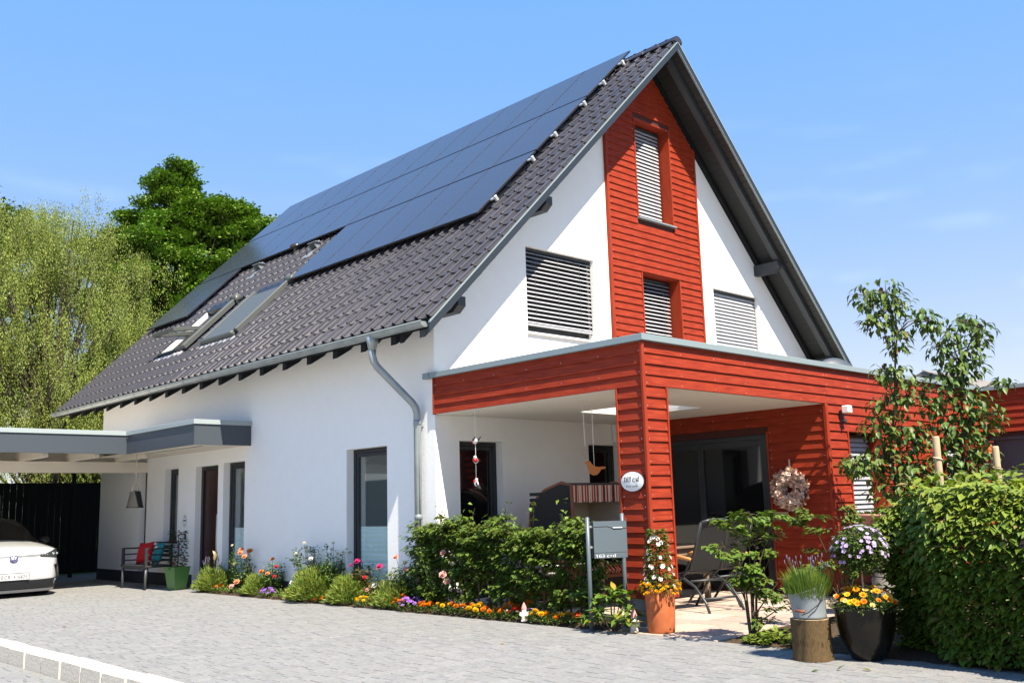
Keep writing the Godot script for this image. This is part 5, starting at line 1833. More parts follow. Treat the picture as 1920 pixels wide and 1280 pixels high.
	g.prism(PackedVector2Array([Vector2(0, .0), Vector2(-.03, .02), Vector2(-.012, .05), Vector2(-.02, -.03), Vector2(.005, -.10), Vector2(.02, -.03), Vector2(.02, .06)]), -.007, .007)
	part(ob, "ornament", g.done(), M.teak)
	part(ob, "string", tubem([Vector3(.012, .05, 0), Vector3(0, .629, 0)], .004, 5), M.enamel)
	# wreath
	var wr := thing("flower_wreath", "wreath of dried pink and cream hydrangea petals on the red terrace wall", "wreath", Vector3(3.955, 1.468, 3.157), -PI / 2)
	g = Geo.new().smooth()
	var path := []
	for k in 33:
		path.append(Vector3(cos(TAU * k / 32), sin(TAU * k / 32), 0) * .185)
	g.tube(path, .07, 10, false)
	part(wr, "core", g.done(), M.twig)
	var wh := []
	var ti := []
	for k in 900:
		var a := R(0, TAU)
		var b := R(-.4, PI + .4)
		var r := .185 + cos(b) * R(.07, .095)
		var pos := Vector3(cos(a) * r, sin(a) * r, sin(b) * R(.07, .10))
		var out := Vector3(cos(a) * cos(b), sin(a) * cos(b), sin(b) * 1.0)
		wh.append(leaf_at(pos, Vector3(R(-1, 1), R(-1, 1), R(-.2, .7)) + out * .4, out + Vector3(R(-.6, .6), R(-.6, .6), R(-.6, .6)), R(.7, 1.25)))
		var cc: Color = [Color(.66, .52, .43), Color(.60, .42, .36), Color(.52, .31, .26), Color(.72, .62, .52), Color(.42, .28, .18), Color(.68, .54, .47)][rng.randi() % 6]
		ti.append(cc * R(.95, 1.25))
	leaves(wr, [.055, .05, .012, .012, 0], M.petal, wh, ti, 120, "petal")
	part(wr, "hanger", boxm(Vector3(-.012, .20, -.04), Vector3(.012, .43, -.032)), M.rope)
	var pq := thing("wooden_plaque", "small pale wooden plaque on the red wall below the wreath", "plaque", Vector3(3.98, 1.10, 2.93))
	part(pq, "board", boxm(Vector3(0, -.055, -.15), Vector3(.02, .055, .15), .004), M.brass_plate)
	build_patio_set()
	# gnomes
	gnome(Vector3(-.44, 0.006, 3.80), .25, "small garden gnome with pink pointed hat beside the terracotta pot", 1.0)
	gnome(Vector3(-.43, 0.01, 2.13), .22, "small pale gnome figure among the marigolds below the hedge", .9)
	var yb := thing("orange_bowl", "orange yellow plastic bowl on the terrace floor behind the hedge", "bowl", Vector3(.75, 0.004, .9))
	part(yb, "bowl", lathem([Vector2(0, .0), Vector2(.15, 0), Vector2(.21, .22), Vector2(.235, .225), Vector2(.235, .24), Vector2(.20, .238), Vector2(.14, .02), Vector2(0, .015)], 24), M.bucket_yellow)
	part(yb, "bowl_handle", tubem([Vector3(-.22, .225, 0), Vector3(-.15, .34, 0), Vector3(0, .39, 0), Vector3(.15, .34, 0), Vector3(.22, .225, 0)], .006, 6), M.grey_metal)
	var wb := thing("wall_box", "narrow pale box high on the terrace back wall behind the post", "wall box", Vector3(3.78, 2.34, .012))
	part(wb, "casing", boxm(Vector3(0, 0, 0), Vector3(.16, .30, .09), .006), M.enamel)

func small_bird(f: float) -> Array:
	var g := Geo.new().smooth()
	g.ball(Vector3.ZERO, Vector3(.062, .038, .034) * f, 12, 8)
	g.ball(Vector3(.055, .022, 0) * f, Vector3(.026, .024, .024) * f, 10, 6)
	var r := Geo.new().smooth()
	r.ball(Vector3(.032, -.006, 0) * f, Vector3(.040, .034, .036) * f, 10, 6)
	r.tube([Vector3(.075, .022, 0) * f, Vector3(.10, .018, 0) * f], [.008 * f, .002 * f], 6)
	var w := Geo.new()
	for s in [-1.0, 1.0]:
		w.xf = Transform3D(Basis(Vector3.RIGHT, s * .25), Vector3(0, .012 * f, s * .034 * f))
		w.prism(PackedVector2Array([Vector2(.03, .012) * f, Vector2(-.03, .02) * f, Vector2(-.12, .035) * f, Vector2(-.06, -.008) * f, Vector2(.0, -.016) * f]), -.003, .003)
	return [g.done(), r.done(), w.done()]

func gnome(at: Vector3, h: float, label: String, turn: float):
	var o := thing("garden_gnome", label, "gnome", at, -turn)
	var k := h / .25
	var g := Geo.new().smooth()
	g.lathe([Vector2(.0, 0) * k, Vector2(.040, .0) * k, Vector2(.043, .02) * k, Vector2(.039, .05) * k, Vector2(.043, .085) * k, Vector2(.040, .115) * k, Vector2(.03, .135) * k, Vector2(.0, .14) * k], 16)
	g.ball(Vector3(-.020, .012, .034) * k, Vector3(.021, .013, .03) * k, 8, 5)
	g.ball(Vector3(.020, .012, .034) * k, Vector3(.021, .013, .03) * k, 8, 5)
	for s in [-1.0, 1.0]:
		g.tube([Vector3(s * .038, .118, 0) * k, Vector3(s * .052, .085, .012) * k, Vector3(s * .022, .075, .044) * k], [.015 * k, .014 * k, .012 * k], 8)
	g.ball(Vector3(0, .155, 0) * k, Vector3(.034, .032, .033) * k, 12, 8)
	part(o, "body", g.done(), M.gnome_stone)
	g = Geo.new().smooth()
	g.ball(Vector3(0, .125, .022) * k, Vector3(.030, .036, .018) * k, 10, 7)
	part(o, "beard", g.done(), M.enamel)
	g = Geo.new().smooth()
	g.ball(Vector3(0, .156, .034) * k, Vector3(.009, .009, .009) * k, 8, 6)
	part(o, "nose", g.done(), M.gnome_pink)
	g = Geo.new().smooth()
	for s in [-1.0, 1.0]: g.ball(Vector3(s * .012, .164, .031) * k, Vector3(.0035, .004, .003) * k, 6, 4)
	part(o, "eyes", g.done(), M.ink)
	part(o, "hat", lathem([Vector2(.037, .168) * k, Vector2(.036, .178) * k, Vector2(.022, .215) * k, Vector2(.009, .24) * k, Vector2(0, .252) * k], 16), M.gnome_pink)

func build_beach_chair():
	var o := thing("roofed_beach_chair", "dark wicker roofed beach chair with red striped valance and cushions", "beach chair", Vector3(1.02, 0, 0.80))
	# local: x 0..1.14 wide, z 0 back .. 0.80 front
	var side := PackedVector2Array([Vector2(-.80, .55), Vector2(-.80, 1.60), Vector2(-.62, 1.64), Vector2(-.30, 1.55), Vector2(-.02, 1.36), Vector2(.06, .55)])
	var to_side := Transform3D(Basis(Vector3(0, 0, -1), Vector3.UP, Vector3(1, 0, 0)), Vector3.ZERO)
	for x in [0.0, 1.10]:
		var g := Geo.new()
		g.xf = to_side
		g.prism(side, x, x + .04)
		part(o, "hood_side", g.done(), M.wicker)
		g = Geo.new().smooth()
		var path := []
		for q in side: path.append(to_side * Vector3(q.x, q.y, x + .02))
		g.tube(path, .026, 8)
		part(o, "hood_frame", g.done(), M.teak)
	var g := Geo.new().smooth()
	var rows := []
	for q in [[.80, 1.60], [.62, 1.64], [.30, 1.55], [.02, 1.36], [-.06, .55]]:
		rows.append([Vector3(0.02, q[1], q[0]), Vector3(1.12, q[1], q[0])])
	g.grid(rows, true)
	part(o, "hood_back", g.done(), M.wicker)
	# woven bands of the hood
	for k in 12:
		var wv := Geo.new()
		var y := .62 + k * .078
		wv.span(Vector3(-.008, y, .02 + .0), Vector3(-.001, y + .045, .78 - maxf(0, y - 1.35) * .2))
		part(o, "woven_band", wv.done(), M.wicker)
	# valance and lining
	var n := 46
	for c in 3:
		var st := Geo.new()
		for k in n:
			if [0, 1, 0, 2, 1, 0, 1, 1][k % 8] != c: continue
			var x0 := .01 + 1.12 * k / n
			var x1 := .01 + 1.12 * (k + 1) / n
			var wz := .012 * sin(k * .9)
			st.span(Vector3(x0, 1.375 + .006 * sin(k * .8), .805 + wz), Vector3(x1, 1.60, .812 + wz))
		part(o, "valance_stripe", st.done(), [M.stripe_red, M.stripe_cream, M.stripe_black][c])
	part(o, "lining", boxm(Vector3(.045, .62, .10), Vector3(1.095, 1.42, .13)), M.cream_cloth)
	part(o, "lining", boxm(Vector3(.041, .66, .13), Vector3(.056, 1.45, .76)), M.cream_cloth)
	part(o, "lining", boxm(Vector3(1.084, .66, .13), Vector3(1.099, 1.45, .76)), M.cream_cloth)
	# seat box
	part(o, "seat_box", boxm(Vector3(.02, .06, .05), Vector3(1.12, .40, .80), .01), M.teak)
	for k in 2:
		part(o, "drawer_front", boxm(Vector3(.10 + k * .52, .10, .801), Vector3(.54 + k * .52, .34, .815), .004), M.wicker)
	for x in [-.01, 1.06]:
		part(o, "arm_rest", boxm(Vector3(x, .58, .12), Vector3(x + .09, .62, .98), .012), M.oak)
		part(o, "arm_post", boxm(Vector3(x + .02, .40, .74), Vector3(x + .07, .579, .80), .006), M.teak)
	for c in 3:
		var st := Geo.new().smooth()
		for k in 40:
			if [0, 1, 0, 2, 1, 0, 1, 0][k % 8] != c: continue
			var x0 := .06 + 1.02 * k / 40.0
			st.tube([Vector3(x0 + .0128, .47, .16), Vector3(x0 + .0128, .49, .45), Vector3(x0 + .0128, .475, .82), Vector3(x0 + .0128, .43, .88)], [.030, .04, .044, .028], 8)
		part(o, "cushion_stripe", st.done(), [M.stripe_red, M.stripe_cream, M.stripe_black][c])

func patio_chair() -> Node3D:
	var o := thing("patio_chair", "grey reclining patio chair with wooden armrests seen from behind", "chair", Vector3.ZERO, 0, "patio chairs at the table")
	# faces -z in its own frame; the back leans towards +z
	for sx in [-1.0, 1.0]:
		part(o, "side_frame", tubem([Vector3(sx * .25, .42, -.22), Vector3(sx * .25, .44, .0), Vector3(sx * .25, .50, .18), Vector3(sx * .245, .80, .30), Vector3(sx * .24, 1.08, .42)], .018, 8), M.chair_frame)
		var g := Geo.new().smooth()
		g.tube([Vector3(sx * .28, .0, .52), Vector3(sx * .28, .12, .46), Vector3(sx * .28, .30, .28), Vector3(sx * .28, .42, .02), Vector3(sx * .28, .50, -.20)], [.017, .017, .018, .018, .017], 8)
		part(o, "leg", g.done(), M.chair_frame)
		g = Geo.new().smooth()
		g.tube([Vector3(sx * .265, .0, -.34), Vector3(sx * .265, .30, -.10), Vector3(sx * .265, .46, .10), Vector3(sx * .265, .62, .20)], .017, 8)
		part(o, "leg", g.done(), M.chair_frame)
		g = Geo.new().smooth()
		g.tube([Vector3(sx * .30, .63, .24), Vector3(sx * .30, .655, .05), Vector3(sx * .30, .66, -.20), Vector3(sx * .30, .64, -.27)], [.022, .026, .026, .02], 8)
		part(o, "armrest", g.done(), M.oak)
	var seat := Geo.new().smooth()
	seat.grid([[Vector3(-.24, .435, -.24), Vector3(.24, .435, -.24)], [Vector3(-.24, .425, -.05), Vector3(.24, .425, -.05)], [Vector3(-.24, .46, .14), Vector3(.24, .46, .14)]], true)
	part(o, "seat", seat.done(), M.textile_grey)
	var back := Geo.new().smooth()
	back.grid([[Vector3(-.24, .48, .17), Vector3(.24, .48, .17)], [Vector3(-.235, .62, .235), Vector3(.235, .62, .235)], [Vector3(-.235, .80, .30), Vector3(.235, .80, .30)], [Vector3(-.23, 1.07, .415), Vector3(.23, 1.07, .415)]], true)
	part(o, "backrest", back.done(), M.textile_grey)
	part(o, "top_rail", tubem([Vector3(-.24, 1.075, .42), Vector3(-.12, 1.105, .432), Vector3(.12, 1.105, .432), Vector3(.24, 1.075, .42)], .02, 8), M.chair_frame)
	part(o, "stretcher", tubem([Vector3(-.28, .16, .42), Vector3(.28, .16, .42)], .014, 8), M.chair_frame)
	part(o, "stretcher", tubem([Vector3(-.26, .36, .18), Vector3(.26, .36, .18)], .014, 8), M.chair_frame)
	return o

func build_patio_set():
	var c := patio_chair()
	c.position = Vector3(1.78, 0.004, 3.02)
	c.rotation.y = -0.22
	again(c, "patio_chair", "dark patio chair half hidden behind the front chair and the shrub", "patio chairs at the table", Vector3(2.52, .004, 2.86), -0.05)
	again(c, "patio_chair", "dark patio chair on the far side of the table facing the street", "patio chairs at the table", Vector3(2.7, .004, 1.05), PI + .1)
	var t := thing("patio_table", "wooden patio table behind the grey patio chair", "table", Vector3(2.15, 0.004, 2.05))
	for k in 6:
		part(t, "top_board", boxm(Vector3(-.85, .715, -.45 + k * .151), Vector3(.85, .745, -.304 + k * .151), .004), M.table_wood)
	part(t, "apron", boxm(Vector3(-.78, .62, -.40), Vector3(.78, .714, -.37), .003), M.table_wood)
	part(t, "apron", boxm(Vector3(-.78, .62, .37), Vector3(.78, .714, .40), .003), M.table_wood)
	for q in [[-.74, -.38], [.68, -.38], [-.74, .32], [.68, .32]]:
		part(t, "leg", boxm(Vector3(q[0], 0, q[1]), Vector3(q[0] + .07, .714, q[1] + .07), .006), M.table_wood)
	var a := thing("grey_tub", "small grey metal tub on the patio table", "tub", Vector3(1.50, .749, 2.22))
	part(a, "tub", lathem([Vector2(0, 0), Vector2(.085, 0), Vector2(.10, .14), Vector2(.106, .145), Vector2(.09, .14), Vector2(.078, .02), Vector2(0, .015)], 18), M.galvanised)
	a = thing("green_mug_pot", "small green pot on the patio table", "pot", Vector3(1.80, .749, 2.36))
	part(a, "pot", lathem([Vector2(0, 0), Vector2(.07, 0), Vector2(.085, .16), Vector2(.09, .165), Vector2(.076, .16), Vector2(.06, .02), Vector2(0, .015)], 18), M.green_glaze)
	# pink bowl on a stone column
	var st := thing("stone_column", "weathered grey stone column under the pink bowl", "column", Vector3(2.15, 0.03, 5.33))
	part(st, "shaft", lathem([Vector2(.20, 0), Vector2(.20, .08), Vector2(.15, .12), Vector2(.13, .5), Vector2(.14, .85), Vector2(.19, .92), Vector2(.19, .97), Vector2(0, .97)], 18), M.stone_grey)
	var bw := thing("pink_bowl", "wide pink terracotta bowl on a stone column left of the hedge", "bowl", Vector3(2.15, 1.0, 5.33))
	part(bw, "bowl", lathem([Vector2(0, 0), Vector2(.12, 0), Vector2(.20, .05), Vector2(.24, .11), Vector2(.255, .115), Vector2(.255, .145), Vector2(.235, .145), Vector2(.19, .08), Vector2(0, .06)], 28), M.pink_bowl)
	var hs := thing("houseleek", "low dark green plants filling the pink bowl", "plant", Vector3(2.15, 1.10, 5.33))
	var wh := []
	var ti := []
	for k in 260:
		var an := R(0, TAU)
		var r := .20 * sqrt(R(0, 1))
		wh.append(leaf_at(Vector3(cos(an) * r, .02, sin(an) * r), Vector3(cos(an) * .6, R(.3, 1), sin(an) * .6), Vector3.UP, R(.6, 1.2)))
		ti.append(green(Color(.05, .09, .03)))
	leaves(hs, [.07, .03, .006, .0, 0], M.leaf_glossy, wh, ti)

# ---------------------------------------------------------------- flowers
var rose_cache := {}
func rose_mesh(r: float, c: Color) -> ArrayMesh:
	var key := "%.3f%s" % [r, c]
	if rose_cache.has(key): return rose_cache[key]
	var g := Geo.new().smooth()
	for ring in 3:
		var n: int = [6, 5, 4][ring]
		var rr: float = r * [1.0, .72, .42][ring]
		var hh: float = r * [.25, .55, .75][ring]
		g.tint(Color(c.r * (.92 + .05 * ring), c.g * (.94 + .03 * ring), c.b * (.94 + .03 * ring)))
		for k in n:
			var a := TAU * (k + ring * .37) / n
			var a2 := a + TAU / n * .62
			var a1 := a - TAU / n * .62
			var o := Vector3(0, -r * .1, 0)
			var p1 := Vector3(cos(a1) * rr * .8, hh * .8, sin(a1) * rr * .8)
			var p2 := Vector3(cos(a) * rr, hh * 1.1, sin(a) * rr)
			var p3 := Vector3(cos(a2) * rr * .8, hh * .8, sin(a2) * rr * .8)
			g.tri(o, p2, p1)
			g.tri(o, p3, p2)
	g.ball(Vector3(0, r * .3, 0), Vector3(r * .3, r * .45, r * .3), 7, 4)
	rose_cache[key] = g.done()
	return rose_cache[key]

func pompom_mesh(r: float, c: Color) -> ArrayMesh:
	var g := Geo.new()
	for ring in 4:
		var el: float = [0.1, .5, .9, 1.3][ring]
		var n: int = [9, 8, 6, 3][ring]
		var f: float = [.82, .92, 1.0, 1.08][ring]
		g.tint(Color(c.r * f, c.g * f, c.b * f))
		for k in n:
			var a := TAU * (k + ring * .4) / n
			var d := Vector3(cos(a) * cos(el), sin(el) * .8, sin(a) * cos(el)) * r
			var s := Vector3(-sin(a), 0, cos(a)) * r * .34
			g.tri(d * .25, d + s, d - s)
			g.tri(d * 1.08 + Vector3(0, r * .12, 0), d - s, d + s)
	return g.done()

func daisy_mesh(r: float, c: Color, heart: Color, n := 9) -> ArrayMesh:
	var g := Geo.new().smooth()
	for k in n:
		var a := TAU * k / n
		var s := TAU / n * .52
		var o := Vector3(cos(a) * r * .15, 0, sin(a) * r * .15)
		var t := Vector3(cos(a) * r, r * .22, sin(a) * r)
		var l := Vector3(cos(a - s) * r * .7, r * .16, sin(a - s) * r * .7)
		var q := Vector3(cos(a + s) * r * .7, r * .16, sin(a + s) * r * .7)
		g.tint(heart)
		g.v(o)
		g.tint(c)
		g.v(l); g.v(t)
		g.tint(heart)
		g.v(o)
		g.tint(c)
		g.v(t); g.v(q)
	g.tint(heart)
	g.ball(Vector3(0, r * .06, 0), Vector3(r * .24, r * .12, r * .24), 7, 4)
	return g.done()

func facing(at: Vector3, d: Vector3, s := 1.0) -> Transform3D:     # local y along d
	d = d.normalized()
	var x := d.cross(Vector3(.3, .2, .9)).normalized()
	return Transform3D(Basis(x, d, x.cross(d)).scaled_local(Vector3.ONE * s).rotated(d, R(0, TAU)), at)

# ---------------------------------------------------------------- trees
func tree(called: String, label: String, base: Vector3, high: float, girth: float, blobs: Array, tint: Color, hang: float, clumps: int, per: int, leaf: float, group := "trees behind the house"):
	var o := thing(called, label, "tree", base, 0, group)
	var tg := Geo.new().smooth()
	var top := Vector3(R(-.3, .3), high * .82, R(-.3, .3))
	var path := []
	for k in 7:
		var t := k / 6.0
		path.append(Vector3(top.x * t * t + sin(t * 5.0) * .12, top.y * t, top.z * t * t + cos(t * 4.0) * .12 - .12))
	tg.tube(path, [girth * 1.25, girth, girth * .9, girth * .75, girth * .55, girth * .34, girth * .12], 9)
	part(o, "trunk", tg.done(), M.bark)
	var where := []
	var tints := []
	var limbs := Geo.new().smooth()
	for n in clumps:
		var b: Array = blobs[rng.randi() % blobs.size()] if n >= blobs.size() else blobs[n]
		var d := Vector3(R(-1, 1), R(-1, 1), R(-1, 1))
		while d.length() > 1.0 or d.length() < .1: d = Vector3(R(-1, 1), R(-1, 1), R(-1, 1))
		d = d.normalized() * pow(R(.12, 1.0), .38)
		var c: Vector3 = b[0] + d * b[1]
		if c.y < .6: continue
		if n % 3 == 0:
			var st: Vector3 = path[clampi(int(c.y / high * 6.0 * R(.45, .8)), 1, 5)]
			var mid := st.lerp(c, .55) + Vector3(0, R(-.1, .5) * (1.0 - hang), 0)
			limbs.tube([st, mid, c], [girth * .22, girth * .12, .012], 5, false)
		var rad := R(.55, 1.05) * (b[1] as Vector3).x * .22 + .18
		var shade := R(.82, 1.15)
		if hang > .2:      # hanging strands
			for st in 6:
				var off := Vector3(R(-1, 1), R(-.2, .4), R(-1, 1)) * rad
				var l := R(.5, 1.7)
				var tone := shade * R(.8, 1.2)
				for k in per / 5:
					var t := k / float(per / 5)
					where.append(Transform3D(Basis.from_euler(Vector3(R(-.5, .5), R(0, TAU), R(-.5, .5))).scaled(Vector3(.45, 1.0, .45) * R(.7, 1.1)), c + off + Vector3(R(-.07, .07), -l * t, R(-.07, .07))))
					var gg := green(tint, .14)
					tints.append(Color(gg.r * tone, gg.g * tone, gg.b * tone))
			continue
		for k in per:
			var e := Vector3(R(-1, 1), R(-1, 1), R(-1, 1))
			while e.length() > 1.0: e = Vector3(R(-1, 1), R(-1, 1), R(-1, 1))
			e = e.normalized() * pow(R(0.1, 1.0), .5) * rad
			e.y *= .60 + hang * 1.6
			if hang > .2: e.y -= absf(R(0, .5)) * hang * 2.0
			var s := R(.75, 1.25)
			where.append(Transform3D(Basis.from_euler(Vector3(R(-.5, .5), R(0, TAU), R(-.5, .5))).scaled(Vector3.ONE * s), c + e))
			var g := green(tint, .16)
			tints.append(Color(g.r * shade, g.g * shade, g.b * shade))
	part(o, "limbs", limbs.done(), M.bark)
	var cr := scatter(o, "crown", spray_mesh(22, .30, leaf, hang), M.leaf_tree, where, tints)

func build_trees():
	var maple := []
	for q in [[0, 12.2, 0, 1.0, 1.3, 1.0], [-.5, 10.6, .1, 1.7, 1.4, 1.6], [.5, 9.4, 0, 2.1, 1.6, 2.0], [-.9, 8.1, .3, 1.9, 1.6, 1.9], [1.2, 7.6, .2, 1.9, 1.4, 1.8], [-.2, 6.4, .2, 2.5, 1.6, 2.3], [1.9, 9.3, .3, .9, .8, .9], [-1.6, 6.0, .2, 1.5, 1.5, 1.5], [.4, 4.4, .3, 2.4, 1.4, 2.2], [2.4, 8.6, .5, 1.2, 1.0, 1.1], [2.7, 9.8, .3, .8, .7, .8], [-1.9, 9.6, .2, .7, .6, .7], [.1, 13.0, 0, .7, .9, .7], [-1.0, 11.4, -.8, 1.1, .9, 1.1], [.9, 12.0, .7, 1.1, .9, 1.1], [1.1, 10.2, .9, 1.6, 1.2, 1.5], [-.2, 9.6, .2, 2.0, 1.4, 1.8], [2.2, 11.2, 2.0, .8, .7, .8], [1.4, 11.7, 1.3, 1.0, .9, 1.0], [2.0, 10.0, 1.8, 1.1, .9, 1.1], [-1.5, 10.4, -1.6, 1.0, .9, 1.0], [-1.3, 8.6, -1.2, 1.4, 1.1, 1.4], [1.5, 10.6, .2, 1.2, 1.0, 1.1]]:
		maple.append([Vector3(q[0], q[1], q[2]), Vector3(q[3], q[4], q[5])])
	tree("broadleaf_tree", "tall dense dark green tree rising behind the far end of the roof", Vector3(5.5, -.2, -21.3), 14.2, .24, maple, Color(.125, .215, .028), 0.0, 520, 24, .125)
	var weep := []
	for q in [[.2, 8.4, 0, 1.6, 1.0, 1.5], [-1.2, 7.9, .2, 1.6, 1.2, 1.6], [1.2, 7.2, .1, 1.7, 1.3, 1.6], [-2.0, 6.3, .3, 1.8, 1.5, 1.7], [.0, 6.2, .5, 2.2, 1.6, 2.0], [2.0, 5.6, .2, 1.5, 1.5, 1.5], [-1.0, 4.6, .6, 2.3, 1.5, 2.0], [1.4, 4.0, .5, 1.8, 1.4, 1.7], [-2.4, 3.6, .4, 1.7, 1.4, 1.7], [.4, 2.8, .6, 2.4, 1.2, 1.8], [-3.4, 5.2, .4, 1.6, 2.0, 1.6], [-3.2, 7.4, .2, 1.5, 1.3, 1.5], [2.6, 4.4, -.2, 1.3, 1.4, 1.3]]:
		weep.append([Vector3(q[0], q[1] * 1.10 + .35, q[2]), Vector3(q[3], q[4], q[5])])
	tree("weeping_tree", "light yellowish green weeping tree left of the roof over the carport", Vector3(.5, -.2, -17.2), 10.4, .24, weep, Color(.185, .235, .050), .42, 480, 26, .078)
	var back := []
	for q in [[0, 13.4, 0, 2.2, 1.4, 2.0], [-2.2, 12.6, 0, 2.2, 1.6, 2], [1.6, 11.6, 0, 2.2, 1.6, 2], [-.5, 10.6, 0, 3.2, 2, 3], [-3.5, 10.2, 0, 2.6, 2.4, 2.6], [.8, 8, 0, 3.2, 2.4, 3], [-3, 7, 0, 3, 2.6, 3]]:
		back.append([Vector3(q[0], q[1], q[2]), Vector3(q[3], q[4], q[5])])
	tree("broadleaf_tree", "darker green tree with its top showing above the weeping tree at the left edge", Vector3(1.6, -.2, -31.0), 14.6, .28, back, Color(.095, .15, .028), 0.05, 300, 22, .16)
	var mid := []
	for q in [[0, 5.2, 0, 2.2, 1.6, 1.8], [1.6, 4.0, .2, 1.8, 1.5, 1.6], [-1.6, 3.8, .2, 1.8, 1.5, 1.6], [0, 2.6, .3, 2.6, 1.4, 1.8]]:
		mid.append([Vector3(q[0], q[1], q[2]), Vector3(q[3], q[4], q[5])])
	tree("broadleaf_tree", "low bushy tree filling the gap between the carport fence and the house", Vector3(3.4, -.2, -18.4), 6.4, .16, mid, Color(.105, .17, .028), .1, 200, 22, .11)
	tree("broadleaf_tree", "leafy tree seen under the carport roof above the fence at the left", Vector3(-4.6, -.2, -18.8), 6.6, .16, mid, Color(.11, .175, .03), .1, 200, 22, .11)
	young_tree("young_tree", "left slender young tree with drooping leaves before the red wall", Vector3(3.72, .03, 4.95), [[3.25, 3.90, 4.92, .22], [3.42, 3.95, 5.08, .24], [3.50, 3.80, 5.15, .22], [3.40, 3.62, 5.02, .28], [3.32, 3.55, 4.95, .18], [3.75, 3.58, 5.35, .20], [3.85, 3.55, 5.42, .12], [3.52, 3.37, 5.1, .18], [3.55, 3.2, 5.1, .12], [3.45, 2.92, 4.95, .16], [3.60, 2.84, 5.05, .26], [3.72, 2.62, 5.09, .28], [3.52, 2.48, 4.88, .22], [3.69, 2.21, 4.99, .28], [3.48, 2.22, 4.80, .24], [3.86, 2.05, 5.10, .22], [3.56, 1.85, 4.78, .28], [3.38, 1.74, 4.58, .26], [3.27, 1.76, 4.48, .16], [3.78, 1.70, 4.96, .34], [3.70, 1.40, 4.82, .34], [3.95, 1.5, 5.1, .28]])
	young_tree("young_tree", "right slender young tree with drooping leaves between two stakes", Vector3(4.20, .03, 5.50), [[4.20, 3.52, 5.76, .18], [4.33, 3.42, 5.84, .22], [4.0, 3.40, 5.56, .24], [4.30, 3.25, 5.80, .20], [4.12, 3.06, 5.60, .30], [3.96, 3.22, 5.48, .18], [4.26, 2.98, 5.72, .22], [4.16, 2.85, 5.60, .24], [4.03, 2.70, 5.44, .30], [4.22, 2.66, 5.58, .24], [4.34, 2.50, 5.70, .26], [4.20, 2.44, 5.55, .26], [4.48, 2.33, 5.80, .22], [4.13, 2.18, 5.41, .30], [4.38, 2.16, 5.65, .28], [4.22, 1.92, 5.42, .30], [4.48, 1.74, 5.63, .28], [4.15, 1.66, 5.31, .32], [4.40, 1.50, 5.51, .32], [4.62, 2.75, 5.98, .12], [3.9, 2.48, 5.30, .20]])
	for q in [[Vector3(3.37, 0, 5.55), 2.04, .045, "left round wooden stake among the leaves of the young trees"], [Vector3(3.90, 0, 6.04), 1.90, .042, "right round wooden stake with a rope tie beside the young tree"]]:
		var o := thing("tree_stake", q[3], "stake", q[0], 0, "stakes of the young trees")
		part(o, "stake", lathem([Vector2(.0, 0), Vector2(q[2], 0), Vector2(q[2] * .98, q[1] - .02), Vector2(q[2] * .86, q[1]), Vector2(0, q[1] + .004)], 14), M.stake_wood)
		var rp := []
		for k in 13: rp.append(Vector3(cos(TAU * k / 12) * q[2] * 1.1, q[1] - .30 + .006 * k, sin(TAU * k / 12) * q[2] * 1.1))
		part(o, "tie", tubem(rp, .010, 6), M.rope)

func young_tree(called: String, label: String, base: Vector3, pts: Array):
	var o := thing(called, label, "tree", base, 0, "young trees before the red wall")
	var order := pts.duplicate()
	order.sort_custom(func(a, b): return a[1] < b[1])
	var path := [Vector3(0, 0, 0)]
	var lvl := .7
	while lvl < order[-1][1]:
		var c := Vector3.ZERO
		var w := 0.0
		for p in order:
			var k: float = exp(-pow((p[1] - lvl) / .35, 2.0)) * p[3]
			c += (Vector3(p[0], p[1], p[2]) - base) * k
			w += k
		if w > .01: path.append(Vector3(c.x / w, lvl - base.y, c.z / w))
		lvl += .45
	var radii := []
	for k in path.size(): radii.append(lerpf(.028, .006, k / float(path.size() - 1)))
	part(o, "trunk", tubem(path, radii, 7), M.bark)
	var tw := Geo.new().smooth()
	var wh := []
	var ti := []
	for p in order:
		var c := Vector3(p[0], p[1], p[2]) - base
		var st: Vector3 = path[0]
		for q in path:
			if q.y < c.y - .12 and absf(q.y - (c.y - .25)) < absf(st.y - (c.y - .25)): st = q
		tw.tube([st, st.lerp(c, .5) + Vector3(0, .06, 0), c], [.011, .008, .004], 5, false)
		var n := int((66.0 + 40.0 * smoothstep(2.6, 1.6, p[1])) * p[3] / .25)
		for k in n:
			var d := Vector3(R(-1, 1), R(-1, 1), R(-1, 1))
			while d.length() > 1.0: d = Vector3(R(-1, 1), R(-1, 1), R(-1, 1))
			var pos: Vector3 = c + d * p[3] * Vector3(1.05, .80, 1.05)
			var out := Vector3(d.x + R(-.6, .6), R(-1.3, .15), d.z + R(-.6, .6))
			if k % 4 == 0: tw.tube([c, pos], [.004, .002], 4, false)
			wh.append(leaf_at(pos, out, Vector3(d.x * .7, 1, d.z * .7), R(.7, 1.2)))
			var col := green(Color(.085, .145, .032), .24)
			if R(0, 1) < .035: col = Color(.15, .085, .035)
			ti.append(col)
	part(o, "twigs", tw.done(), M.twig)
	leaves(o, [.112, .060, .012, .03, 1], M.leaf_glossy, wh, ti, 240)

# ---------------------------------------------------------------- hedges and shrubs
func beech_leaf(pos: Vector3, out: Vector3, flat: float) -> Transform3D:
	var d := Vector3(out.x + R(-.8, .8), R(-.55, .15), out.z + R(-.8, .8))
	var up := Vector3(R(-.5, .5) + out.x * .3, flat, R(-.5, .5) + out.z * .3)
	return leaf_at(pos, d, up, R(.65, 1.2))

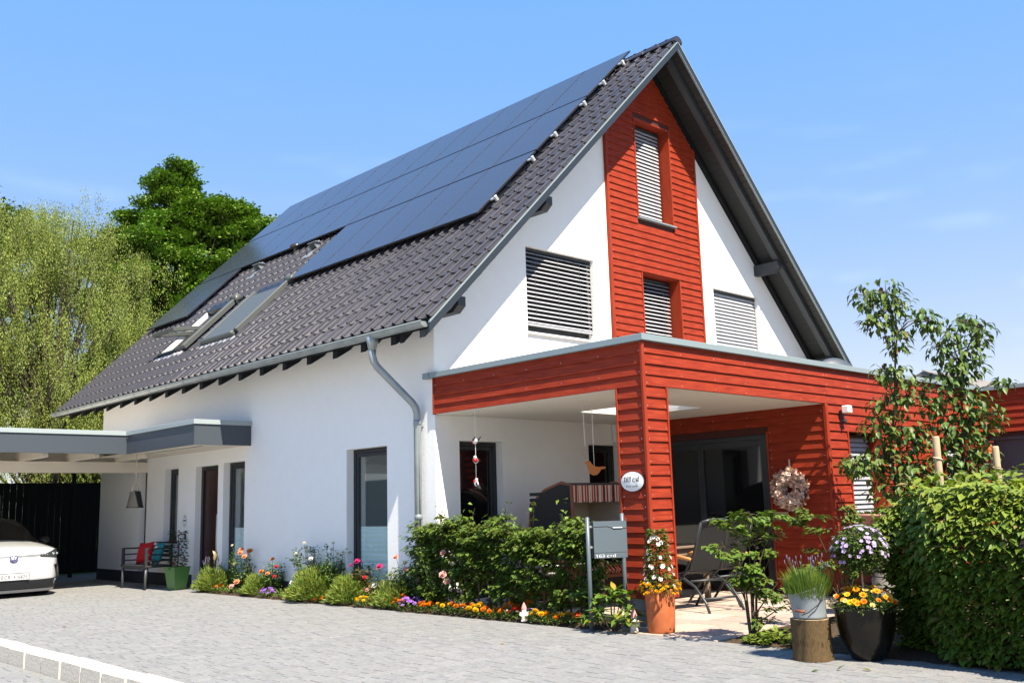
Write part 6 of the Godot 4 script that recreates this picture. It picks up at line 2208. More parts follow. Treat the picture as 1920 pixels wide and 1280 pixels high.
func build_hedges():
	# thin see-through beech hedge along the terrace
	var o := thing("beech_hedge", "thin leafy beech hedge between the driveway and the terrace", "hedge", Vector3(-.18, 0, 1.45))
	var tw := Geo.new().smooth()
	var wh := []
	var ti := []
	for k in 17:
		var z := -1.62 + k * .203 + R(-.05, .05)
		var x := R(-.06, .06)
		var hgt := R(1.0, 1.22)
		tw.tube([Vector3(x, .02, z), Vector3(x + R(-.04, .04), .4, z + R(-.05, .05)), Vector3(x + R(-.06, .06), .8, z + R(-.08, .08)), Vector3(x + R(-.08, .08), hgt, z + R(-.1, .1))], [.014, .012, .009, .004], 6)
		for b in 46:
			var y := R(.12, 1.0) * hgt * 1.12
			if b > 32: y = R(.72, 1.08) * hgt
			var a := R(0, TAU)
			var l := R(.14, .34)
			var st := Vector3(x, y * .92, z)
			var en := st + Vector3(cos(a) * l * .72, R(.02, .10), sin(a) * l)
			tw.tube([st, en], [.005, .002], 4, false)
			for q in 23:
				var t := R(.15, 1.05)
				var pos := st.lerp(en, t) + Vector3(R(-.06, .06), R(-.035, .035), R(-.06, .06))
				if pos.y < .10: continue
				wh.append(beech_leaf(pos, Vector3(cos(a), 0, sin(a)) * .8 + Vector3(-.4, 0, 0), 1.0))
				ti.append(green(Color(.082, .135, .020), .28))
	for k in 5:   # loose shoots sticking out at the top
		var z := -1.2 + k * .62 + R(-.2, .2)
		var b0 := Vector3(R(-.08, .08), 1.1, z)
		tw.tube([b0, b0 + Vector3(R(-.05, .05), R(.18, .32), R(-.06, .06))], [.004, .002], 4, false)
		for q in 8:
			wh.append(beech_leaf(b0 + Vector3(R(-.05, .05), R(.05, .32), R(-.06, .06)), Vector3(R(-1, 1), 0, R(-1, 1)), .7))
			ti.append(green(Color(.13, .20, .03), .2))
	part(o, "stems", tw.done(), M.twig)
	leaves(o, [.060, .046, .007, .012, 1], M.leaf_beech, wh, ti, 300)
	# thick hedge at the right edge
	o = thing("hornbeam_hedge", "thick dense clipped hedge filling the lower right corner", "hedge", Vector3(.12, 0, 8.2))
	wh = []
	ti = []
	tw = Geo.new().smooth()
	for k in 14:
		var z := -1.55 + k * .26
		var x := R(-.12, .12)
		tw.tube([Vector3(x, 0, z), Vector3(x + R(-.1, .1), .5, z + R(-.1, .1)), Vector3(x + R(-.2, .2), 1.2, z + R(-.15, .15))], [.028, .02, .006], 6)
		for b in 14:
			var st := Vector3(x, R(.2, 1.2), z)
			tw.tube([st, st + Vector3(R(-.6, .4), R(0, .2), R(-.3, .3))], [.008, .003], 4, false)
	part(o, "stems", tw.done(), M.twig)
	for k in 27000:
		var z := R(-1.62, 2.2)
		var y := 0.0
		var x := 0.0
		var out := Vector3.ZERO
		var near := smoothstep(-1.7, -.7, z)
		var bulge := .06 * sin(z * 5.1) + .06 * sin(z * 2.3 + 1.0) + .03 * sin(z * 11.0)
		var top := lerpf(1.14, 1.43, sqrt(near)) + .05 * sin(z * 3.7) + .04 * sin(z * 8.0)
		var face := -.42 - .36 * near - bulge
		var which := R(0, 1)
		if which < .44:      # side towards the driveway, leaning out at the top
			y = R(.04, top)
			x = face - .26 * smoothstep(.1, 1.0, y) + .16 * smoothstep(1.0, 1.42, y) + .10 * (1.0 - near) + R(0, 1) * R(0, .22)
			out = Vector3(-1, .1, 0)
		elif which < .64:    # top
			x = R(face - .10, .62)
			y = top - .12 * pow(absf(x) / .9, 3.0) - R(0, 1) * R(0, .22) + (R(0, .16) if R(0, 1) < .25 else 0.0)
			out = Vector3(x * .5, .6, 0)
		elif which < .71:    # far end
			z = -1.62 + R(0, 1) * R(0, .35)
			x = R(-.5, .6)
			y = R(.10, 1.16)
			out = Vector3(-.3, .1, -1)
		else:                # inside
			x = R(face + .15, .65)
			y = R(.10, top - .06)
			out = Vector3(R(-1, 1), .1, R(-1, 1))
		wh.append(leaf_at(Vector3(x, y, z), Vector3(out.x + R(-.8, .8), R(-.48, .15), out.z + R(-.8, .8)), Vector3(out.x * .15 + R(-.45, .45), 1.0, out.z * .3 + R(-.45, .45)), R(.6, 1.15)))
		var young := smoothstep(.85, 1.35, y) * R(.25, 1.0)  # paler tint towards the top: the sunlit look is put into the leaf colour
		var c := green(Color(.085, .145, .020), .24)
		ti.append(c.lerp(Color(.25, .30, .035), young * .85) if R(0, 1) > .05 else Color(.20, .16, .045))
	leaves(o, [.092, .060, .010, .022, 1], M.leaf_beech, wh, ti, 300)
	# young beech shrubs left of the big hedge
	shrub("beech_shrub", "young beech shrub with open layered branches in front of the patio chairs", Vector3(-.22, .03, 5.10), [[-.28, .92, -.10, .22], [-.10, 1.20, .12, .15], [.02, 1.02, .12, .20], [.12, 1.17, .26, .16], [-.18, .62, -.05, .26], [.05, .70, .10, .28], [.16, .88, .22, .24], [-.05, .45, .05, .24], [.18, .50, .2, .26], [.0, .26, .05, .22], [.22, .30, .25, .24], [-.26, 1.05, -.02, .13]], 150, 140)
	shrub("beech_shrub", "young beech shrub standing behind the lilac flowered pot", Vector3(1.02, .03, 5.42), [[-.22, 1.14, -.2, .18], [.05, 1.10, .08, .20], [.28, 1.06, .24, .20], [-.08, .86, -.05, .26], [.22, .82, .2, .28], [-.2, .62, -.15, .24], [.12, .55, .1, .30], [.32, .60, .3, .24], [.0, .3, .05, .28]], 150, 60)
	var gc := thing("ground_cover_plant", "low bright green leafy plants at the edge of the driveway", "plant", Vector3(-.42, .01, 5.52))
	wh = []
	ti = []
	for k in 260:
		var a := R(0, TAU)
		var r := sqrt(R(0, 1))
		wh.append(leaf_at(Vector3(cos(a) * r * .16 + R(-.03, .03), R(.03, .13) * (1.2 - r), sin(a) * r * .36), Vector3(cos(a), R(.0, .9), sin(a)), Vector3.UP, R(.7, 1.2)))
		ti.append(green(Color(.16, .22, .035), .2))
	leaves(gc, [.075, .045, .008, .015, 1], M.leaf_beech, wh, ti, 60)
	# glossy evergreen below the letter box
	var rh := thing("rhododendron", "low evergreen with long glossy leaves beside the letter box post", "shrub", Vector3(-.47, .01, 3.52))
	wh = []
	ti = []
	var rt := Geo.new().smooth()
	for q in [[0, .34, 0], [-.12, .36, .10], [.10, .36, .14], [-.06, .30, -.16], [.16, .26, -.02], [-.20, .22, .02], [.04, .22, .22], [-.14, .14, .20], [.18, .15, .18], [-.10, .12, -.20], [-.02, .42, .08], [-.04, .10, .27]]:
		var c := Vector3(q[0], q[1], q[2])
		rt.tube([Vector3(c.x * .2, 0, c.z * .2), c * Vector3(.7, .6, .7), c], [.009, .007, .005], 5, false)
		for k in 13:
			var a := TAU * k / 13.0 * 2.0 + R(-.2, .2)
			var up := R(.0, .9) if k % 2 == 0 else R(-.4, .4)
			wh.append(leaf_at(c + Vector3(cos(a), 0, sin(a)) * .012, Vector3(cos(a) + c.x, up, sin(a) + c.z), Vector3.UP, R(.8, 1.25)))
			ti.append(Color(.30, .22, .03) if R(0, 1) < .05 else green(Color(.10, .165, .024), .25))
	part(rh, "stems", rt.done(), M.twig)
	leaves(rh, [.140, .054, .008, .018, 1], M.leaf_glossy, wh, ti, 156)

func shrub(called: String, label: String, base: Vector3, pts: Array, per: int, single: int):
	var o := thing(called, label, "shrub", base, 0, "young beech shrubs")
	var tw := Geo.new().smooth()
	var wh := []
	var ti := []
	for p in pts:
		var c := Vector3(p[0], p[1], p[2])
		var r: float = p[3]
		var st := Vector3(c.x * .25, c.y * .5, c.z * .25)
		tw.tube([Vector3(c.x * .1, 0, c.z * .1), st, c], [.012, .008, .003], 5, false)
		for b in 5:
			var a := R(0, TAU)
			var dirv := Vector3(cos(a), R(-.15, .25), sin(a))
			var s0 := c + Vector3(0, R(-.6, .5) * r, 0)
			tw.tube([s0, s0 + dirv * r], [.004, .0015], 4, false)
			for k in per / 5:
				var t := R(.2, 1.1)
				wh.append(beech_leaf(s0 + dirv * r * t + Vector3(R(-.05, .05), R(-.03, .03), R(-.05, .05)), dirv, 1.1))
				ti.append(green(Color(.095, .155, .022), .25))
	part(o, "stems", tw.done(), M.twig)
	leaves(o, [.068, .046, .007, .012, 0], M.leaf_beech, wh, ti, single)

# ---------------------------------------------------------------- the bed along the house
func lavender(label: String, at: Vector3, r: float, h: float, n: int, spikes := 0):
	var o := thing("lavender_clump", label, "plant", at, 0, "green clumps in the bed along the wall")
	var wh := []
	var ti := []
	for k in n * 4:
		var a := R(0, TAU)
		var el := asin(R(0.02, 1.0))
		var d := Vector3(cos(a) * cos(el), sin(el), sin(a) * cos(el))
		var q := pow(R(.1, 1.0), .33)
		var lump := 1.0 + .10 * sin(a * 3.0 + at.z * 7.0) + .08 * sin(el * 6.0 + a * 2.0)
		wh.append(leaf_at(Vector3(d.x * r * .95, d.y * h * .82, d.z * r) * q * lump, d + Vector3(R(-.9, .9), R(.0, 1.0), R(-.9, .9)), Vector3(R(-1, 1), .4, R(-1, 1)), h * R(.12, .28)))
		ti.append(green(Color(.165, .235, .042), .32))
	leaves(o, [1.0, .13, .02, .12, 0], M.leaf_beech, wh, ti, 0)
	if spikes > 0:
		var sg := Geo.new().smooth()
		var bg := Geo.new().smooth()
		for k in spikes:
			var a := R(0, TAU)
			var p := Vector3(cos(a) * r * .4, h * .6, sin(a) * r * .4)
			var e := p + Vector3(cos(a) * R(.05, .25) * r, h * R(.45, .8), sin(a) * R(.05, .25) * r)
			sg.tube([p, e], [.002, .0015], 4, false)
			bg.ball(e, Vector3(.006, .025, .006), 5, 4)
		part(o, "stalks", sg.done(), M.green_stem)
		stuff(o, "flower_buds", bg.done(), M.lavender_bud)

func rose_bush(label: String, at: Vector3, r: float, h: float, n: int, blooms: Array, tint := Color(.10, .165, .04)):
	var o := thing("rose_bush", label, "rose bush", at, 0, "roses in the bed along the wall")
	var sg := Geo.new().smooth()
	var wh := []
	var ti := []
	var canes := []
	for k in 7:
		var a := TAU * k / 7.0 + R(-.3, .3)
		var e := Vector3(cos(a) * r * R(.3, .85), h * R(.6, .92), sin(a) * r * R(.3, .85))
		canes.append(e)
		sg.tube([Vector3.ZERO, e * Vector3(.6, .5, .6), e], [.008, .006, .003], 5, false)
	for k in int(n * 1.7):
		var c: Vector3 = canes[rng.randi() % 7]
		var t := R(.25, 1.0)
		var p := Vector3(c.x * t, c.y * t, c.z * t) + Vector3(R(-.08, .08), R(-.06, .06), R(-.08, .08))
		wh.append(leaf_at(p, Vector3(R(-1, 1), R(-.4, .5), R(-1, 1)), Vector3(R(-.4, .4), 1, R(-.4, .4)), R(.7, 1.2)))
		ti.append(green(tint, .28))
	leaves(o, [.058, .036, .006, .008, 0], M.leaf_glossy, wh, ti, 0)
	for b in blooms:      # x, y, z, radius, colour
		var p := Vector3(b[0], b[1], b[2])
		sg.tube([p * Vector3(.5, .6, .5), p - Vector3(0, .01, 0)], [.004, .003], 5, false)
		part(o, "bloom", rose_mesh(b[3], b[4]), M.petal, facing(p, Vector3(b[0] - .6, .9, b[2] + .3)))
	part(o, "stems", sg.done(), M.green_stem)

func low_flower(called: String, category: String, label: String, group: String, at: Vector3, r: float, h: float, heads: Array, count: int, hr: float, kind: int, leaf_tint := Color(.105, .15, .05)):
	var o := thing(called, label, category, at, R(0, TAU), group)
	var wh := []
	var ti := []
	for k in int(150 * r / .12):
		var a := R(0, TAU)
		var q := sqrt(R(0, 1))
		wh.append(leaf_at(Vector3(cos(a) * q * r, R(.1, .9) * h * (1.1 - q * .5), sin(a) * q * r), Vector3(cos(a), R(-.2, 1.0), sin(a)), Vector3(R(-.3, .3), 1, R(-.3, .3)), R(.7, 1.2)))
		ti.append(green(leaf_tint, .25))
	leaves(o, [.042, .016, .004, .006, 0], M.leaf_beech, wh, ti, 0)
	var ms := []
	for c in heads:
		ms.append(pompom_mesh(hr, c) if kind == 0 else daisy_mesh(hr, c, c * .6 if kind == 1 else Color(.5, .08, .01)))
	for k in count:
		var a := TAU * k / count + R(-.5, .5)
		var q := sqrt(R(0.05, 1))
		part(o, "flower_head", ms[k % ms.size()], M.petal, facing(Vector3(cos(a) * q * r * .95, h * (R(.85, 1.2) - q * q * .4), sin(a) * q * r * .95), Vector3(cos(a) * q * .5 - .25, 1, sin(a) * q * .5 + .15), R(.8, 1.15)))

func build_flower_bed():
	lavender("bushy green lavender at the left end of the bed by the door", Vector3(-.24, .03, -6.02), .34, .42, 1100, 26)
	lavender("small green lavender left of the purple flowers", Vector3(-.26, .03, -4.42), .28, .36, 800, 6)
	lavender("largest rounded lavender clump in the middle of the bed", Vector3(-.25, .03, -2.66), .46, .50, 1700, 22)
	lavender("rounded green clump in front of the tall window", Vector3(-.26, .03, -1.72), .34, .42, 1200, 6)
	lavender("loose green clump near the downpipe", Vector3(-.26, .03, -.62), .28, .36, 800, 4)
	var wh := []
	var ti := []
	for k in 5200:
		var z := R(-6.3, 3.3)
		var x := R(-.46, -.02)
		var e := R(.02, .10)
		wh.append(leaf_at(Vector3(x, .02 + e * R(.2, 1), z), Vector3(R(-1, 1), R(0, 1.0), R(-1, 1)), Vector3(R(-.3, .3), 1, R(-.3, .3)), R(.6, 1.4)))
		ti.append(green(Color(.11, .17, .035), .35))
	var gcv := scatter(self, "bed_ground_cover", leaf_mesh([.05, .02, .004, .008, 0], Color.WHITE), M.leaf_beech, wh, ti)
	tag(gcv, "low green leaves covering the soil of the flower bed", "ground cover")
	var peach := Color(.72, .30, .15)
	var orange := Color(.70, .24, .05)
	var cream := Color(.74, .68, .52)
	var white := Color(.76, .74, .70)
	var pink := Color(.70, .38, .32)
	var magenta := Color(.55, .04, .16)
	var red := Color(.55, .03, .04)
	rose_bush("rose bush with large peach blooms right of the front door", Vector3(-.16, .03, -5.16), .30, .72, 420, [[-.05, .70, .05, .060, peach], [-.12, .66, .16, .058, peach], [.02, .68, .22, .062, orange], [-.10, .60, .26, .055, peach], [-.14, .46, .0, .045, cream], [-.20, .18, .20, .06, peach], [-.22, .10, .06, .055, pink], [-.10, .78, -.18, .03, cream]])
	rose_bush("low rose with orange and red blooms left of the white roses", Vector3(-.18, .03, -4.05), .24, .55, 300, [[-.10, .36, -.22, .055, orange], [-.12, .34, .02, .05, peach], [.0, .56, -.05, .045, Color(.62, .22, .03)], [-.06, .45, .18, .04, red], [-.10, .30, .2, .035, red]])
	rose_bush("tall rose bush with white and cream blooms against the white wall", Vector3(-.14, .03, -3.08), .30, .84, 460, [[-.06, .76, .05, .05, cream], [-.10, .66, -.16, .05, white], [-.04, .70, .06, .055, white], [-.12, .84, .10, .032, cream], [-.22, .22, -.05, .075, white], [-.1, .6, .26, .04, white]])
	rose_bush("tall thin rose with few pale blooms beside the big lavender", Vector3(-.13, .03, -2.32), .26, .86, 380, [[-.06, .74, .0, .05, white], [-.08, .84, .08, .03, cream], [-.05, .68, .14, .045, cream]])
	rose_bush("reddish leaved rose with magenta blooms left of the tall window frame", Vector3(-.14, .03, -1.58), .26, .56, 340, [[-.08, .58, .0, .055, magenta], [-.06, .52, -.18, .035, magenta], [-.1, .36, .2, .035, red]], Color(.10, .085, .035))
	rose_bush("small rose with one magenta bloom and a white one below the window", Vector3(-.18, .03, -1.02), .22, .50, 260, [[-.06, .52, .02, .055, magenta], [-.14, .26, .0, .05, white], [-.16, .20, -.14, .045, pink]], Color(.08, .10, .03))
	rose_bush("rose bush with pale pink blooms left of the downpipe", Vector3(-.16, .03, -.50), .30, .74, 460, [[-.1, .66, -.08, .055, pink], [-.06, .58, .06, .05, cream], [-.12, .50, .16, .05, pink], [-.04, .72, .20, .045, cream], [-.14, .42, -.16, .045, cream]])
	rose_bush("leafy rose with pink blooms growing through the left end of the hedge", Vector3(-.16, .03, .22), .34, .95, 520, [[-.16, .74, .30, .045, pink], [-.20, .46, .34, .06, pink], [-.20, .38, .42, .055, pink], [-.12, .60, .44, .04, cream]])
	# low flowers along the edge: [z, kind]
	var mg := Color(.72, .21, .012)
	var yl := Color(.76, .46, .015)
	var vio := Color(.26, .10, .46)
	var rd := Color(.60, .04, .02)
	low_flower("low_flower", "bedding flower", "small red and yellow flowers at the left end of the bed edge", "low flowers along the bed edge", Vector3(-.40, .01, -5.55), .10, .12, [rd, yl, rd], 5, .030, 0)
	low_flower("low_flower", "bedding flower", "small yellow flowers between lavender and purple cluster", "low flowers along the bed edge", Vector3(-.40, .01, -4.62), .08, .10, [yl, rd], 3, .030, 0)
	low_flower("purple_flower", "bedding flower", "bright purple flower cluster under the white roses", "low flowers along the bed edge", Vector3(-.40, .01, -3.86), .14, .14, [vio, Color(.32, .14, .5)], 34, .026, 1)
	low_flower("low_flower", "bedding flower", "two orange flowers before the largest lavender", "low flowers along the bed edge", Vector3(-.43, .01, -2.28), .07, .07, [mg, rd], 3, .028, 0)
	low_flower("low_flower", "bedding flower", "yellow flowers before the tall window", "low flowers along the bed edge", Vector3(-.41, .01, -1.14), .13, .12, [yl, Color(.8, .55, .05)], 8, .030, 0)
	low_flower("low_flower", "bedding flower", "yellow and white flowers left of the orange ones", "low flowers along the bed edge", Vector3(-.40, .01, -.62), .12, .10, [yl, Color(.75, .72, .6)], 5, .026, 0)
	low_flower("low_flower", "bedding flower", "orange flowers touching the left side of the violet cluster", "low flowers along the bed edge", Vector3(-.38, .01, -.32), .11, .16, [mg], 8, .034, 0)
	low_flower("purple_flower", "bedding flower", "large violet flower cluster left of the hedge", "low flowers along the bed edge", Vector3(-.40, .01, -.08), .17, .16, [vio, Color(.34, .16, .52)], 46, .026, 1)
	low_flower("low_flower", "bedding flower", "orange flowers touching the right side of the violet cluster", "low flowers along the bed edge", Vector3(-.40, .01, .24), .12, .12, [mg], 9, .034, 0)
	var spots := [[.62, yl, 4], [.86, mg, 3], [1.06, mg, 7], [1.24, yl, 6], [1.46, mg, 5], [1.62, mg, 5], [1.78, mg, 6], [1.92, rd, 4], [2.34, yl, 4], [2.46, yl, 4], [2.60, mg, 3], [2.74, yl, 7], [2.98, rd, 3]]
	var what := ["yellow marigold at the left end of the row under the hedge", "single orange marigold second from the left under the hedge", "wide orange marigold below the orange bowl", "bright yellow marigold right of the wide orange one", "orange marigold left of the middle of the row", "orange marigold in the middle of the row under the hedge", "large orange marigold right of the middle of the row", "red orange marigold left of the pale gnome figure", "yellow marigold right of the pale gnome figure", "second yellow marigold right of the pale gnome figure", "small orange marigold left of the broad yellow one", "broad yellow marigold near the letter box post", "small red marigold next to the letter box post"]
	for k in spots.size():
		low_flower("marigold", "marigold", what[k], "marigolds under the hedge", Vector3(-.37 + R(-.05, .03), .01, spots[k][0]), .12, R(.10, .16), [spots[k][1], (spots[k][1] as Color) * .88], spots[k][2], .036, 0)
	low_flower("pansy", "bedding flower", "pale violet pansies beside the pale gnome figure", "low flowers along the bed edge", Vector3(-.38, .01, 2.24), .08, .16, [Color(.36, .24, .5), Color(.5, .4, .5)], 5, .028, 1)

# ---------------------------------------------------------------- pots
func build_pots():
	var o := thing("terracotta_pot", "tall terracotta jar with side handles at the foot of the red post", "pot", Vector3(-.26, .003, 4.02), .55)
	part(o, "jar", lathem([Vector2(0, 0), Vector2(.135, 0), Vector2(.142, .02), Vector2(.150, .18), Vector2(.156, .34), Vector2(.158, .40), Vector2(.168, .415), Vector2(.170, .44), Vector2(.160, .45), Vector2(.142, .445), Vector2(.135, .38), Vector2(0, .37)], 30), M.terracotta)
	for sx in [-1.0, 1.0]:
		part(o, "handle", tubem([Vector3(sx * .155, .40, 0), Vector3(sx * .20, .395, 0), Vector3(sx * .215, .35, 0), Vector3(sx * .20, .30, 0), Vector3(sx * .152, .25, 0)], .014, 8), M.terracotta)
	part(o, "drain_hole", tubem([Vector3(-.10, .05, .088), Vector3(-.102, .05, .110)], .008, 8), M.ink)
	o = thing("white_flowering_plant", "white flowered climbing plant in the terracotta jar", "plant", Vector3(-.26, .42, 4.02))
	var wh := []
	var ti := []
	var sg := Geo.new().smooth()
	for k in 5: sg.tube([Vector3(R(-.06, .06), -.03, R(-.06, .06)), Vector3(R(-.05, .05), .3, R(-.05, .05)), Vector3(R(-.03, .03), .58, R(-.03, .03))], [.005, .004, .002], 5, false)
	for k in 1500:
		var y := R(0.02, .64)
		var r := (.17 * (1.0 - .45 * y / .6)) * sqrt(R(.1, 1))
		var a := R(0, TAU)
		wh.append(leaf_at(Vector3(cos(a) * r, y, sin(a) * r), Vector3(cos(a), R(-.4, .6), sin(a)), Vector3(R(-.4, .4), 1, R(-.4, .4)), R(.7, 1.2)))
		ti.append(green(Color(.085, .14, .03), .3))
	part(o, "stems", sg.done(), M.green_stem)
	leaves(o, [.050, .026, .004, .008, 0], M.leaf_glossy, wh, ti, 60)
	var wm := daisy_mesh(.023, Color(.80, .77, .74), Color(.7, .62, .5), 7)
	for k in 64:
		var y := R(0.05, .58)
		var r := .18 * (1.0 - .45 * y / .6)
		var a := R(0, TAU)
		part(o, "white_flower", wm, M.petal, facing(Vector3(cos(a) * r, y, sin(a) * r), Vector3(cos(a), .5, sin(a)), R(.8, 1.3)))
	o = thing("yellow_flower_fringe", "small yellow flowers spilling over the rim of the terracotta jar", "plant", Vector3(-.26, .43, 4.02))
	wh = []
	ti = []
	for k in 420:
		var a := R(0, TAU)
		var r := .12 + absf(R(0, .10))
		wh.append(leaf_at(Vector3(cos(a) * r, R(-.03, .08), sin(a) * r), Vector3(cos(a), R(-.6, .5), sin(a)), Vector3.UP, R(.6, 1.1)))
		ti.append(green(Color(.10, .15, .03), .3))
	leaves(o, [.036, .014, .003, .006, 0], M.leaf_beech, wh, ti, 0)
	var ym := pompom_mesh(.017, Color(.78, .42, .01))
	for k in 70:
		var a := R(0, TAU)
		var r := .13 + R(0, .11)
		part(o, "yellow_flower", ym, M.petal, facing(Vector3(cos(a) * r, R(.0, .10) - maxf(r - .18, 0) * .8, sin(a) * r), Vector3(cos(a), 1, sin(a)), R(.8, 1.2)))
	# log and bucket
	o = thing("log_stump", "weathered tree log standing upright under the zinc bucket", "log", Vector3(-.925, .003, 6.14))
	var g := Geo.new().smooth()
	var rows := []
	for j in 9:
		var row := []
		for k in 41:
			var a := -TAU * k / 40.0
			var rr := .160 + .005 * sin(a * 3.0 + 1.0) + .004 * sin(a * 7.0 + j * .25) + .003 * sin(a * 13.0 + j * .3) + .008 * pow(maxf(1.0 - j / 3.0, 0), 2)
			row.append(Vector3(cos(a) * rr, .335 * j / 8.0, sin(a) * rr))
		rows.append(row)
	g.grid(rows)
	part(o, "bark", g.done(), M.log_bark)
	g = Geo.new()
	for k in 40: g.tri(Vector3(0, .337, 0), rows[8][k], rows[8][k + 1])
	part(o, "cut_top", g.done(), M.stake_wood)
	o = thing("zinc_bucket", "grey zinc bucket with slanted rim and wire handle on the log", "bucket", Vector3(-.925, .345, 6.14), -.75)
	# local x to the right as seen from the driveway
	g = Geo.new().smooth()
	for sgn in [1.0, -1.0]:
		rows = []
		for q in [[0.0, .133], [.015, .140], [.03, .136], [.04, .140], [.06, .138], [.5, .146], [.93, .155], [.96, .161], [.985, .155], [1.0, .160]]:
			var row := []
			for k in 41:
				var a := -TAU * k / 40.0
				var rr: float = q[1] - (.004 if sgn < 0 else 0.0)
				var top := .255 + .055 * cos(a)
				row.append(Vector3(cos(a) * rr - .018 * q[0], q[0] * top, sin(a) * rr))
			rows.append(row)
		g.grid(rows, sgn < 0)
	part(o, "bucket_wall", g.done(), M.galvanised)
	part(o, "bucket_floor", lathem([Vector2(0, .004), Vector2(.132, .004), Vector2(.132, .01), Vector2(0, .01)], 24), M.galvanised)
	part(o, "soil_fill", lathem([Vector2(.14, .15), Vector2(.0, .18)], 24), M.soil)
	part(o, "wire_handle", tubem([Vector3(.11, .255, .108), Vector3(.09, .20, .150), Vector3(.02, .12, .176), Vector3(-.06, .06, .165), Vector3(-.11, .035, .135)], .0045, 6), M.black_metal)
	part(o, "grip", tubem([Vector3(-.15, .07, .10), Vector3(-.09, .065, .152)], .012, 8), M.teak)
	o = thing("potted_lavender", "thick green lavender growing in the zinc bucket", "plant", Vector3(-.93, .52, 6.14))
	wh = []
	ti = []
	for k in 2000:
		var a := R(0, TAU)
		var q := sqrt(R(0, 1))
		wh.append(leaf_at(Vector3(cos(a) * q * .145, R(-.02, .10) - q * .03, sin(a) * q * .145), Vector3(cos(a) * q * .75 + R(-.22, .22), 1.0, sin(a) * q * .75 + R(-.22, .22)), Vector3(cos(a), .2, sin(a)), R(.10, .20)))
		ti.append(green(Color(.14, .225, .035), .25))
	leaves(o, [1.0, .045, .01, .10, 0], M.leaf_beech, wh, ti, 0)
	var sk := Geo.new().smooth()
	var bd := Geo.new().smooth()
	for k in 34:
		var a := R(0, TAU)
		var q := R(.2, 1)
		var p := Vector3(cos(a) * q * .12, .12, sin(a) * q * .12)
		var e := p + Vector3(cos(a) * q * .10, R(.12, .22), sin(a) * q * .10)
		sk.tube([p, e], [.0016, .0012], 4, false)
		bd.ball(e, Vector3(.005, .018, .005), 5, 4)
	part(o, "stalks", sk.done(), M.green_stem)
	stuff(o, "flower_buds", bd.done(), M.lavender_bud)
	# glazed pot
	o = thing("glazed_pot", "large black brown glazed pot with orange flowers beside the log", "pot", Vector3(-.66, .003, 6.50))
	part(o, "pot", lathem([Vector2(0, 0), Vector2(.115, 0), Vector2(.135, .012), Vector2(.175, .08), Vector2(.215, .18), Vector2(.238, .29), Vector2(.248, .39), Vector2(.256, .405), Vector2(.262, .43), Vector2(.252, .442), Vector2(.235, .435), Vector2(.225, .36), Vector2(0, .35)], 40), M.black_glaze)
	o = thing("orange_flowering_plant", "mound of orange and yellow daisy flowers in the black glazed pot", "plant", Vector3(-.66, .40, 6.50))
	wh = []
	ti = []
	for k in 1500:
		var a := R(0, TAU)
		var q := sqrt(R(0, 1))
		wh.append(leaf_at(Vector3(cos(a) * q * .285, R(.0, .14) * (1.15 - q * .6), sin(a) * q * .285), Vector3(cos(a) * q, R(-.3, 1.0), sin(a) * q), Vector3(R(-.4, .4), 1, R(-.4, .4)), R(.7, 1.2)))
		ti.append(green(Color(.095, .15, .045), .28))
	leaves(o, [.040, .013, .003, .006, 0], M.leaf_beech, wh, ti, 0)
	var dm := [daisy_mesh(.033, Color(.78, .36, .01), Color(.60, .08, .005)), daisy_mesh(.030, Color(.80, .50, .02), Color(.7, .3, .01)), daisy_mesh(.031, Color(.74, .22, .01), Color(.5, .04, .005)), daisy_mesh(.028, Color(.80, .58, .20), Color(.72, .36, .08))]
	for k in 78:
		var a := R(0, TAU)
		var q := sqrt(R(0.02, 1))
		part(o, "daisy_flower", dm[rng.randi() % 4], M.petal, facing(Vector3(cos(a) * q * .285, .175 - q * q * .10 + R(-.01, .03), sin(a) * q * .285), Vector3(cos(a) * q * .8 - .25, 1, sin(a) * q * .8 + .2), R(.75, 1.15)))
	o = thing("lilac_standard", "small standard tree with lilac flowers rising from the glazed pot", "plant", Vector3(-.66, .42, 6.50))
	part(o, "stem", tubem([Vector3(0, -.05, 0), Vector3(.008, .2, 0), Vector3(0, .42, .01)], .008, 7), M.stake_wood)
	wh = []
	ti = []
	for k in 2600:
		var d := Vector3(R(-1, 1), R(-1, 1), R(-1, 1))
		while d.length() > 1.0: d = Vector3(R(-1, 1), R(-1, 1), R(-1, 1))
		d = d.normalized() * pow(R(.05, 1), .4)
		wh.append(leaf_at(Vector3(d.x * .225, .47 + d.y * .20, d.z * .225), Vector3(d.x + R(-.4, .4), R(-.5, .5), d.z + R(-.4, .4)), Vector3(R(-.4, .4), 1, R(-.4, .4)), R(.7, 1.2)))
		ti.append(green(Color(.07, .115, .03), .3))
	leaves(o, [.042, .024, .003, .006, 0], M.leaf_beech, wh, ti, 0)
	var lm := [daisy_mesh(.020, Color(.46, .34, .62), Color(.5, .42, .5), 5), daisy_mesh(.018, Color(.40, .26, .58), Color(.45, .35, .45), 5)]
	for k in 110:
		var a := R(0, TAU)
		var el := asin(R(-.2, 1.0)) if k < 92 else R(-.5, .4)
		var d := Vector3(cos(a) * cos(el), sin(el), sin(a) * cos(el))
		part(o, "lilac_flower", lm[k % 2], M.petal, facing(Vector3(d.x * .235, .47 + d.y * .21, d.z * .235), d + Vector3(-.2, .4, .2), R(.8, 1.25)))

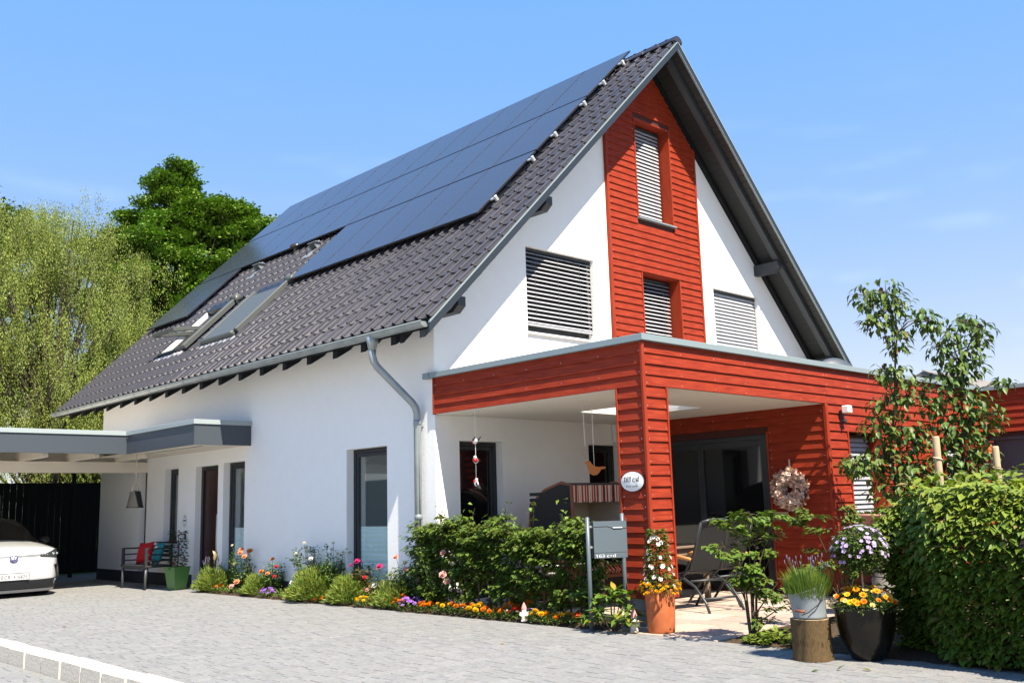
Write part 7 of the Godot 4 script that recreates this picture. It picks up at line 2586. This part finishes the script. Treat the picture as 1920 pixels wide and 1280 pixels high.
# ---------------------------------------------------------------- beyond the garden
func build_far():
	var bits := [[Vector3(-3.99, .004, -2.53), Color(.24, .09, .05), "reddish dry twig leaf lying alone on the left of the driveway"], [Vector3(-1.46, .004, 6.42), Color(.10, .17, .03), "small green leaf fallen on the paving in front of the log"], [Vector3(-1.30, .004, 6.55), Color(.14, .18, .04), "small green leaf fallen on the paving before the black pot"], [Vector3(-1.18, .004, 6.78), Color(.16, .15, .04), "withered leaf on the paving nearest the big hedge"], [Vector3(-1.85, .004, 3.25), Color(.30, .22, .12), "pale dry leaf in the middle of the driveway"]]
	for q in bits:
		var lf := part(self, "fallen_leaf", leaf_mesh([.075, .04, .008, -.01, 1], q[1]), M.leaf_beech, leaf_at(q[0], Vector3(R(-1, 1), .05, R(-1, 1)), Vector3(R(-.2, .2), 1, R(-.2, .2)), R(.8, 1.1)))
		tag(lf, q[2], "leaf", "fallen leaves on the driveway")
	var h := thing("neighbour_house", "neighbouring house with grey tiled roof at the right edge", "house", Vector3(28.4, 0, -2.0))
	part(h, "wall", boxm(Vector3(.4, -.2, -7.5), Vector3(12, 3.9, 1.2)), M.white_render)
	var rf := Geo.new()
	rf.xf = Transform3D(Basis(Vector3(0, 0, -1), Vector3.UP, Vector3(1, 0, 0)), Vector3.ZERO)
	rf.prism(PackedVector2Array([Vector2(-2.0, 3.75), Vector2(3.2, 6.0), Vector2(8.3, 3.75), Vector2(8.3, 3.6), Vector2(3.2, 5.85), Vector2(-2.0, 3.6)]), 0, 12.4)
	var roof := part(h, "roof", rf.done(), M.stone_grey)
	for k in 16:
		var t := k / 16.0
		var g := Geo.new()
		g.span(Vector3(-.02, -.02, -.37), Vector3(12.42, .025, 0.0), .006)
		part(roof, "tile_course", g.done(), M.tile_far if M.has("tile_far") else M.stone_grey, Transform3D(Basis(Vector3.RIGHT, atan2(2.25, 5.2) + .05), Vector3(0, 3.77 + 2.25 * t, 2.0 - 5.2 * t)))
	var blobs := [[Vector3(0, 3.1, 0), Vector3(.9, .7, .8)], [Vector3(.5, 2.5, .2), Vector3(.9, .8, .8)], [Vector3(-.5, 2.3, 0), Vector3(.9, .9, .8)], [Vector3(0, 1.5, 0), Vector3(1.1, .9, 1)]]
	tree("small_tree", "small leafy tree top showing over the garage roof edge", Vector3(17.6, -.1, 1.6), 4.0, .08, blobs, Color(.09, .13, .035), .05, 60, 14, .12, "")
